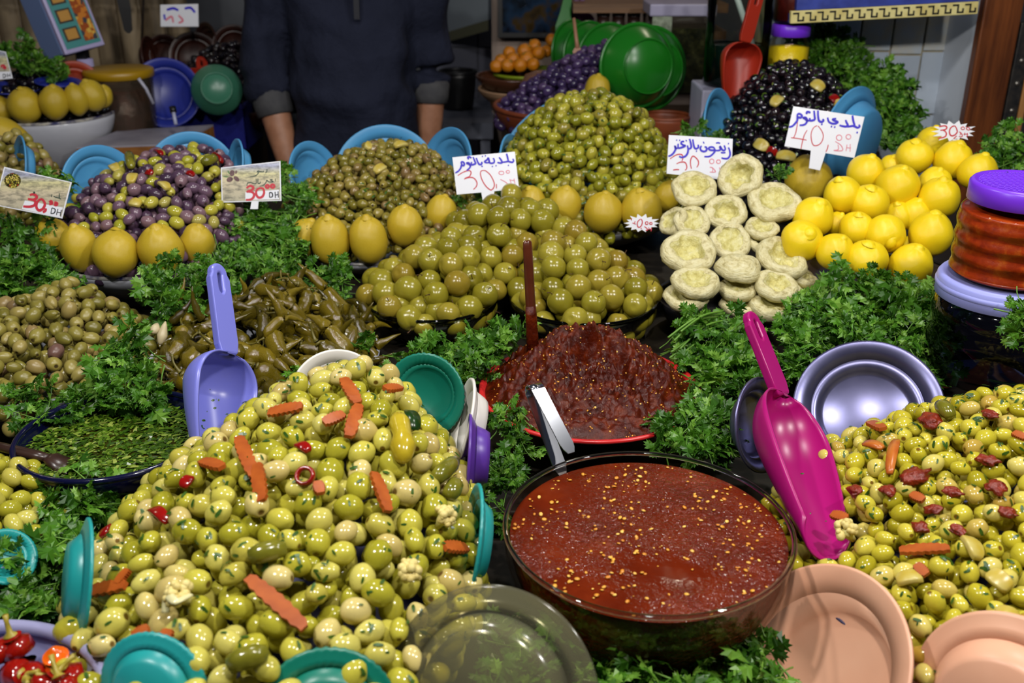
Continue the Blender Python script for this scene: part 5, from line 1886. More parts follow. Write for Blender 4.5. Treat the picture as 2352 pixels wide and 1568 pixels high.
# the sprigs that show largest are things of their own, spread over all the beds; the rest is one mass
chosen, rest, count = [], [], {}
tot_by = {}
for q in SPRIGS:
    tot_by[q[3]] = tot_by.get(q[3], 0) + 1
share = 285.0 / len(SPRIGS)
for q in SPRIGS:
    lim = max(3, int(tot_by[q[3]] * share))
    if count.get(q[3], 0) < lim and len(chosen) < 297:
        count[q[3]] = count.get(q[3], 0) + 1
        chosen.append(q)
    else:
        rest.append(q)
beds = {}
for q in chosen:
    beds.setdefault(q[3], []).append(q[1].translation)
namer = {k: area_namer(v) for k, v in beds.items()}
for _, M, k, lab in chosen:
    sm_, lv, whole, st = SPR[k]
    way = M.col[1]
    look = 'pointing left' if way[0] < -0.5 * abs(way[1]) - 0.01 else 'pointing right' if way[0] > 0.5 * abs(way[1]) + 0.01 else 'pointing forward'
    e = thing('parsley_sprig', 'parsley sprig %s, %s of %s' % (look, namer[lab](M.translation), lab), 'parsley', group='parsley: ' + lab)
    e.matrix_world = M
    obj('stem', sm_, None, e)
    for j, ML in lv:
        obj('leaf', LEAF_ME[j], None, e, mw=ML)
pm = join_copies('parsley', [q[2] for q in SPR], [(k, M) for _, M, k, _l in rest], smooth=False)
tag(obj('parsley_mass', pm, M_pars), 'dense bed of fresh parsley between all the bowls', 'parsley', kind='stuff')
pm = join_copies('parsley_stems', [q[3] for q in SPR], [(k, M) for _, M, k, _l in rest])
tag(obj('parsley_stem_mass', pm, M_pstem), 'pale green parsley stems running through the bed', 'parsley', kind='stuff')
# a sheaf of bare pale stalks showing right of the red plate
R = random.Random(6)
for i in range(9):
    a = at(1545 + R.uniform(-12, 25), 800 + 10 * i - R.uniform(0, 25), 1.26) + Vector((0, 0, 0.012))
    b = at(1640 + R.uniform(-10, 50), 738 + 7 * i, 1.325) + Vector((0, 0, 0.016))
    m_ = a.lerp(b, 0.5) + Vector((0, 0, R.uniform(0.006, 0.014)))
    tag(obj('parsley_stalk', mesh('stalk', *tube(spline([a, m_, b], 6), [0.0016] * 13, 7)), M_pstem), ('lowest', 'second lowest', 'third lowest', 'fourth lowest', 'middle', 'fourth highest', 'third highest', 'second highest', 'highest')[8 - i] + ' pale stalk in the sheaf right of the red plate', 'stalk', 'bare parsley stalks')
# ------------------------------------------------------------------ scoops
def scoop(label, top, neck, tip, W, roll, mat, thick=0.0022, hw=0.013, stains=None):
    """plastic scoop: handle from top to neck, trough from neck to tip, opening turned by roll from the viewer"""
    top, neck, tip = Vector(top), Vector(neck), Vector(tip)
    zax = (neck - tip).normalized()
    view = (Vector((0, 0, CAMZ)) - neck).normalized()
    yv = -(view - zax * view.dot(zax)).normalized()       # away from the viewer
    xv = yv.cross(zax).normalized()
    M = Matrix(((xv.x, yv.x, zax.x, neck.x), (xv.y, yv.y, zax.y, neck.y), (xv.z, yv.z, zax.z, neck.z), (0, 0, 0, 1))) @ Matrix.Rotation(roll, 4, 'Z')
    e = thing('scoop', label, 'scoop', group='plastic scoops')
    e.matrix_world = M
    L = (neck - tip).length
    ns, na = 26, 24
    V, F = [], []
    for i in range(ns + 1):
        s = (i / ns) ** 1.25
        q = min(s / 0.30, 1)
        rd = 0.16 + 0.84 * math.sqrt(max(1 - (1 - q) ** 2, 0))
        k = max((s - 0.3) / 0.7, 0)
        w = W * max(rd, 0.03) * (1 - 0.38 * k ** 1.7)
        D = W * 1.05 * max(rd, 0.03) * (1 - 0.62 * k ** 1.2)
        for j in range(na + 1):
            a = (j / na - 0.5) * math.pi * 1.04
            V.append((w * math.sin(a), D * math.cos(a) - 0.1 * W * 0, -L * s * (1 + 0.10 * k * (math.cos(a) - 0.4))))
    for i in range(ns):
        for j in range(na):
            p = i * (na + 1) + j
            F.append((p, p + 1, p + na + 2, p + na + 1))
    F.append(tuple(range(na + 1)))
    b = obj('trough', mesh('trough', V, F), mat, e)
    so = b.modifiers.new('wall', 'SOLIDIFY')
    so.thickness = thick
    so.offset = 0
    # handle
    Hl = (top - neck).length
    hv = M.inverted() @ top
    hd = hv.normalized()
    ns_ = 30
    outer, inner = [], []
    wid0 = hw * 1.25
    for i in range(ns_):
        a = 2 * math.pi * i / ns_
        c_, s_ = math.cos(a), math.sin(a)
        if s_ >= 0:
            outer.append((hw * c_, Hl - hw + hw * s_))
            inner.append((hw * 0.26 * c_, Hl - hw * 1.2 + hw * 0.26 * s_))
        else:
            outer.append((wid0 * (1 if c_ > 0 else -1) * min(1, abs(c_) * 1.6), 0.0 if abs(c_) < 0.625 else (abs(c_) - 0.625) / 0.375 * (Hl - hw)))
            inner.append((hw * 0.26 * c_, Hl - hw * 2.6 + hw * 0.26 * s_))
    y0, y1 = 0.0015, 0.0125
    V = [(x, y0, z) for x, z in outer] + [(x, y0, z) for x, z in inner] + [(x * 0.86, y1, z) for x, z in outer] + [(x, y1, z) for x, z in inner]
    F = []
    for i in range(ns_):
        j = (i + 1) % ns_
        F += [(i, j, ns_ + j, ns_ + i), (2 * ns_ + j, 2 * ns_ + i, 3 * ns_ + i, 3 * ns_ + j), (j, i, 2 * ns_ + i, 2 * ns_ + j), (ns_ + i, ns_ + j, 3 * ns_ + j, 3 * ns_ + i)]
    h = obj('handle', mesh('handle', V, F, smooth=False), mat, e)
    # lean the handle so that it reaches the top point
    ang = math.atan2(hd.y, hd.z)
    h.rotation_euler = (-ang, math.atan2(hd.x, math.hypot(hd.y, hd.z)), 0)
    bevel(h, 0.003, 3)
    if stains:
        IT = []
        R = random.Random(len(label))
        for q in range(stains):
            s, a = R.uniform(0.25, 0.85), R.uniform(-0.8, 0.9)
            k = max((s - 0.3) / 0.7, 0)
            w, D = W * (1 - 0.38 * k ** 1.7) * 0.975, W * 1.05 * (1 - 0.62 * k ** 1.2) * 0.975
            pos = Vector((w * math.sin(a), D * math.cos(a), -L * s))
            IT.append((0, basis(Vector((-math.sin(a), -math.cos(a), 0)), rnd_unit(R), pos, R.uniform(0.0008, 0.0028))))
        obj('herb_specks', join_copies('specks', [flake], IT, smooth=False), MATS['parsley_bit'], e)['kind'] = 'stuff'
    return e


M_bluescoop = plain('periwinkle_plastic', (116, 120, 206), 0.3, 0.45)
M_magscoop = plain('magenta_plastic', (160, 14, 104), 0.3, 0.45)
M_redscoop = plain('orange_red_plastic', (150, 38, 20), 0.4, 0.4)
scoop('periwinkle blue plastic scoop standing in the front olive heap', at(505, 602, 1.115), at(532, 812, 1.05), at(500, 1055, 0.965), 0.047, 0.8, M_bluescoop, stains=26)
scoop('magenta plastic scoop with long handle stuck in the spiced olives', at(1713, 718, 1.10), at(1806, 905, 1.035), H_SPICE.on_ray(1905, 1235, 0.015), 0.046, 0.95, M_magscoop, stains=8)
scoop('orange red plastic scoop standing in the black olives', at(1748, -30, 2.20), at(1714, 98, 2.19), at(1690, 222, 2.18), 0.046, 0.6, M_redscoop)

# ------------------------------------------------------------------ brown handle in the paste, spoon in the herbs, steel tongs
M_brownpl = plain('dark_brown_wood', (66, 28, 14), 0.2, 0.6, c2=(88, 40, 20), nscale=20)
e = thing('wooden_spoon', 'dark brown wooden spoon handle standing in the chilli paste', 'spoon')
a, b = at(1211, 552, 1.255), at(1224, 800, 1.235)
d = a - b
obj('handle', mesh('handle', *tube([b - d * 0.12, b + d * .1, b + d * .5, b + d * .93, b + d * .985, a], [.0075, .0075, .0072, .0068, .006, .0035], 14, flat=0.6)), M_brownpl, e)
obj('paste_smear', mesh('smear', *tube([b - d * .05, b + d * .15, b + d * .32, b + d * .4], [.0092, .0086, .0082, .0074], 14, flat=0.65)), M_paste, e)
e = thing('wooden_spoon', 'dark wooden spoon resting on the rim of the navy bowl', 'spoon')
a, b = at(-40, 1016, 0.985), at(112, 1052, 0.965)
d = b - a
M_dkwood = wood_mat('dark_spoon_wood', (36, 22, 18), (56, 36, 28), 20, 'X', 0.3)
obj('handle', mesh('handle', *tube([a, a + d * .4, a + d * .8, b], [.006, .0066, .0074, .0055], 12, flat=0.75)), M_dkwood, e)
obj('bowl', mesh('bowl', *tube([b - d * .05, b + d * .05, b + d * .2 + Vector((0, 0, -.006)), b + d * .35 + Vector((0, 0, -.012))], [.006, .011, .015, .006], 14, flat=0.5)), M_dkwood, e)
M_chrome = plain('polished_steel', (196, 198, 204), 0.16, 0.5, Metallic=1.0)
e = thing('steel_tongs', 'shiny folded steel tongs resting on the rim of the sauce bowl', 'tongs')
p0, p1, p2 = at(1222, 897, 0.985), at(1300, 1042, 0.93), at(1275, 1068, 0.925)


def ribbon(P, w, side, th=0.0011):
    V, F = [], []
    side = Vector(side).normalized()
    n = len(P)
    for i, p in enumerate(P):
        t_ = (P[min(i + 1, n - 1)] - P[max(i - 1, 0)]).normalized()
        nn = side.cross(t_).normalized()
        ww = w[i] if hasattr(w, '__len__') else w
        for sx, sn in ((-1, -1), (1, -1), (1, 1), (-1, 1)):
            V.append(p + side * (sx * ww / 2) + nn * (sn * th / 2))
    for i in range(n - 1):
        for k in range(4):
            F.append((4 * i + k, 4 * i + (k + 1) % 4, 4 * i + 4 + (k + 1) % 4, 4 * i + 4 + k))
    F += [(3, 2, 1, 0), (4 * n - 4, 4 * n - 3, 4 * n - 2, 4 * n - 1)]
    return V, F


a0, a1 = at(1236, 893, 0.985), at(1312, 1040, 0.925)
view = (Vector((0, 0, CAMZ)) - a0).normalized()
axis = (a1 - a0).normalized()
scr = axis.cross(view).normalized()
if scr.x < 0:
    scr = -scr
sep = (view * 0.86 + scr * 0.5).normalized()           # from the far arm to the near one
sep = (sep - axis * sep.dot(axis)).normalized()
wd = axis.cross(sep).normalized()
Lt = (a1 - a0).length
n_ = 14
us = [k / n_ for k in range(n_ + 1)]
W_ = [0.0165] * (n_ - 1) + [0.014, 0.008]
obj('arm', mesh('arm', *ribbon([a0 + axis * (Lt * u) for u in us], W_, wd, 0.0014), smooth=False), M_chrome, e)
obj('arm', mesh('arm', *ribbon([a0 - sep * (0.016 + 0.020 * u) + axis * (Lt * 1.1 * u) for u in us], W_, wd, 0.0014), smooth=False), M_chrome, e)
obj('bend', mesh('bend', *ribbon([a0 - sep * 0.008 + sep * (0.008 * math.cos(q)) - axis * (0.010 * math.sin(q)) for q in [math.pi * k / 14 for k in range(15)]], 0.0165, wd, 0.0014), smooth=True), M_chrome, e)

# ------------------------------------------------------------------ price cards
M_card = plain('white_card', (226, 228, 236), 0.25, 0.4)
M_ink = plain('blue_marker', (44, 30, 190), 0.5)
M_red = plain('red_marker', (190, 44, 60), 0.5)
M_pink = plain('faded_red_marker', (214, 120, 138), 0.5)
M_blackink = plain('black_print', (24, 30, 40), 0.5)
M_greenink = plain('dark_green_print', (30, 60, 50), 0.5)


def on_plane(px, py, o, n):
    r = ray(px, py)
    c = Vector((0, 0, CAMZ))
    return c + r * ((o - c).dot(n) / r.dot(n))


def stroke(pts, w, o, n, crop, lift=0.0006):
    x0, y0, k = crop
    P = [on_plane(x0 + q.x / k, y0 + q.y / k, o, n) + n * lift for q in spline(pts, 5)]
    return ribbon(P, w, n, w) if False else flat_stroke(P, w, n)


def flat_stroke(P, w, n):
    V, F = [], []
    m = len(P)
    for i, p in enumerate(P):
        t_ = P[min(i + 1, m - 1)] - P[max(i - 1, 0)]
        if t_.length < 1e-9:
            t_ = Vector((1, 0, 0))
        s = t_.normalized().cross(n).normalized()
        taper = 0.75 + 0.25 * math.sin(math.pi * i / max(m - 1, 1))
        V += [p + s * (w / 2 * taper), p - s * (w / 2 * taper)]
    for i in range(m - 1):
        F.append((2 * i, 2 * i + 1, 2 * i + 3, 2 * i + 2))
    return V, F


def ring(cx, cy, rx, ry, rot=0):
    return [(cx + rx * math.cos(a) * math.cos(rot) - ry * math.sin(a) * math.sin(rot), cy + rx * math.cos(a) * math.sin(rot) + ry * math.sin(a) * math.cos(rot)) for a in [2 * math.pi * k / 9 for k in range(10)]]


def dot(x, y, r=16):
    return [(x - r, y - r * .2), (x, y), (x + r, y + r * .2)]


def card(label, Y, centre, outline, crop, groups, stake=None, tilt=0.35, turn=0.0, mat=None, name='price_card', group='price cards'):
    """outline and strokes are given in enlarged-crop coordinates; the card is one flat sheet standing at Y"""
    o = at(centre[0], centre[1], Y)
    n = Matrix.Rotation(turn, 3, 'Z') @ Vector((0, -math.cos(tilt), math.sin(tilt)))
    x0, y0, k = crop
    e = thing(name, label, 'price card', o, group=group)

    def poly(pts, dn):
        return [on_plane(x0 + p[0] / k, y0 + p[1] / k, o, n) - o + n * dn for p in pts]

    def slab(pts, t=0.0012):
        A, B = poly(pts, 0), poly(pts, -t)
        m = len(pts)
        F = [tuple(range(m)), tuple(reversed(range(m, 2 * m)))] + [(i, m + i, m + (i + 1) % m, (i + 1) % m) for i in range(m)]
        return A + B, F
    obj('sheet', mesh('sheet', *slab(outline), smooth=False), mat or M_card, e)
    if stake:
        obj('stake', mesh('stake', *slab(stake, 0.0016), smooth=False), M_card, e)
    for nm, m_, wpx, lst in groups:
        parts = []
        for i, pts in enumerate(lst):
            w = wpx / k * mpp(o)
            V, F = stroke(pts, w, o, n, crop, 0.0004 + 0.00004 * i)
            parts.append(([v - o for v in V], F))
        obj(nm, mesh(nm, *merge(*parts), smooth=False), m_, e)
    return e, o, n


# card 1
C1 = (1030, 340, 13.065)
card('white card with blue script and red 30 beside the tall central heap', 1.70, (1115, 398), [(118, 275), (1990, 105), (2120, 1225), (250, 1395)], C1,
     [('script', M_ink, 58, [[(1930, 320), (1955, 380), (1920, 425), (1850, 415), (1795, 400), (1700, 415), (1615, 425)], [(1742, 165), (1770, 260), (1798, 400)], [(1515, 275), (1570, 340), (1610, 425), (1560, 450), (1465, 430)],
                             [(1345, 300), (1375, 370), (1365, 435), (1290, 455), (1235, 430), (1200, 300), (1165, 345), (1085, 405), (1140, 440), (1235, 430)],
                             [(990, 412), (1008, 450), (975, 490), (925, 485), (885, 430), (835, 295)], [(738, 265), (795, 400), (812, 460), (760, 490), (700, 500), (690, 415)], [(700, 500), (655, 515), (590, 470), (545, 455), (610, 445), (655, 520), (640, 590), (550, 672)],
                             [(605, 340), (582, 275), (640, 268), (690, 302)], [(400, 500), (385, 430), (430, 412), (478, 470), (455, 525), (395, 515), (370, 595), (300, 690), (205, 745)]]),
      ('dots', M_ink, 46, [dot(1800, 520), dot(1020, 252), dot(1110, 230), dot(1320, 552), dot(1430, 527), dot(1010, 546, 22)]),
      ('price', M_red, 34, [[(285, 822), (420, 735), (560, 682), (640, 680), (682, 735), (640, 840), (580, 872), (490, 905)], [(470, 930), (620, 882), (740, 890), (820, 960), (858, 1060), (830, 1160), (750, 1240)],
                            [(1060, 668), (980, 690), (962, 780), (1000, 930), (1100, 1110), (1220, 1230), (1300, 1250), (1372, 1150), (1362, 1010), (1260, 810), (1130, 690), (1060, 668)], [(1440, 1075), (1440, 1210)]]),
      ('small_print', M_pink, 26, [ring(1590, 745, 78, 52), ring(1785, 712, 52, 42), [(1560, 940), (1700, 1010), (1790, 1100), (1760, 1140), (1700, 1130)], [(1840, 930), (1890, 1080)], [(1970, 912), (1995, 1070)], [(1850, 962), (1980, 970)]])],
     stake=[(985, 1330), (1380, 1290), (1330, 1568), (1030, 1568)])
# card 2
C2 = (1520, 300, 13.067)
card('white card with blue script and red 30 behind the artichoke hearts', 1.72, (1608, 355), [(215, 128), (2130, 245), (2085, 1500), (145, 1285)], C2,
     [('script', M_ink, 62, [[(2000, 500), (2040, 620), (2045, 740), (1980, 830), (1880, 840), (1790, 815)], [(1870, 440), (1905, 540), (1880, 590), (1820, 580), (1745, 470), (1755, 570), (1690, 595), (1600, 590)], [(1600, 590), (1560, 510), (1470, 490), (1405, 530), (1450, 580), (1560, 590), (1590, 620), (1520, 710), (1420, 775), (1275, 778)],
                             [(1280, 490), (1335, 500), (1340, 590), (1270, 625), (1190, 600), (1155, 530), (1190, 450)], [(1085, 420), (1100, 490), (1040, 540), (980, 510), (950, 400), (930, 260)], [(830, 245), (870, 380), (880, 500), (830, 540), (790, 540)],
                             [(765, 440), (790, 560), (770, 680), (700, 770), (600, 800), (520, 770)], [(670, 325), (600, 330), (580, 385), (640, 430), (700, 455), (610, 500), (530, 520), (490, 510), (490, 390)], [(490, 510), (430, 530), (395, 455), (410, 560), (350, 670), (270, 740), (195, 765)]]),
      ('dots', M_ink, 48, [dot(2000, 390), [(1625, 375), (1690, 360), (1750, 380)], [(1770, 655), (1840, 665), (1915, 655)], [(1240, 330), (1270, 385)], dot(1040, 615), dot(445, 285), dot(535, 290), [(715, 280), (750, 315)]]),
      ('price', M_red, 36, [[(250, 845), (380, 755), (490, 710), (590, 715), (632, 770), (625, 860), (600, 905)], [(440, 995), (560, 945), (680, 945), (735, 1010), (750, 1120), (700, 1190)], [(890, 1140), (860, 1000), (870, 860), (930, 765), (1010, 800), (1090, 900), (1100, 1000), (1050, 1100)], [(340, 1180), (440, 1165), (520, 1170)]]),
      ('small_print', M_pink, 28, [ring(1500, 920, 68, 70), ring(1700, 930, 60, 55), [(1440, 1090), (1530, 1120), (1610, 1235), (1440, 1240)], [(1530, 1120), (1520, 1230)], [(1730, 1100), (1750, 1190)]])], tilt=0.3)
# card 3, stuck in the big citrus
C3 = (1790, 235, 9.8)
card('large white card with blue script and red 40 stuck in the big citrus', 1.765, (1893, 305), [(318, 88), (1918, 328), (1688, 1250), (118, 985)], C3,
     [('script', M_ink, 52, [[(1790, 500), (1805, 545), (1760, 570), (1700, 545), (1650, 530), (1560, 545), (1500, 540)], [(1645, 295), (1660, 400), (1700, 545)], [(1490, 395), (1510, 450), (1540, 520), (1490, 545), (1420, 535), (1350, 515)],
                             [(1280, 365), (1200, 380), (1230, 410), (1310, 440), (1270, 475), (1180, 475), (1110, 430), (1085, 340)], [(970, 375), (995, 410), (950, 440), (890, 410), (870, 300), (868, 180)], [(780, 185), (790, 300), (795, 380), (750, 405), (690, 410), (685, 350)],
                             [(690, 410), (620, 410), (570, 365), (535, 350), (590, 345), (625, 400), (600, 470), (540, 510), (455, 515)], [(615, 265), (615, 225), (655, 215), (700, 235)], [(400, 340), (410, 270), (460, 260), (505, 300), (480, 345), (410, 340), (400, 410), (340, 490), (280, 540), (215, 555)]]),
      ('dots', M_ink, 46, [dot(955, 493), dot(1172, 545), dot(1245, 558), dot(1750, 680, 18)]),
      ('price', M_red, 22, [[(412, 420), (390, 580), (360, 710), (320, 795)], [(262, 795), (430, 815), (612, 850)], [(625, 625), (560, 740), (515, 900), (485, 1050)], [(850, 522), (770, 570), (720, 680), (715, 800), (745, 930), (800, 975), (900, 945), (970, 850), (985, 730), (940, 620), (870, 530)], [(1100, 950), (1080, 1040), (1045, 1115)]]),
      ('small_print', M_pink, 20, [ring(1345, 795, 62, 62), ring(1555, 775, 55, 52), [(1320, 950), (1325, 1060), (1220, 1080)], [(1260, 880), (1380, 960), (1425, 1050), (1390, 1090), (1230, 1085)], [(1520, 950), (1500, 1095)], [(1595, 940), (1590, 1110)], [(1510, 1020), (1610, 1025)]])],
     stake=[(712, 1085), (1040, 1140), (915, 1530), (668, 1480)], tilt=0.3)


# starburst tags
def burst(cx, cy, rx, ry, tips, seed, k=1.0):
    R = random.Random(seed)
    out = []
    for i in range(tips * 2):
        a = 2 * math.pi * i / (tips * 2)
        f = R.uniform(0.92, 1.12) if i % 2 == 0 else R.uniform(0.66, 0.74)
        out.append((cx + rx * f * math.cos(a), cy + ry * f * math.sin(a)))
    return out


C4 = (2130, 270, 19.6)
card('white starburst tag reading 30 on top of the lemon pyramid', 1.735, (2191, 303), burst(1200, 620, 980, 470, 14, 3), C4,
     [('price', M_red, 62, [[(530, 415), (660, 380), (800, 370), (875, 440), (830, 520), (700, 560), (580, 570)], [(700, 560), (800, 620), (850, 720), (810, 840), (680, 900), (460, 930)], [(1230, 370), (1120, 400), (1020, 500), (990, 640), (1020, 770), (1110, 820), (1240, 770), (1340, 650), (1310, 500), (1240, 370)], [(1315, 820), (1180, 950)]]),
      ('small_print', M_red, 42, [ring(1595, 480, 80, 62), ring(1830, 500, 85, 55, .4), [(1420, 640), (1500, 680), (1570, 800), (1530, 865), (1410, 850)], [(1490, 690), (1470, 800)], [(1680, 670), (1660, 800)], [(1790, 690), (1800, 790), (1770, 880)], [(1620, 745), (1800, 740)]])],
     stake=[(1150, 950), (1360, 930), (1290, 1220), (1115, 1190)], tilt=0.25, group='starburst tags')
C5 = (1420, 480, 19.6)
card('small white starburst tag reading 40 tucked behind the plums', 1.585, (1475, 513), burst(1060, 640, 790, 400, 14, 6), C5,
     [('price', M_red, 50, [[(605, 405), (590, 510)], [(760, 545), (730, 620)], [(990, 450), (880, 560), (855, 690), (890, 800), (950, 820), (1040, 740), (1085, 600), (1060, 490), (1010, 440)], [(640, 620), (790, 680)], [(1040, 845), (1020, 900)]]),
      ('small_print', M_red, 42, [ring(1280, 630, 62, 66), ring(1470, 645, 62, 45), [(1170, 785), (1260, 840), (1320, 930), (1230, 960)], [(1370, 820), (1400, 930)], [(1500, 825), (1470, 1000)], [(1390, 900), (1500, 900)]])], tilt=0.25, group='starburst tags')
# the printed cards
t = NT('printed_landscape')
co = t.coord('Object')
mp = t.node('ShaderNodeMapping')
t.link(co, mp.inputs[0])
mp.inputs['Scale'].default_value = (1, 1, 3.2)
n1 = t.noise(60, 6, mp.outputs[0], 0.7)
sx = t.node('ShaderNodeSeparateXYZ')
t.link(co, sx.inputs[0])
mr = t.node('ShaderNodeMapRange')
t.link(sx.outputs['Z'], mr.inputs[0])
mr.inputs[1].default_value = -0.03
mr.inputs[2].default_value = 0.034
land = t.ramp(mr.outputs[0], [(0.0, srgb((178, 172, 150))), (0.45, srgb((200, 188, 160))), (0.68, srgb((206, 200, 150))), (0.85, srgb((160, 164, 190))), (1.0, srgb((196, 200, 216)))])
t.set(Base_Color=t.mix(t.ramp(n1, [(0.36, (0.75, 0.75, 0.75, 1)), (0.55, (0, 0, 0, 1))]), land, srgb((92, 92, 84))), Roughness=0.3)
M_print = t.m


def printed(label, Y, centre, outline, crop, white, groups, disc, stake=None, tilt=0.35):
    e, o, n = card(label, Y, centre, outline, crop, groups, stake=stake, tilt=tilt, group='printed price cards')
    x0, y0, k = crop

    def flat(pts, lift):
        return [on_plane(x0 + p[0] / k, y0 + p[1] / k, o, n) - o + n * lift for p in pts], [tuple(range(len(pts)))]
    cx = sum(p[0] for p in outline) / 4
    cy = sum(p[1] for p in outline) / 4
    obj('picture', mesh('picture', *flat([(cx + (p[0] - cx) * 0.965, cy + (p[1] - cy) * 0.95) for p in outline], 0.00012), smooth=False), M_print, e)
    obj('price_field', mesh('field', *flat(white, 0.00022), smooth=False), M_card, e)
    for nm, m_, pts in disc:
        obj(nm, mesh(nm, *flat(pts, 0.00026), smooth=False), m_, e)
    return e


t = NT('printed_olives')
v = t.node('ShaderNodeTexVoronoi')
t.link(t.coord('Object'), v.inputs['Vector'])
v.inputs['Scale'].default_value = 420
rc_ = t.node('ShaderNodeSeparateColor')
t.link(v.outputs['Color'], rc_.inputs[0])
t.set(Base_Color=t.mix(t.ramp(v.outputs['Distance'], [(0.35, (0, 0, 0, 1)), (0.6, (1, 1, 1, 1))]), t.ramp(rc_.outputs[0], [(0, srgb((150, 140, 40))), (0.45, srgb((206, 190, 90))), (0.85, srgb((230, 200, 120))), (0.92, srgb((180, 40, 20)))], 'CONSTANT'), srgb((40, 34, 14))), Roughness=0.35)
M_polives = t.m
M_pbrown = plain('printed_brown', (78, 50, 54), 0.35, c2=(110, 80, 80), nscale=200)
M_pgreen = plain('printed_green', (60, 110, 50), 0.35)
C6 = (0, 370, 11.2)
circ = [(325 + 215 * math.cos(a), 500 + 195 * math.sin(a)) for a in [2 * math.pi * k / 24 for k in range(24)]]
printed('printed landscape card with olive picture and red 30 DH at the left', 1.52, (80, 440), [(105, 145), (1845, 540), (1600, 1475), (-150, 1130)], C6, [(640, 1010), (1620, 1190), (1545, 1450), (560, 1230)],
        [('price', M_red, 72, [[(770, 875), (860, 850), (945, 900), (930, 960), (850, 990), (720, 970)], [(850, 990), (910, 1040), (890, 1130), (780, 1170), (600, 1165)], [(1040, 975), (960, 1060), (940, 1180), (1000, 1265), (1100, 1230), (1160, 1110), (1110, 1000), (1040, 975)], [(1180, 1210), (1170, 1270), (1110, 1320)], [(1270, 1060), (1320, 1030), (1340, 1090), (1270, 1110)], [(1400, 1060), (1470, 1080), (1450, 1130), (1390, 1110)]]),
         ('currency', M_blackink, 30, [[(1340, 1200), (1310, 1350)], [(1340, 1200), (1420, 1240), (1400, 1330), (1310, 1350)], [(1490, 1230), (1455, 1385)], [(1585, 1250), (1550, 1405)], [(1475, 1310), (1565, 1330)]]),
         ('script', M_greenink, 26, [[(1580, 970), (1530, 950), (1530, 830)], [(1530, 950), (1440, 930), (1380, 900)], [(1340, 850), (1330, 920)], [(860, 830), (880, 790), (900, 820), (860, 830)]])],
        [('olive_picture', M_polives, circ)])
C7 = (495, 360, 13.065)
oval = lambda cx, cy, rx, ry, r: [(cx + rx * math.cos(a) * math.cos(r) - ry * math.sin(a) * math.sin(r), cy + rx * math.cos(a) * math.sin(r) + ry * math.sin(a) * math.cos(r)) for a in [2 * math.pi * k / 14 for k in range(14)]]
printed('printed landscape card with dark olive picture and red 30 DH in the centre left', 1.63, (577, 418), [(160, 325), (1945, 125), (1975, 1320), (185, 1370)], C7, [(895, 1060), (1600, 1010), (1905, 985), (1915, 1270), (895, 1300)],
        [('price', M_red, 74, [[(930, 940), (1040, 870), (1130, 910), (1110, 980), (930, 1050)], [(930, 1050), (1090, 1055), (1160, 1130), (1130, 1230), (1040, 1285), (910, 1290)], [(1340, 930), (1240, 1000), (1225, 1120), (1290, 1220), (1400, 1200), (1460, 1080), (1430, 960), (1340, 930)], ring(1560, 890, 45, 45), ring(1720, 880, 55, 48)]),
         ('currency', M_blackink, 40, [[(1620, 1070), (1625, 1220)], [(1620, 1070), (1700, 1090), (1710, 1190), (1625, 1220)], [(1790, 1050), (1800, 1235)], [(1880, 1035), (1890, 1225)], [(1795, 1150), (1885, 1130)]]),
         ('script', M_greenink, 27, [[(1545, 370), (1540, 440), (1500, 490)], [(1450, 420), (1430, 450), (1330, 440), (1290, 420), (1250, 460), (1290, 450)], [(1310, 450), (1220, 560), (1040, 600)], [(1720, 680), (1640, 690), (1740, 745), (1600, 750), (1540, 700), (1520, 760), (1440, 850), (1330, 880)], [(1800, 650), (1800, 730)], [(1340, 740), (1340, 790), (1280, 790), (1275, 650)], [(1220, 650), (1220, 800), (1130, 790), (1060, 770), (1010, 780), (960, 790), (945, 870)]])],
        [('olive_picture', M_pbrown, oval(500, 490, 75, 95, 0.2)), ('olive_picture', M_pbrown, oval(430, 680, 100, 75, -0.4)), ('olive_picture', M_pbrown, oval(630, 660, 105, 62, 0.7)), ('olive_picture', M_pbrown, oval(620, 460, 30, 55, 0.2)), ('leaf_picture', M_pgreen, oval(395, 465, 60, 18, 1.1)), ('leaf_picture', M_pgreen, oval(310, 595, 85, 18, 0.05))],
        stake=[(1080, 1340), (1290, 1330), (1270, 1568), (1040, 1568)])
C8 = (0, 110, 10.0)
printed('small printed card cut by the left edge above the far dark olives', 2.33, (0, 150), [(-600, -50), (130, 90), (290, 700), (-600, 780)], C8, [(-500, 560), (250, 540), (285, 695), (-500, 760)],
        [('price', M_red, 50, [[(20, 440), (60, 400), (110, 430), (60, 470)], [(90, 430), (130, 450), (100, 490)]]), ('currency', M_blackink, 22, [[(70, 600), (75, 690)], [(70, 600), (130, 620), (120, 670), (75, 690)], [(170, 590), (180, 680)], [(230, 585), (240, 670)], [(175, 635), (235, 630)]])],
        [('picture_patch', M_pgreen, oval(-100, 300, 100, 60, 0))])

# ------------------------------------------------------------------ jars on the right
JX, JY = 0.636, 1.205
M_jar = clear_mat('jar_plastic', (244, 244, 244), 0.7)
M_jarblue = clear_mat('bluish_jar_plastic', (150, 156, 190), 1.6, 0.05)
M_lidp = plain('purple_lid', (108, 44, 206), 0.35, 0.5)
M_lidl = plain('lavender_lid', (150, 156, 226), 0.4, 0.4)


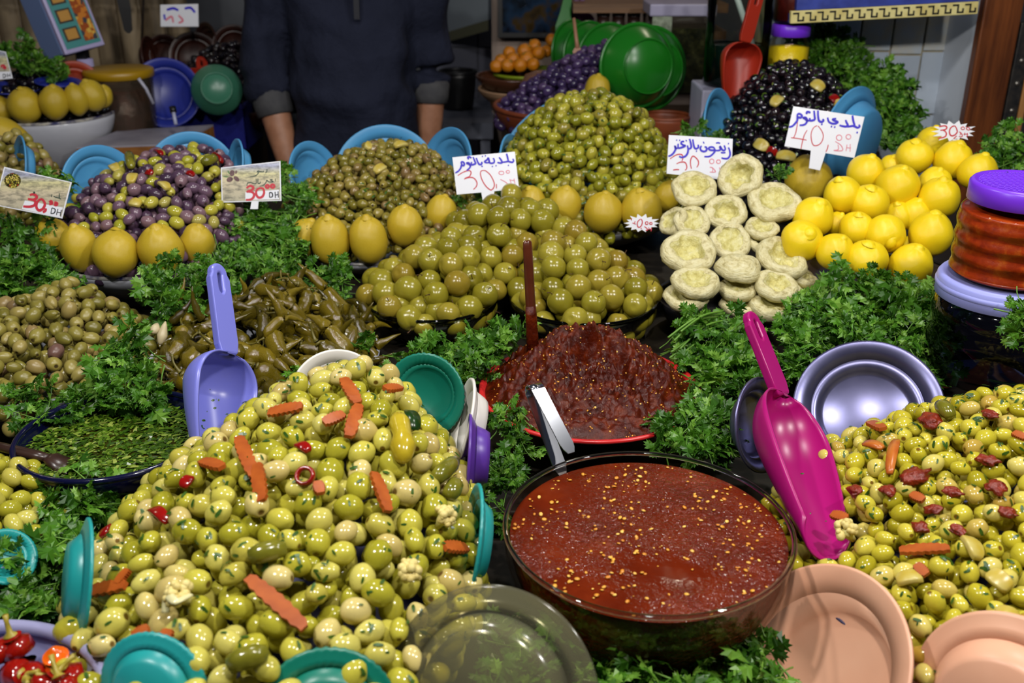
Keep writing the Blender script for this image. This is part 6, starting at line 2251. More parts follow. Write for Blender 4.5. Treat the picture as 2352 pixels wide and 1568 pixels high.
def jar_lid(e, R_, z0, H, mat, ridges=True):
    prof = [(R_, z0), (R_ + 0.0015, z0 + 0.001), (R_ + 0.001, z0 + H * 0.85), (R_ - 0.002, z0 + H), (R_ - 0.006, z0 + H), (R_ - 0.008, z0 + H - 0.0015), (0.0001, z0 + H - 0.0015)]
    ld = obj('lid', mesh('lid', *lathe(prof, 96)), mat, e)
    if ridges:
        w = []
        for j in range(-7, 8):
            y = j * R_ / 8
            L = math.sqrt(max((R_ - 0.009) ** 2 - y * y, 0))
            nseg = 26
            P = [Vector((-L + 2 * L * i / nseg, y + (0.0028 if i % 2 else -0.0028), z0 + H - 0.0014)) for i in range(nseg + 1)]
            w.append(tube(P, 0.0011, 5))
        obj('lid_pattern', mesh('lid_pattern', *merge(*w)), mat, ld)


e = thing('paste_jar', 'ribbed clear jar of red paste with a purple lid at the right edge', 'jar', (JX, JY, 1.120))
prof = [(0.0001, 0), (0.066, 0.001), (0.0725, 0.006)]
for i in range(60):
    u = i / 59
    z = 0.006 + 0.085 * u
    prof.append((0.0715 - 0.0032 * abs(math.sin(u * 5 * math.pi)) ** 0.35 * 0 + 0.0010 * math.cos(u * 4 * 2 * math.pi) - (0.010 * max(0, (u - 0.88) / 0.12) ** 2), z))
prof += [(0.058, 0.094), (0.058, 0.100)]
obj('body', mesh('jar', *lathe(prof, 96)), M_jar, e)
t = NT('jar_paste')
co = t.coord('Object')
n1 = t.noise(60, 5, co, 0.6)
t.set(Base_Color=t.ramp(n1, [(0.3, srgb((136, 34, 6))), (0.55, srgb((178, 60, 10))), (0.75, srgb((206, 104, 26)))]), Roughness=0.3)
t.bump(n1, 0.3, 0.003)
obj('contents', mesh('contents', *lathe([(0.0001, 0.002)] + [(r - 0.0012, z) for r, z in prof[1:-6]] + [(0.0001, 0.084)], 72)), t.m, e)
jar_lid(e, 0.0645, 0.096, 0.025, M_lidp)
e = thing('empty_jar', 'bluish clear plastic jar with lavender lid under the paste jar', 'jar', (JX, JY, 0.977))
prof = [(0.0001, 0), (0.07, 0.001), (0.08, 0.008), (0.084, 0.03), (0.0845, 0.062), (0.082, 0.066), (0.0855, 0.071), (0.082, 0.076), (0.0845, 0.08), (0.0845, 0.098), (0.079, 0.11), (0.074, 0.114)]
obj('body', mesh('jar', *lathe(prof, 96)), M_jarblue, e)
jar_lid(e, 0.0825, 0.113, 0.028, M_lidl, ridges=False)
obj('lid_step', mesh('lid_step', *lathe([(0.0835, 0.124), (0.0852, 0.126), (0.0852, 0.130), (0.0835, 0.132)], 96)), M_lidl, e)
# the jar of lemons with purple lid behind the black olives, a dark jar on top of it
JB = at(1806, 170, 2.30)
e = thing('lemon_jar', 'jar of yellow lemons with purple lid behind the black olives', 'jar', (JB.x, JB.y, JB.z - 0.10))
obj('body', mesh('jar', *lathe([(0.0001, 0), (0.04, 0.001), (0.045, 0.008), (0.045, 0.17), (0.038, 0.183)], 48)), M_jar, e)
obj('contents', mesh('contents', *lathe([(0.0001, 0.004), (0.036, 0.006), (0.0425, 0.02), (0.0435, 0.05), (0.042, 0.055), (0.0435, 0.06), (0.0435, 0.1), (0.042, 0.105), (0.0435, 0.11), (0.043, 0.16), (0.0001, 0.165)], 48)), M_lem_new, e)
jar_lid(e, 0.041, 0.183, 0.026, M_lidp, ridges=False)
top_z = JB.z - 0.10 + 0.211
e = thing('dark_red_jar', 'jar of dark red paste standing on the purple lid of the lemon jar', 'jar', (JB.x, JB.y, top_z))
obj('body', mesh('jar', *lathe([(0.0001, 0), (0.038, 0.001), (0.043, 0.006), (0.043, 0.12), (0.036, 0.13), (0.0001, 0.13)], 48)), M_jar, e)
obj('contents', mesh('contents', *lathe([(0.0001, 0.003), (0.037, 0.004), (0.0415, 0.009), (0.0415, 0.12), (0.0001, 0.122)], 48)), plain('dark_red_paste', (86, 22, 14), 0.3, c2=(66, 14, 10), nscale=60), e)
jar_lid(e, 0.039, 0.13, 0.02, M_lidp, ridges=False)
# ------------------------------------------------------------------ behind the stall, left
M_ctop = wood_mat('back_counter_wood', (48, 36, 26), (72, 54, 38), 10, 'X', 0.6)


def counter(label, x0, x1, y0, y1, z):
    e = thing('back_counter', label, 'counter')
    obj('top', mesh('top', *box(x0, x1, y0, y1, z - 0.03, z), smooth=False), M_ctop, e)
    obj('front_panel', mesh('panel', *box(x0 + .01, x1 - .01, y0 + .02, y0 + .04, 0, z - 0.03), smooth=False), M_ctop, e)
    obj('side_panel', mesh('panel', *box(x1 - .03, x1 - .01, y0 + .04, y1 - .02, 0, z - 0.03), smooth=False), M_ctop, e)
    return e


counter('dark wooden back counter behind the stall at the left', -2.3, -0.80, 2.31, 3.3, 0.93)
counter('dark wooden back counter behind the stall at the right', -0.03, 0.585, 2.33, 3.25, 0.97)
# white bowl with lemons and dark olives
WB = at(120, 262, 2.52)
dish('white_bowl', 'large white enamel bowl heaped with dark olives ringed by lemons at far left', 'bowl', (WB.x, WB.y, WB.z), 0.150, 0.13, M_navywhite, base=0.45, curve=1.7, rim=0.004, rim_mat=M_navyrim)
H_WB = Heap(Cone(WB.x - 0.02, WB.y + 0.02, 0.155, 0.14, WB.z + 0.005, WB.z + 0.12, WB.x - 0.06, WB.y + 0.06, 1.3))
scatter('dark_olive', H_WB, 0.021, 301, [M_ol_blk], M_ol_blk_s, OL_A[:3], ['blue black olive'], place='the far white bowl', shades=False, group='dark olives in the far left white bowl', stuff_label='dark olives lower in the far left white bowl', stuff_name='dark_olive_mass')
M_cobalt = plain('cobalt_plastic', (34, 46, 138), 0.34)
for px, py, r, lab in ((28, 222, 60, 'left cobalt blue plate between the dark olives far left'), (135, 208, 48, 'right cobalt blue plate between the dark olives far left')):
    c = at(px, py, 2.47)
    upright(lab, c, r * mpp(c), Vector((0.1, -0.05, 1)), M_cobalt)
M_terrared = plain('red_clay_plastic', (150, 52, 30), 0.4)
up_at('red plastic plate standing behind the far left lemons', 172, 205, 2.58, 58, M_terrared, 0.3, 0.2)
# scale with price display on a pole
SCP = at(165, 50, 2.72)
e = thing('market_scale', 'pale blue electronic scale display on a pole at the upper left', 'scale', (SCP.x, SCP.y, 0.93))
M_scale = plain('pale_blue_housing', (120, 142, 190), 0.45)
M_scalef = plain('lilac_bezel', (170, 164, 206), 0.4)
M_panel = plain('teal_panel', (70, 140, 140), 0.4)
k = mpp(SCP)
Mh = Matrix.Translation((0, 0, SCP.z - 0.93)) @ Matrix.Rotation(0.95, 4, 'Z') @ Matrix.Rotation(-0.12, 4, 'Y') @ Matrix.Rotation(-0.25, 4, 'X')
w2, h2 = 52 * k, 66 * k


def part(nm, vf, m_, M=Mh, bv=0.003):
    o = obj(nm, mesh(nm, *vf, smooth=False), m_, e, mw=M)
    if bv:
        bevel(o, bv)
    return o


part('housing', box(-w2, w2, 0.0, 0.10, -h2, h2 * 1.5), M_scale, bv=0.006)
part('bezel', box(-w2, w2, -0.012, 0.002, -h2, h2 * 1.5), M_scalef)
part('panel', box(-w2 * .86, w2 * .86, -0.0135, -0.011, -h2 * .85, h2 * 1.45), M_panel, bv=0)
M_disp = plain('amber_display', (186, 140, 70), 0.25)
M_dispf = plain('display_frame', (60, 50, 44), 0.4)
for j in range(3):
    z = -h2 * 0.62 + j * h2 * 0.62
    df = part('display_frame', box(-w2 * .72, -w2 * .02, -0.0145, -0.013, z, z + h2 * .46), M_dispf, bv=0)
    obj('display', mesh('display', *box(-w2 * .64, -w2 * .10, -0.0152, -0.0142, z + h2 * .06, z + h2 * .40), smooth=False), M_disp, df)
t = NT('fruit_print')
v = t.node('ShaderNodeTexVoronoi')
t.link(t.coord('Object'), v.inputs['Vector'])
v.inputs['Scale'].default_value = 90
s_ = t.node('ShaderNodeSeparateColor')
t.link(v.outputs['Color'], s_.inputs[0])
t.set(Base_Color=t.ramp(s_.outputs[0], [(0, srgb((150, 70, 20))), (0.35, srgb((210, 170, 70))), (0.6, srgb((60, 60, 70))), (0.8, srgb((196, 120, 40)))], 'CONSTANT'), Roughness=0.4)
part('fruit_picture', box(w2 * .12, w2 * .78, -0.0148, -0.013, -h2 * .72, h2 * 1.4), t.m, bv=0)
obj('neck', mesh('neck', *box(-0.012, 0.012, 0.02, 0.05, SCP.z - 0.93 - h2 * 1.35, SCP.z - 0.93 - h2 * .8), smooth=False), M_black, e)
obj('pole', mesh('pole', *lathe([(0.0001, 0), (0.021, 0), (0.021, SCP.z - 0.93 - h2 * 1.3), (0.0001, SCP.z - 0.93 - h2 * 1.3)], 20)), M_scalef, e, loc=(0.005, 0.03, 0))
# knives hanging left of the scale and a dark strip further right
for px, py0, py1, Y, lab in ((86, -40, 88, 2.95, 'black handled knife hanging beside the scale'), (282, -40, 76, 2.95, 'black strap hanging below the straw fringe'), (575, -20, 60, 3.1, 'dark strap hanging beside the man')):
    a, b = at(px - 8, py0, Y), at(px + 14, py1, Y)
    tag(obj('hanging_strap', mesh('strap', *ribbon([a, a.lerp(b, .5) + Vector((.002, 0, 0)), b.lerp(a, .06), b], [.034, .032, .022, .008], Vector((1, 0.2, 0)), 0.006), smooth=False), M_black), lab, 'strap', 'things hanging at the left')
cn = at(330, -20, 3.28)
cb = at(326, 100, 3.28)
tag(obj('hanging_rope', mesh('rope', *tube([cn, cn.lerp(cb, .5), cb], 0.0035, 6)), plain('dark_brown_cord', (34, 22, 18), 0.7)), 'thin dark rope hanging in front of the ribbed wall', 'rope')
# far price card
e, o_, n_ = card('faded far price card hanging below the straw fringe', 2.9, (412, 38), [(0, 60), (870, 40), (880, 560), (10, 560)], (368, 5, 10.0),
                 [('script', M_ink, 60, [[(150, 180), (300, 140), (420, 190)], [(560, 150), (700, 130), (800, 240)], [(90, 280), (110, 400)]]), ('price', M_pink, 50, [[(120, 420), (260, 330), (300, 470)], [(420, 300), (520, 420), (420, 480)]])], tilt=0.1)
# row of clay plates and bowls standing behind dark olives
M_claydk = plain('dark_clay', (58, 26, 18), 0.4, c2=(44, 20, 14), nscale=12)
for px, py, Y, r, up, side, lab in ((333, 140, 3.05, 52, 0.15, 1.2, 'dark clay plate standing edge on at the left of the dark row'), (378, 130, 3.12, 46, 0.2, 0.2, 'dark clay plate second in the row behind the dark olives'), (448, 135, 3.08, 56, 0.25, 0.0, 'wide dark clay plate in the middle of the row'),
                                     (487, 110, 3.12, 54, 0.15, -1.1, 'tall dark clay plate standing edge on right of the middle'), (540, 112, 3.10, 50, 0.2, 0.0, 'dark clay plate at the right of the row beside the man')):
    up_at(lab, px, py, Y, r, M_claydk, up, side)
H_DK = Heap(Cone(-0.86, 2.97, 0.20, 0.15, 1.02, 1.19, -0.83, 3.02, 1.6))
scatter('shadowed_olive', H_DK, 0.024, 311, [M_ol_blk], M_ol_blk_s, OL_A[:3], ['black olive'], place='the shadowed heap behind the blue plate', shades=False, group='black olives in the shadowed heap', stuff_label='black olives lower in the shadowed heap', stuff_name='shadowed_olive_mass', k=0.95)
dish('clay_dish', 'dark clay dish under the shadowed black olives', 'dish', (-0.86, 2.97, 1.02), 0.20, 0.08, M_claydk, base=0.6)
H_DK2 = Heap(Cone(-0.66, 3.12, 0.13, 0.1, 1.05, 1.235, -0.66, 3.15, 1.6))
scatter('back_black_olive', H_DK2, 0.024, 321, [M_ol_blk], M_ol_blk_s, OL_A[:3], ['black olive'], place='the rear heap beside the man', shades=False, group='black olives in the rear heap', stuff_label='black olives lower in the rear shadowed heap', stuff_name='back_black_olive_mass', k=1.0)
dish('clay_dish', 'dark clay dish under the rear black olives beside the man', 'dish', (-0.66, 3.12, 1.05), 0.125, 0.07, M_claydk, base=0.6)
scoop('small orange scoop lying in the shadowed black olives', at(462, 128, 2.9), at(466, 160, 2.86), at(470, 200, 2.80), 0.04, 0.3, M_redscoop)
# yellow lidded tub with dark pickles
TB = at(283, 235, 2.62)
e = thing('lidded_tub', 'clear tub of dark red pickles with yellow lid at left', 'tub', (TB.x, TB.y, TB.z - 0.095))
M_tubw = clear_mat('tub_plastic', (216, 206, 196), 1.2, 0.06, body=0.12, body_c=(150, 130, 110))
obj('body', mesh('tub', *lathe([(0.0001, 0), (0.07, 0.001), (0.076, 0.01), (0.083, 0.165)], 48)), M_tubw, e)
obj('contents', mesh('contents', *lathe([(0.0001, 0.003), (0.069, 0.004), (0.0745, 0.012), (0.080, 0.125), (0.06, 0.132), (0.0001, 0.134)], 48)), plain('dark_pickle', (74, 26, 10), 0.3, c2=(36, 18, 12), nscale=40, bump=(70, 0.4, .004)), e)
obj('lid', mesh('lid', *lathe([(0.083, 0.160), (0.087, 0.161), (0.087, 0.178), (0.083, 0.181), (0.0001, 0.181)], 48)), plain('yellow_lid', (158, 122, 10), 0.4), e)
a, b = at(318, 180, 2.52), at(352, 238, 2.53)
obj('handle', mesh('handle', *tube([a, a.lerp(b, .4) + Vector((.004, 0, 0)), b], .0042, 8)), plain('grey_handle', (170, 170, 186), 0.4), e, mw=Matrix.Translation(-Vector(e.location)))
# blue plate, green bowl, blue crate, cutting board
up_at('cobalt blue plastic plate standing behind the blue crate', 385, 218, 2.72, 76, M_cobalt, 0.35, -0.15, d=0.03)
M_sage = plain('sea_green_plastic', (58, 116, 92), 0.32)
GB = at(498, 205, 2.66)
e = thing('green_bowl', 'sea green plastic bowl standing on its edge beside the man', 'bowl')
e.matrix_world = basis(-toward(GB, 0.25, 0.0), loc=GB + toward(GB, 0.25, 0) * 0.03)
rb = 58 * mpp(GB)
obj('body', mesh('bowl', *lathe(bowl_profile(rb, 0.05, 0.58, 0.003, 1.2), 56)), M_sage, e)
obj('foot', mesh('foot', *lathe([(rb * .56, -.004), (rb * .6, -.004), (rb * .6, .003), (rb * .56, .003)], 56, closed=True)), M_sage, e)
M_crate = plain('navy_crate', (24, 30, 116), 0.4)
CR = at(490, 300, 2.86)
e = thing('plastic_crate', 'navy blue plastic crate beside the man', 'crate', (CR.x, CR.y, 0.93))
h = at(500, 238, 2.78).z - 0.93
for nm, bx in (('wall', box(-.13, .12, -.09, -.082, 0, h)), ('wall', box(-.13, .12, .082, .09, 0, h)), ('wall', box(-.13, -.122, -.09, .09, 0, h)), ('wall', box(.112, .12, -.09, .09, 0, h)), ('bottom', box(-.13, .12, -.09, .09, 0, .006)), ('rim', box(-.138, .128, -.098, -.088, h - .012, h))):
    bevel(obj(nm, mesh(nm, *bx, smooth=False), M_crate, e), 0.002)
a, b = at(396, 245, 2.46), at(404, 286, 2.44)
e = thing('pen', 'blue and white pen stuck upright beside the crate', 'pen')
obj('barrel', mesh('barrel', *tube([b, b.lerp(a, .7)], .0045, 8)), plain('pen_white', (170, 174, 200), 0.4), e)
obj('cap', mesh('cap', *tube([b.lerp(a, .68), a], .008, 8)), M_black, e)
e = thing('cutting_board', 'pale worn board with wooden edge lying behind the purple olives', 'board', (0, 0, 0))
P = [at(175, 340, 2.36), at(420, 335, 2.36), at(490, 284, 2.60), at(268, 300, 2.58)]
zt = sum(p.z for p in P) / 4
P = [atz(q[0], q[1], zt) for q in ((175, 338), (410, 330), (490, 286), (270, 300))]
V = [(p.x, p.y, zt) for p in P] + [(p.x, p.y, zt - 0.004) for p in P]
FB = [(0, 1, 2, 3), (7, 6, 5, 4), (0, 4, 5, 1), (1, 5, 6, 2), (2, 6, 7, 3), (3, 7, 4, 0)]
obj('board_top', mesh('board', V, FB, smooth=False), plain('worn_white_board', (150, 146, 156), 0.5, c2=(128, 124, 136), nscale=14), e)
V2 = [(p.x, p.y, zt - 0.0042) for p in P] + [(p.x, p.y, 0.93) for p in P]
obj('board_base', mesh('base', V2, FB, smooth=False), wood_mat('board_wood', (110, 66, 24), (160, 106, 46), 16, 'X'), e)

# ------------------------------------------------------------------ behind the stall, middle: panel, bench, bucket
P = [at(1005, -30, 4.05), at(1122, -30, 3.6), at(1122, 45, 3.6), at(1005, 80, 4.05)]
b_ = thing('wall_panel', 'pale blue white slanting panel on the wall right of the man', 'panel')
V = [p for p in P] + [p + Vector((0.02, 0.06, 0)) for p in P]
obj('sheet', mesh('sheet', V, [(0, 1, 2, 3), (7, 6, 5, 4), (0, 4, 5, 1), (1, 5, 6, 2), (2, 6, 7, 3), (3, 7, 4, 0)], smooth=False), M_board, b_)
V = [P[3] + Vector((0, -.01, -.035)), P[2] + Vector((0, -.01, -.035)), P[2] + Vector((0, -.01, 0)), P[3] + Vector((0, -.01, 0))]
V += [v + Vector((0, .05, 0)) for v in V]
obj('ledge', mesh('ledge', V, FB, smooth=False), plain('olive_ledge', (120, 120, 92), 0.6), b_)
wt = struct('wall_side', box(-0.30, 0.20, 3.98, 4.19, 0.0, 1.5), plain('grey_joint', (84, 86, 94), 0.6))
M_gtile = plain('grey_tile', (104, 106, 122), 0.35, c2=(96, 100, 116), nscale=5)
for i in range(3):
    for j in range(5):
        bevel(obj('tile', mesh('tile', *box(-0.295 + i * .165, -0.135 + i * .165, 3.972, 3.98, 0.4 + j * .165, 0.56 + j * .165), smooth=False), M_gtile, wt), 0.002)
e = thing('steel_bench', 'low grey bench behind the man at right', 'bench')
BZ = at(1060, 262, 3.3).z
obj('seat', mesh('seat', *box(-0.34, -0.06, 3.15, 3.6, BZ - 0.05, BZ), smooth=False), plain('grey_bench', (112, 116, 130), 0.4), e)
for x in (-.32, -.10):
    for y in (3.17, 3.56):
        obj('leg', mesh('leg', *box(x, x + .03, y, y + .03, 0, BZ - .05), smooth=False), MATS['grey_bench'], e)
BK = at(1052, 225, 3.4)
dish('black_bucket', 'black plastic bucket on the grey bench', 'bucket', (BK.x, BK.y, BZ + 0.118), 0.062, 0.118, M_black, base=0.8, rim=0.006)

# ------------------------------------------------------------------ behind the stall, right
# pinkish partition with framed screen
struct('wall_partition', box(-0.065, 0.62, 3.32, 3.40, 0.0, 2.5), M_wallpink)
SCR = at(1235, 20, 3.26)
e = thing('wall_screen', 'black framed glossy screen on the pinkish wall', 'screen', SCR)
obj('frame', mesh('frame', *box(-0.125, 0.13, -0.01, 0.05, -0.085, 0.13), smooth=False), M_black, e)
t = NT('dark_glossy_screen')
co = t.coord('Object')
n1 = t.noise(14, 3, co)
t.set(Base_Color=t.ramp(n1, [(0.35, srgb((10, 12, 16))), (0.5, srgb((26, 46, 70))), (0.58, srgb((60, 46, 20))), (0.7, srgb((16, 18, 22)))]), Roughness=0.12)
obj('glass', mesh('glass', *box(-0.11, 0.115, -0.012, -0.009, -0.07, 0.12), smooth=False), t.m, e)
# oranges on a plate
OLAB = ['leftmost orange of the front row on the lime plate', 'second orange from the left in the front row', 'third orange from the left in the front row', 'leftmost orange of the second row in the blurred heap', 'middle orange of the second row in the blurred heap',
        'right orange of the second row in the blurred heap', 'leftmost orange of the third row below the screen', 'large middle orange of the third row below the screen', 'right orange of the third row below the screen', 'orange on top of the blurred heap',
        'single orange highest of all beside the green spatula', 'small orange at the right end of the heap below the screen', 'rightmost orange of the front row on the lime plate']
M_orange = lemon_mat('orange_rind', (190, 112, 12), (206, 130, 24))
om, ot = lemon_mesh(3, 0.96, 0.02)
om.materials.append(M_orange)
ot.materials.append(plain('orange_tip', (150, 110, 30), 0.6))
OPL = at(1215, 165, 2.95)
dish('lime_plate', 'lime green plate under the heap of oranges', 'plate', (OPL.x, OPL.y, OPL.z), 0.115, 0.02, plain('lime_plastic', (128, 150, 30), 0.4), base=0.7)
for i, (px, py, r, Y) in enumerate(((1140, 152, 15, 2.87), (1166, 150, 16, 2.86), (1195, 150, 16, 2.86), (1150, 138, 14, 2.90), (1178, 136, 16, 2.90), (1210, 135, 17, 2.90), (1170, 121, 15, 2.94), (1205, 118, 18, 2.94), (1238, 122, 16, 2.94), (1228, 105, 15, 2.98), (1268, 92, 15, 3.02), (1255, 118, 14, 2.97), (1225, 148, 15, 2.86))):
    c = at(px, py, Y)
    e = thing('orange', OLAB[i], 'orange', group='oranges before the screen')
    e.matrix_world = basis((math.sin(i * 2), math.cos(i * 3), 1), loc=c, s=r * mpp(c))
    obj('rind', om, None, e)
    obj('tip', ot, None, e)
# dish stand below the oranges and the dried fruit heap
for px, py, Y, R_, H_, m_, nm, lab in ((1185, 176, 2.82, 0.11, 0.03, plain('brown_glaze', (70, 40, 26), 0.25), 'glazed_dish', 'brown glazed dish in front of the oranges'), (1200, 205, 2.76, 0.12, 0.03, plain('beige_clay', (140, 110, 84), 0.45), 'clay_stand', 'beige clay stand under the glazed dish'), (1210, 232, 2.74, 0.10, 0.05, wood_mat('stand_wood', (70, 46, 26), (104, 72, 40), 12), 'wooden_stand', 'wooden stand below the clay dishes')):
    c = at(px, py, Y)
    dish(nm, lab, 'dish', c, R_, H_, m_, base=0.75, rim=0.004)
H_DR = Heap(Cone(0.135, 2.80, 0.12, 0.10, 1.055, 1.165, 0.16, 2.85, 1.5))
DRY = [(0, (66, 56, 18)), (0.5, (96, 76, 26)), (1, (130, 96, 40))]
M_dry = fruit_mat('dried_fruit_skin', DRY, rough=0.3)
scatter('dried_fruit', H_DR, 0.024, 331, [M_dry], fruit_mat('dried_fruit_mass_skin', DRY, per='island'), OL_T[:3], ['brown pickle'], place='the blurred heap below the screen', group='pickles below the screen', cat='pickle', stuff_label='olive brown pickles lower in the blurred heap', stuff_name='dried_fruit_mass', k=0.95)
dish('clay_bowl', 'clay bowl under the heap of olive brown pickles', 'bowl', (0.135, 2.80, 1.055), 0.125, 0.07, MATS['beige_clay'], base=0.5)
# upturned brown pot lid
UP = at(1245, 190, 2.66)
e = thing('pot_lid', 'upturned glossy brown clay lid before the purple olives', 'lid', UP - Vector((0, 0, 0.03)))
obj('dome', mesh('dome', *lathe([(0.062, 0), (0.062, 0.006), (0.056, 0.03), (0.044, 0.05), (0.02, 0.06), (0.0001, 0.062)], 40)), plain('glossy_brown_clay', (112, 78, 60), 0.22, 0.5), e, scale=(1.0, 1.0, 1))
obj('ring', mesh('ring', *lathe([(0.06, 0), (0.066, 0), (0.066, 0.007), (0.06, 0.007)], 40, closed=True)), MATS['glossy_brown_clay'], e)
# purple olives in a terracotta bowl
M_terra = plain('terracotta', (128, 62, 32), 0.45, c2=(108, 50, 26), nscale=14)
TC = at(1305, 245, 2.52)
dish('terracotta_bowl', 'wide terracotta bowl under the dark violet olives in the back', 'bowl', (TC.x, TC.y, TC.z), 0.185, 0.10, M_terra, base=0.6, rim=0.006)
VIO = [(0, (40, 30, 62)), (0.5, (62, 46, 88)), (1, (84, 64, 100))]
M_ol_vio = fruit_mat('violet_olive_skin', VIO, rough=0.2, mott=0.25)
H_VIO = Heap(Cone(TC.x, TC.y, 0.178, 0.16, TC.z - 0.005, TC.z + 0.15, TC.x + 0.10, TC.y + 0.05, 1.35))
scatter('violet_olive', H_VIO, 0.026, 341, [M_ol_vio], fruit_mat('violet_olive_mass_skin', VIO, per='island'), OL_A[:4], ['violet olive'], place='the terracotta bowl heap', group='violet olives in the terracotta bowl', stuff_label='violet olives lower in the terracotta bowl', stuff_name='violet_olive_mass')
c = at(1372, 208, 2.36)
e = thing('lemon', 'pale lemon with neck peeping over the tall central olives', 'lemon')
e.matrix_world = basis((0.05, -0.1, 1), loc=c, s=30 * mpp(c))
obj('rind', LEM[(id(M_lem_old), 0)][0], None, e)
obj('tip', LEM[(id(M_lem_old), 0)][1], None, e)
# green plastic bowls standing on edge, nested in a row
M_grn = plain('green_plastic', (24, 104, 24), 0.28, 0.45)
GR = 'green bowls standing on edge'
for px, py, Y, rx, side, H_, lab in ((1474, 152, 2.42, 97, 0.5, 0.055, 'front green plastic bowl standing on edge with its bottom to the viewer'), (1500, 158, 2.50, 97, 0.5, 0.05, 'green plastic bowl behind the front one at its right'), (1408, 140, 2.60, 86, 0.55, 0.05, 'green plastic bowl left behind the front one'), (1365, 128, 2.72, 78, 0.7, 0.05, 'second green plastic bowl in the row at left'), (1330, 120, 2.84, 74, 0.85, 0.05, 'rearmost green plastic bowl beside the violet olives')):
    c = at(px, py, Y)
    f = toward(c, 0.12, side)
    e = thing('green_plastic_bowl', lab, 'bowl', group=GR)
    rb = rx * mpp(c)
    e.matrix_world = basis(-f, loc=c + f * H_ * 0.6)
    obj('body', mesh('bowl', *lathe(bowl_profile(rb * .93, H_, 0.66, 0.003, 1.25), 64)), M_grn, e)
    obj('foot', mesh('foot', *lathe([(rb * .60, -.003), (rb * .63, -.003), (rb * .63, .003), (rb * .60, .003)], 64, closed=True)), M_grn, e)
    obj('rim', mesh('rim', *lathe([(rb * .92, H_ - .002), (rb, H_ - .001), (rb, H_ + .003), (rb * .92, H_ + .003)], 64, closed=True)), M_grn, e)
c = at(1530, 268, 2.45)
dish('terracotta_pot', 'terracotta pot holding the green bowls', 'pot', (c.x, c.y, c.z), 0.06, 0.08, M_terra, base=0.7, rim=0.004)
# scoops and sticks stuck in behind
scoop('dark purple scoop standing among the green bowls', at(1330, -30, 3.0), at(1332, 25, 2.98), at(1325, 95, 2.95), 0.045, 0.2, plain('dark_purple_plastic', (70, 18, 74), 0.35))
a, b = at(1306, -20, 2.95), at(1286, 110, 2.9)
tag(obj('green_spatula', mesh('spatula', *ribbon([a, a.lerp(b, .35), a.lerp(b, .6), b], [.02, .03, .045, .03], Vector((1, .2, 0)), .004), smooth=False), M_grn), 'long green plastic spatula standing left of the green bowls', 'spatula')
a, b = at(1318, 42, 2.6), at(1332, 158, 2.55)
e = thing('wooden_ladle', 'thin tan wooden ladle standing before the green bowls', 'ladle')
M_tan = plain('tan_wood', (150, 108, 84), 0.5)
obj('handle', mesh('handle', *tube([a, a.lerp(b, .4), a.lerp(b, .6)], [.004, .005, .006], 8)), M_tan, e)
obj('blade', mesh('blade', *ribbon([a.lerp(b, .58), a.lerp(b, .66), b], [.012, .026, .016], Vector((1, 0, 0)), .005), smooth=False), M_tan, e)
# shelf with small jars, and the big containers
e = thing('wall_shelf', 'brown wooden shelf above the small dark jars', 'shelf')
a = at(1430, 12, 3.0)
obj('board', mesh('board', *box(0.17, 0.60, 2.9, 3.1, a.z - 0.012, a.z + 0.012), smooth=False), wood_mat('shelf_wood', (84, 56, 32), (124, 88, 52), 12, 'X'), e)
a2 = at(1430, 62, 3.0)
obj('board', mesh('board', *box(0.17, 0.60, 2.9, 3.1, a2.z - 0.024, a2.z), smooth=False), MATS['shelf_wood'], e)
for i, (px, lab) in enumerate(((1385, 'first'), (1420, 'second'), (1455, 'third'), (1490, 'fourth'))):
    c = at(px, 60, 2.96)
    j = thing('spice_jar', lab + ' small dark jar from the left on the shelf behind the green bowls', 'jar', (c.x, c.y, a2.z), group='small jars on the back shelf')
    obj('body', mesh('jar', *lathe([(0.0001, 0), (0.017, 0), (0.018, 0.004), (0.018, 0.034), (0.0001, 0.034)], 24)), plain('jar_dark', (46, 22, 18), 0.3, c2=(60, 50, 44), nscale=20), j)
    obj('lid', mesh('lid', *lathe([(0.019, 0.034), (0.019, 0.046), (0.0001, 0.046)], 24)), plain('grey_lid', (96, 92, 94), 0.4), j)
c = at(1550, 100, 2.72)
e = thing('pickle_container', 'clear container of dark green leaves with white lid at the back', 'container', (c.x, c.y, c.z - 0.12))
obj('body', mesh('body', *box(-.075, .085, -.07, .07, 0, 0.20), smooth=False), clear_mat('container_plastic', (220, 224, 220), 1.2), e)
t = NT('brined_leaves')
n1 = t.noise(70, 5, t.coord('Object'), 0.7)
t.set(Base_Color=t.ramp(n1, [(0.4, srgb((22, 24, 12))), (0.6, srgb((62, 60, 30))), (0.75, srgb((104, 100, 66)))]), Roughness=0.3)
obj('contents', mesh('contents', *box(-.072, .082, -.067, .067, 0.003, 0.165), smooth=False), t.m, e)
bevel(obj('lid', mesh('lid', *box(-.08, .09, -.075, .075, 0.195, 0.225), smooth=False), plain('lilac_white_lid', (150, 146, 172), 0.4), e), 0.004)
obj('label', mesh('label', *box(-.072, -.022, -.0715, -.0702, 0.11, 0.20), smooth=False), plain('spotted_label', (150, 160, 140), 0.5, c2=(90, 100, 80), nscale=60), e)
c = at(1685, 195, 2.36)
e = thing('large_glass_jar', 'large clear glass jar half full of dark green liquid', 'jar', (c.x, c.y, c.z))
obj('body', mesh('jar', *lathe([(0.0001, 0), (0.066, 0.0), (0.072, 0.008), (0.074, 0.25), (0.06, 0.27), (0.06, 0.29)], 56)), M_clear, e)
zl = at(1685, 102, 2.36).z - c.z
M_liq = clear_mat('dark_green_liquid', (60, 96, 82), 0.8, 0.03, body=0.35, body_c=(26, 62, 52))
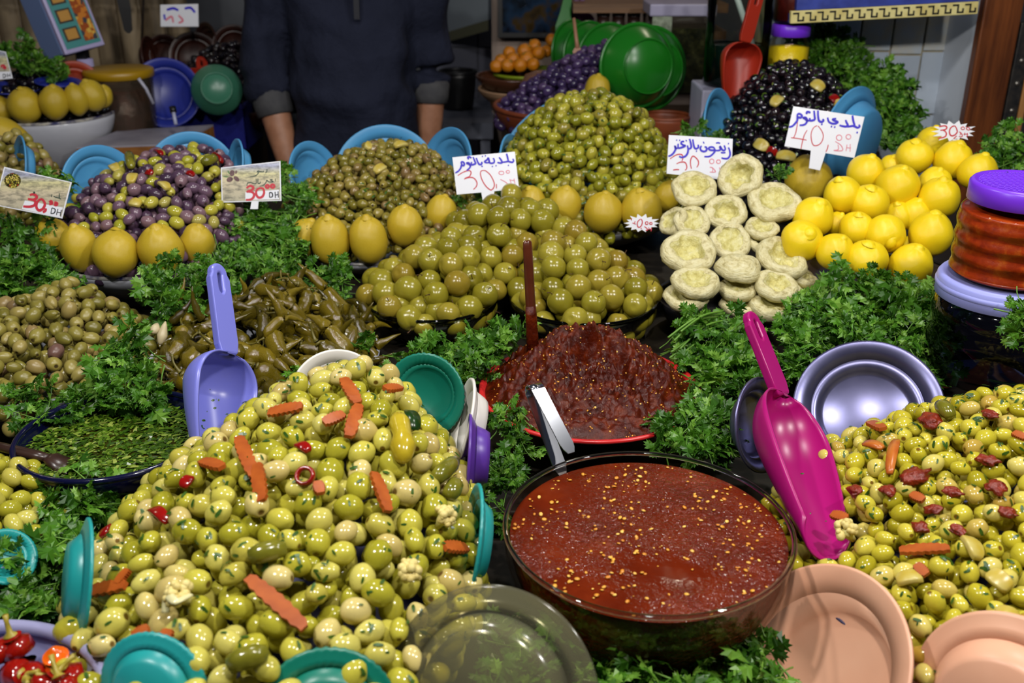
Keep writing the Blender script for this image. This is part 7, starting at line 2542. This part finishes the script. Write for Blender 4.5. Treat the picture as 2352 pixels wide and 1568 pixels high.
obj('liquid', mesh('liquid', *lathe([(0.0001, 0.004), (0.064, 0.004), (0.070, 0.01), (0.0715, zl), (0.0001, zl)], 56)), M_liq, e)
obj('rod', mesh('rod', *tube([(-0.03, 0, 0.24), (0.045, 0.01, zl - .02)], .007, 8)), plain('pale_rod', (170, 186, 186), 0.4), e)
e = thing('foam_box', 'pale lilac box under the large glass jar', 'box')
bz = c.z
bevel(obj('box', mesh('box', *box(c.x - .085, c.x + .07, c.y - .075, c.y + .08, 0.97, bz), smooth=False), plain('lilac_box', (176, 176, 200), 0.5), e), 0.004)
# ------------------------------------------------------------------ the man behind the stall
MX, MY = -0.425, 2.72


def ell_loft(rings, n=36):
    """rings: (centre, rx, ry) stacked; returns a closed tube of ellipses"""
    V, F = [], []
    for (c, rx, ry) in rings:
        for k in range(n):
            a = 2 * math.pi * k / n
            # a superellipse keeps the chest broad
            ca, sa = math.cos(a), math.sin(a)
            q = (abs(ca) ** 2.4 + abs(sa) ** 2.4) ** (-1 / 2.4)
            V.append((c[0] + rx * ca * q, c[1] + ry * sa * q, c[2]))
    for i in range(len(rings) - 1):
        for k in range(n):
            k2 = (k + 1) % n
            F.append((i * n + k, i * n + k2, (i + 1) * n + k2, (i + 1) * n + k))
    F.append(tuple(reversed(range(n))))
    F.append(tuple(range((len(rings) - 1) * n, len(rings) * n)))
    return V, F


def limb(pts, n=16):
    return tube([p[0] for p in pts], [p[1] for p in pts], n)


def fused(nm, parts, mat, parent, voxel, smooth=6):
    o = obj(nm, mesh(nm, *merge(*parts)), mat, parent)
    r = o.modifiers.new('fuse', 'REMESH')
    r.mode = 'VOXEL'
    r.voxel_size = voxel
    r.use_smooth_shade = True
    s = o.modifiers.new('soften', 'SMOOTH')
    s.factor = 0.5
    s.iterations = smooth
    return o


man = thing('person', 'man in a dark navy sweater with rolled sleeves standing behind the stall', 'person', (MX, MY, 0))
t = NT('skin')
t.set(Base_Color=t.ramp(t.noise(25, 4, t.coord('Object')), [(0.35, srgb((150, 102, 76))), (0.65, srgb((172, 122, 94)))]), Roughness=0.5)
M_skin = t.m
t = NT('navy_knit')
co = t.coord('Object')
n1 = t.noise(380, 2, co)
n2 = t.noise(7, 4, co, 0.55)
t.set(Base_Color=t.ramp(n2, [(0.3, srgb((24, 28, 44))), (0.7, srgb((34, 38, 56)))]), Roughness=0.85)
t.b.inputs['Specular IOR Level'].default_value = 0.2
ad = t.node('ShaderNodeMath', operation='MULTIPLY_ADD')
t.link(n1, ad.inputs[0])
ad.inputs[1].default_value = 0.06
t.link(n2, ad.inputs[2])
t.bump(ad.outputs[0], 0.8, 0.035)
M_knit = t.m
# where the arms go: (shoulder, elbow, wrist), seen from the stall
LS, LE, LW = Vector((-0.185, 0.0, 1.425)), Vector((-0.228, -0.03, 1.165)), Vector((-0.165, -0.10, 0.90))
RS, RE, RW = Vector((0.19, 0.02, 1.425)), Vector((0.205, 0.05, 1.17)), Vector((0.195, 0.02, 0.93))


def hand(w, d, s):
    """palm and five fingers below a wrist w pointing along d; s = side of the thumb"""
    d = d.normalized()
    x = Vector((s, 0, 0))
    x = (x - d * x.dot(d)).normalized()
    y = d.cross(x)
    parts = [tube([w, w + d * .03, w + d * .06, w + d * .092], [.026, .036, .040, .034], 12, flat=0.5)]
    for i, (off, L) in enumerate(((0.027, .066), (0.009, .076), (-0.009, .072), (-0.026, .056))):
        b = w + d * .082 + x * off
        parts.append(tube([b, b + d * L * .45 + y * -.004, b + d * L * .8 - y * .014, b + d * L - y * .024], [.0098, .0094, .0086, .006], 10))
    b = w + d * .03 + x * .030
    parts.append(tube([b, b + d * .025 + x * .018, b + d * .055 + x * .024, b + d * .075 + x * .022], [.013, .0125, .011, .007], 10))
    return parts


body = []
# head with face, neck
body.append(moved(spheroid(24, 16), Matrix.Translation((0, 0.0, 1.66)) @ Matrix.Diagonal((0.078, 0.098, 0.118, 1))))
body.append(tube([(0, 0.012, 1.44), (0, 0.008, 1.50), (0, 0.0, 1.58)], [.064, .056, .056], 18))
body.append(tube([(0, -0.085, 1.675), (0, -0.108, 1.648), (0, -0.098, 1.636)], [.010, .015, .012], 10))
body.append(tube([(-0.02, -0.092, 1.602), (0, -0.097, 1.603), (0.02, -0.092, 1.602)], [.006, .008, .006], 8))
body.append(tube([(-0.05, -0.06, 1.56), (0, -0.078, 1.55), (0.05, -0.06, 1.56)], [.02, .024, .02], 10))
for s in (-1, 1):
    body.append(moved(spheroid(12, 8), Matrix.Translation((s * 0.08, 0.01, 1.65)) @ Matrix.Diagonal((0.012, 0.02, 0.032, 1))))
# trunk inside the clothes
body.append(ell_loft([((0, 0, .92), .12, .09), ((0, 0, 1.1), .12, .09), ((0, 0, 1.3), .12, .08), ((0, 0, 1.40), .10, .06), ((0, .01, 1.46), .07, .06)], 24))
for S, E, Wr, s in ((LS, LE, LW, 1), (RS, RE, RW, -1)):
    body.append(limb([(S, .034), (E, .032), (E.lerp(Wr, .25), .034), (E.lerp(Wr, .45), .040), (E.lerp(Wr, .65), .036), (Wr, .027)]))
    body += hand(Wr, Wr - E, s)
for s in (-1, 1):
    body.append(limb([(Vector((s * .08, 0, .95)), .08), (Vector((s * .085, -.01, .55)), .055), (Vector((s * .09, .02, .30)), .045), (Vector((s * .09, .02, .08)), .04)]))
    body.append(tube([(s * .09, .05, .05), (s * .09, 0, .045), (s * .095, -.10, .035), (s * .095, -.16, .03)], [.035, .042, .04, .025], 12, flat=0.8))
body_o = fused('body', body, M_skin, man, 0.0065, 4)
for s in (-1, 1):
    ey = obj('eye', mesh('eye', *moved(spheroid(12, 8), Matrix.Translation((s * 0.031, -0.087, 1.665)) @ Matrix.Scale(0.0125, 4))), plain('eye', (30, 22, 18), 0.1), body_o)
fused('hair', [moved(spheroid(24, 16), Matrix.Translation((0, 0.018, 1.69)) @ Matrix.Diagonal((0.086, 0.098, 0.104, 1)))], plain('black_hair', (18, 15, 14), 0.6, bump=(200, 0.5)), man, 0.008, 2)
# sweater: trunk and sleeves fused, with soft folds
R_ = [((0.01, -.005, .80), .18, .135), ((0.01, -.01, .90), .175, .14), ((0.01, -.02, 1.0), .166, .145), ((0.01, -.03, 1.1), .158, .15), ((0.005, -.02, 1.2), .157, .142), ((0, -.01, 1.3), .165, .132), ((0, 0, 1.38), .175, .118), ((0, .005, 1.44), .15, .095), ((0, .01, 1.475), .08, .07)]
sw = [ell_loft(R_, 40)]
for S, E, Wr in ((LS, LE, LW), (RS, RE, RW)):
    sw.append(limb([(S + Vector((0, 0, .01)), .066), (S.lerp(E, .3), .068), (S.lerp(E, .7), .062), (E, .062), (E.lerp(Wr, .15), .058), (E.lerp(Wr, .28), .050)], 20))
o = fused('sweater', sw, M_knit, man, 0.008, 5)
tx = bpy.data.textures.new('folds', 'CLOUDS')
tx.noise_scale = 0.13
tx.noise_depth = 1
dm = o.modifiers.new('folds', 'DISPLACE')
dm.texture = tx
dm.strength = 0.06
dm.mid_level = 0.5
dm.texture_coords = 'LOCAL'
# turned-up grey cuffs
M_cuff = plain('grey_cuff', (70, 70, 72), 0.8, c2=(58, 58, 62), nscale=40, bump=(150, 0.3))
for E, Wr in ((LE, LW), (RE, RW)):
    d = (Wr - E)
    c = obj('cuff', mesh('cuff', *tube([E + d * .20, E + d * .24, E + d * .36, E + d * .44, E + d * .45], [.048, .053, .051, .048, .042], 22)), M_cuff, o)
# zip placket at the chest and trousers
obj('placket', mesh('placket', *ribbon([Vector((.045, -.152, 1.47)), Vector((.045, -.154, 1.40)), Vector((.044, -.160, 1.30))], .014, Vector((1, 0, 0)), .004), smooth=False), plain('dark_placket', (18, 20, 30), 0.7), o)
tr = [ell_loft([((0, 0, .78), .17, .115), ((0, 0, .9), .175, .12), ((0, 0, .98), .165, .11)], 28)]
for s in (-1, 1):
    tr.append(limb([(Vector((s * .085, 0, .86)), .098), (Vector((s * .09, -.01, .5)), .075), (Vector((s * .095, .01, .12)), .065)], 18))
fused('trousers', tr, plain('dark_trousers', (26, 26, 32), 0.8), man, 0.01, 3)
for s in (-1, 1):
    obj('shoe', mesh('shoe', *tube([(s * .095, .07, .03), (s * .095, .02, .05), (s * .1, -.08, .04), (s * .1, -.18, .03), (s * .1, -.2, .025)], [.035, .055, .052, .042, .01], 14, flat=0.75)), M_black, man)
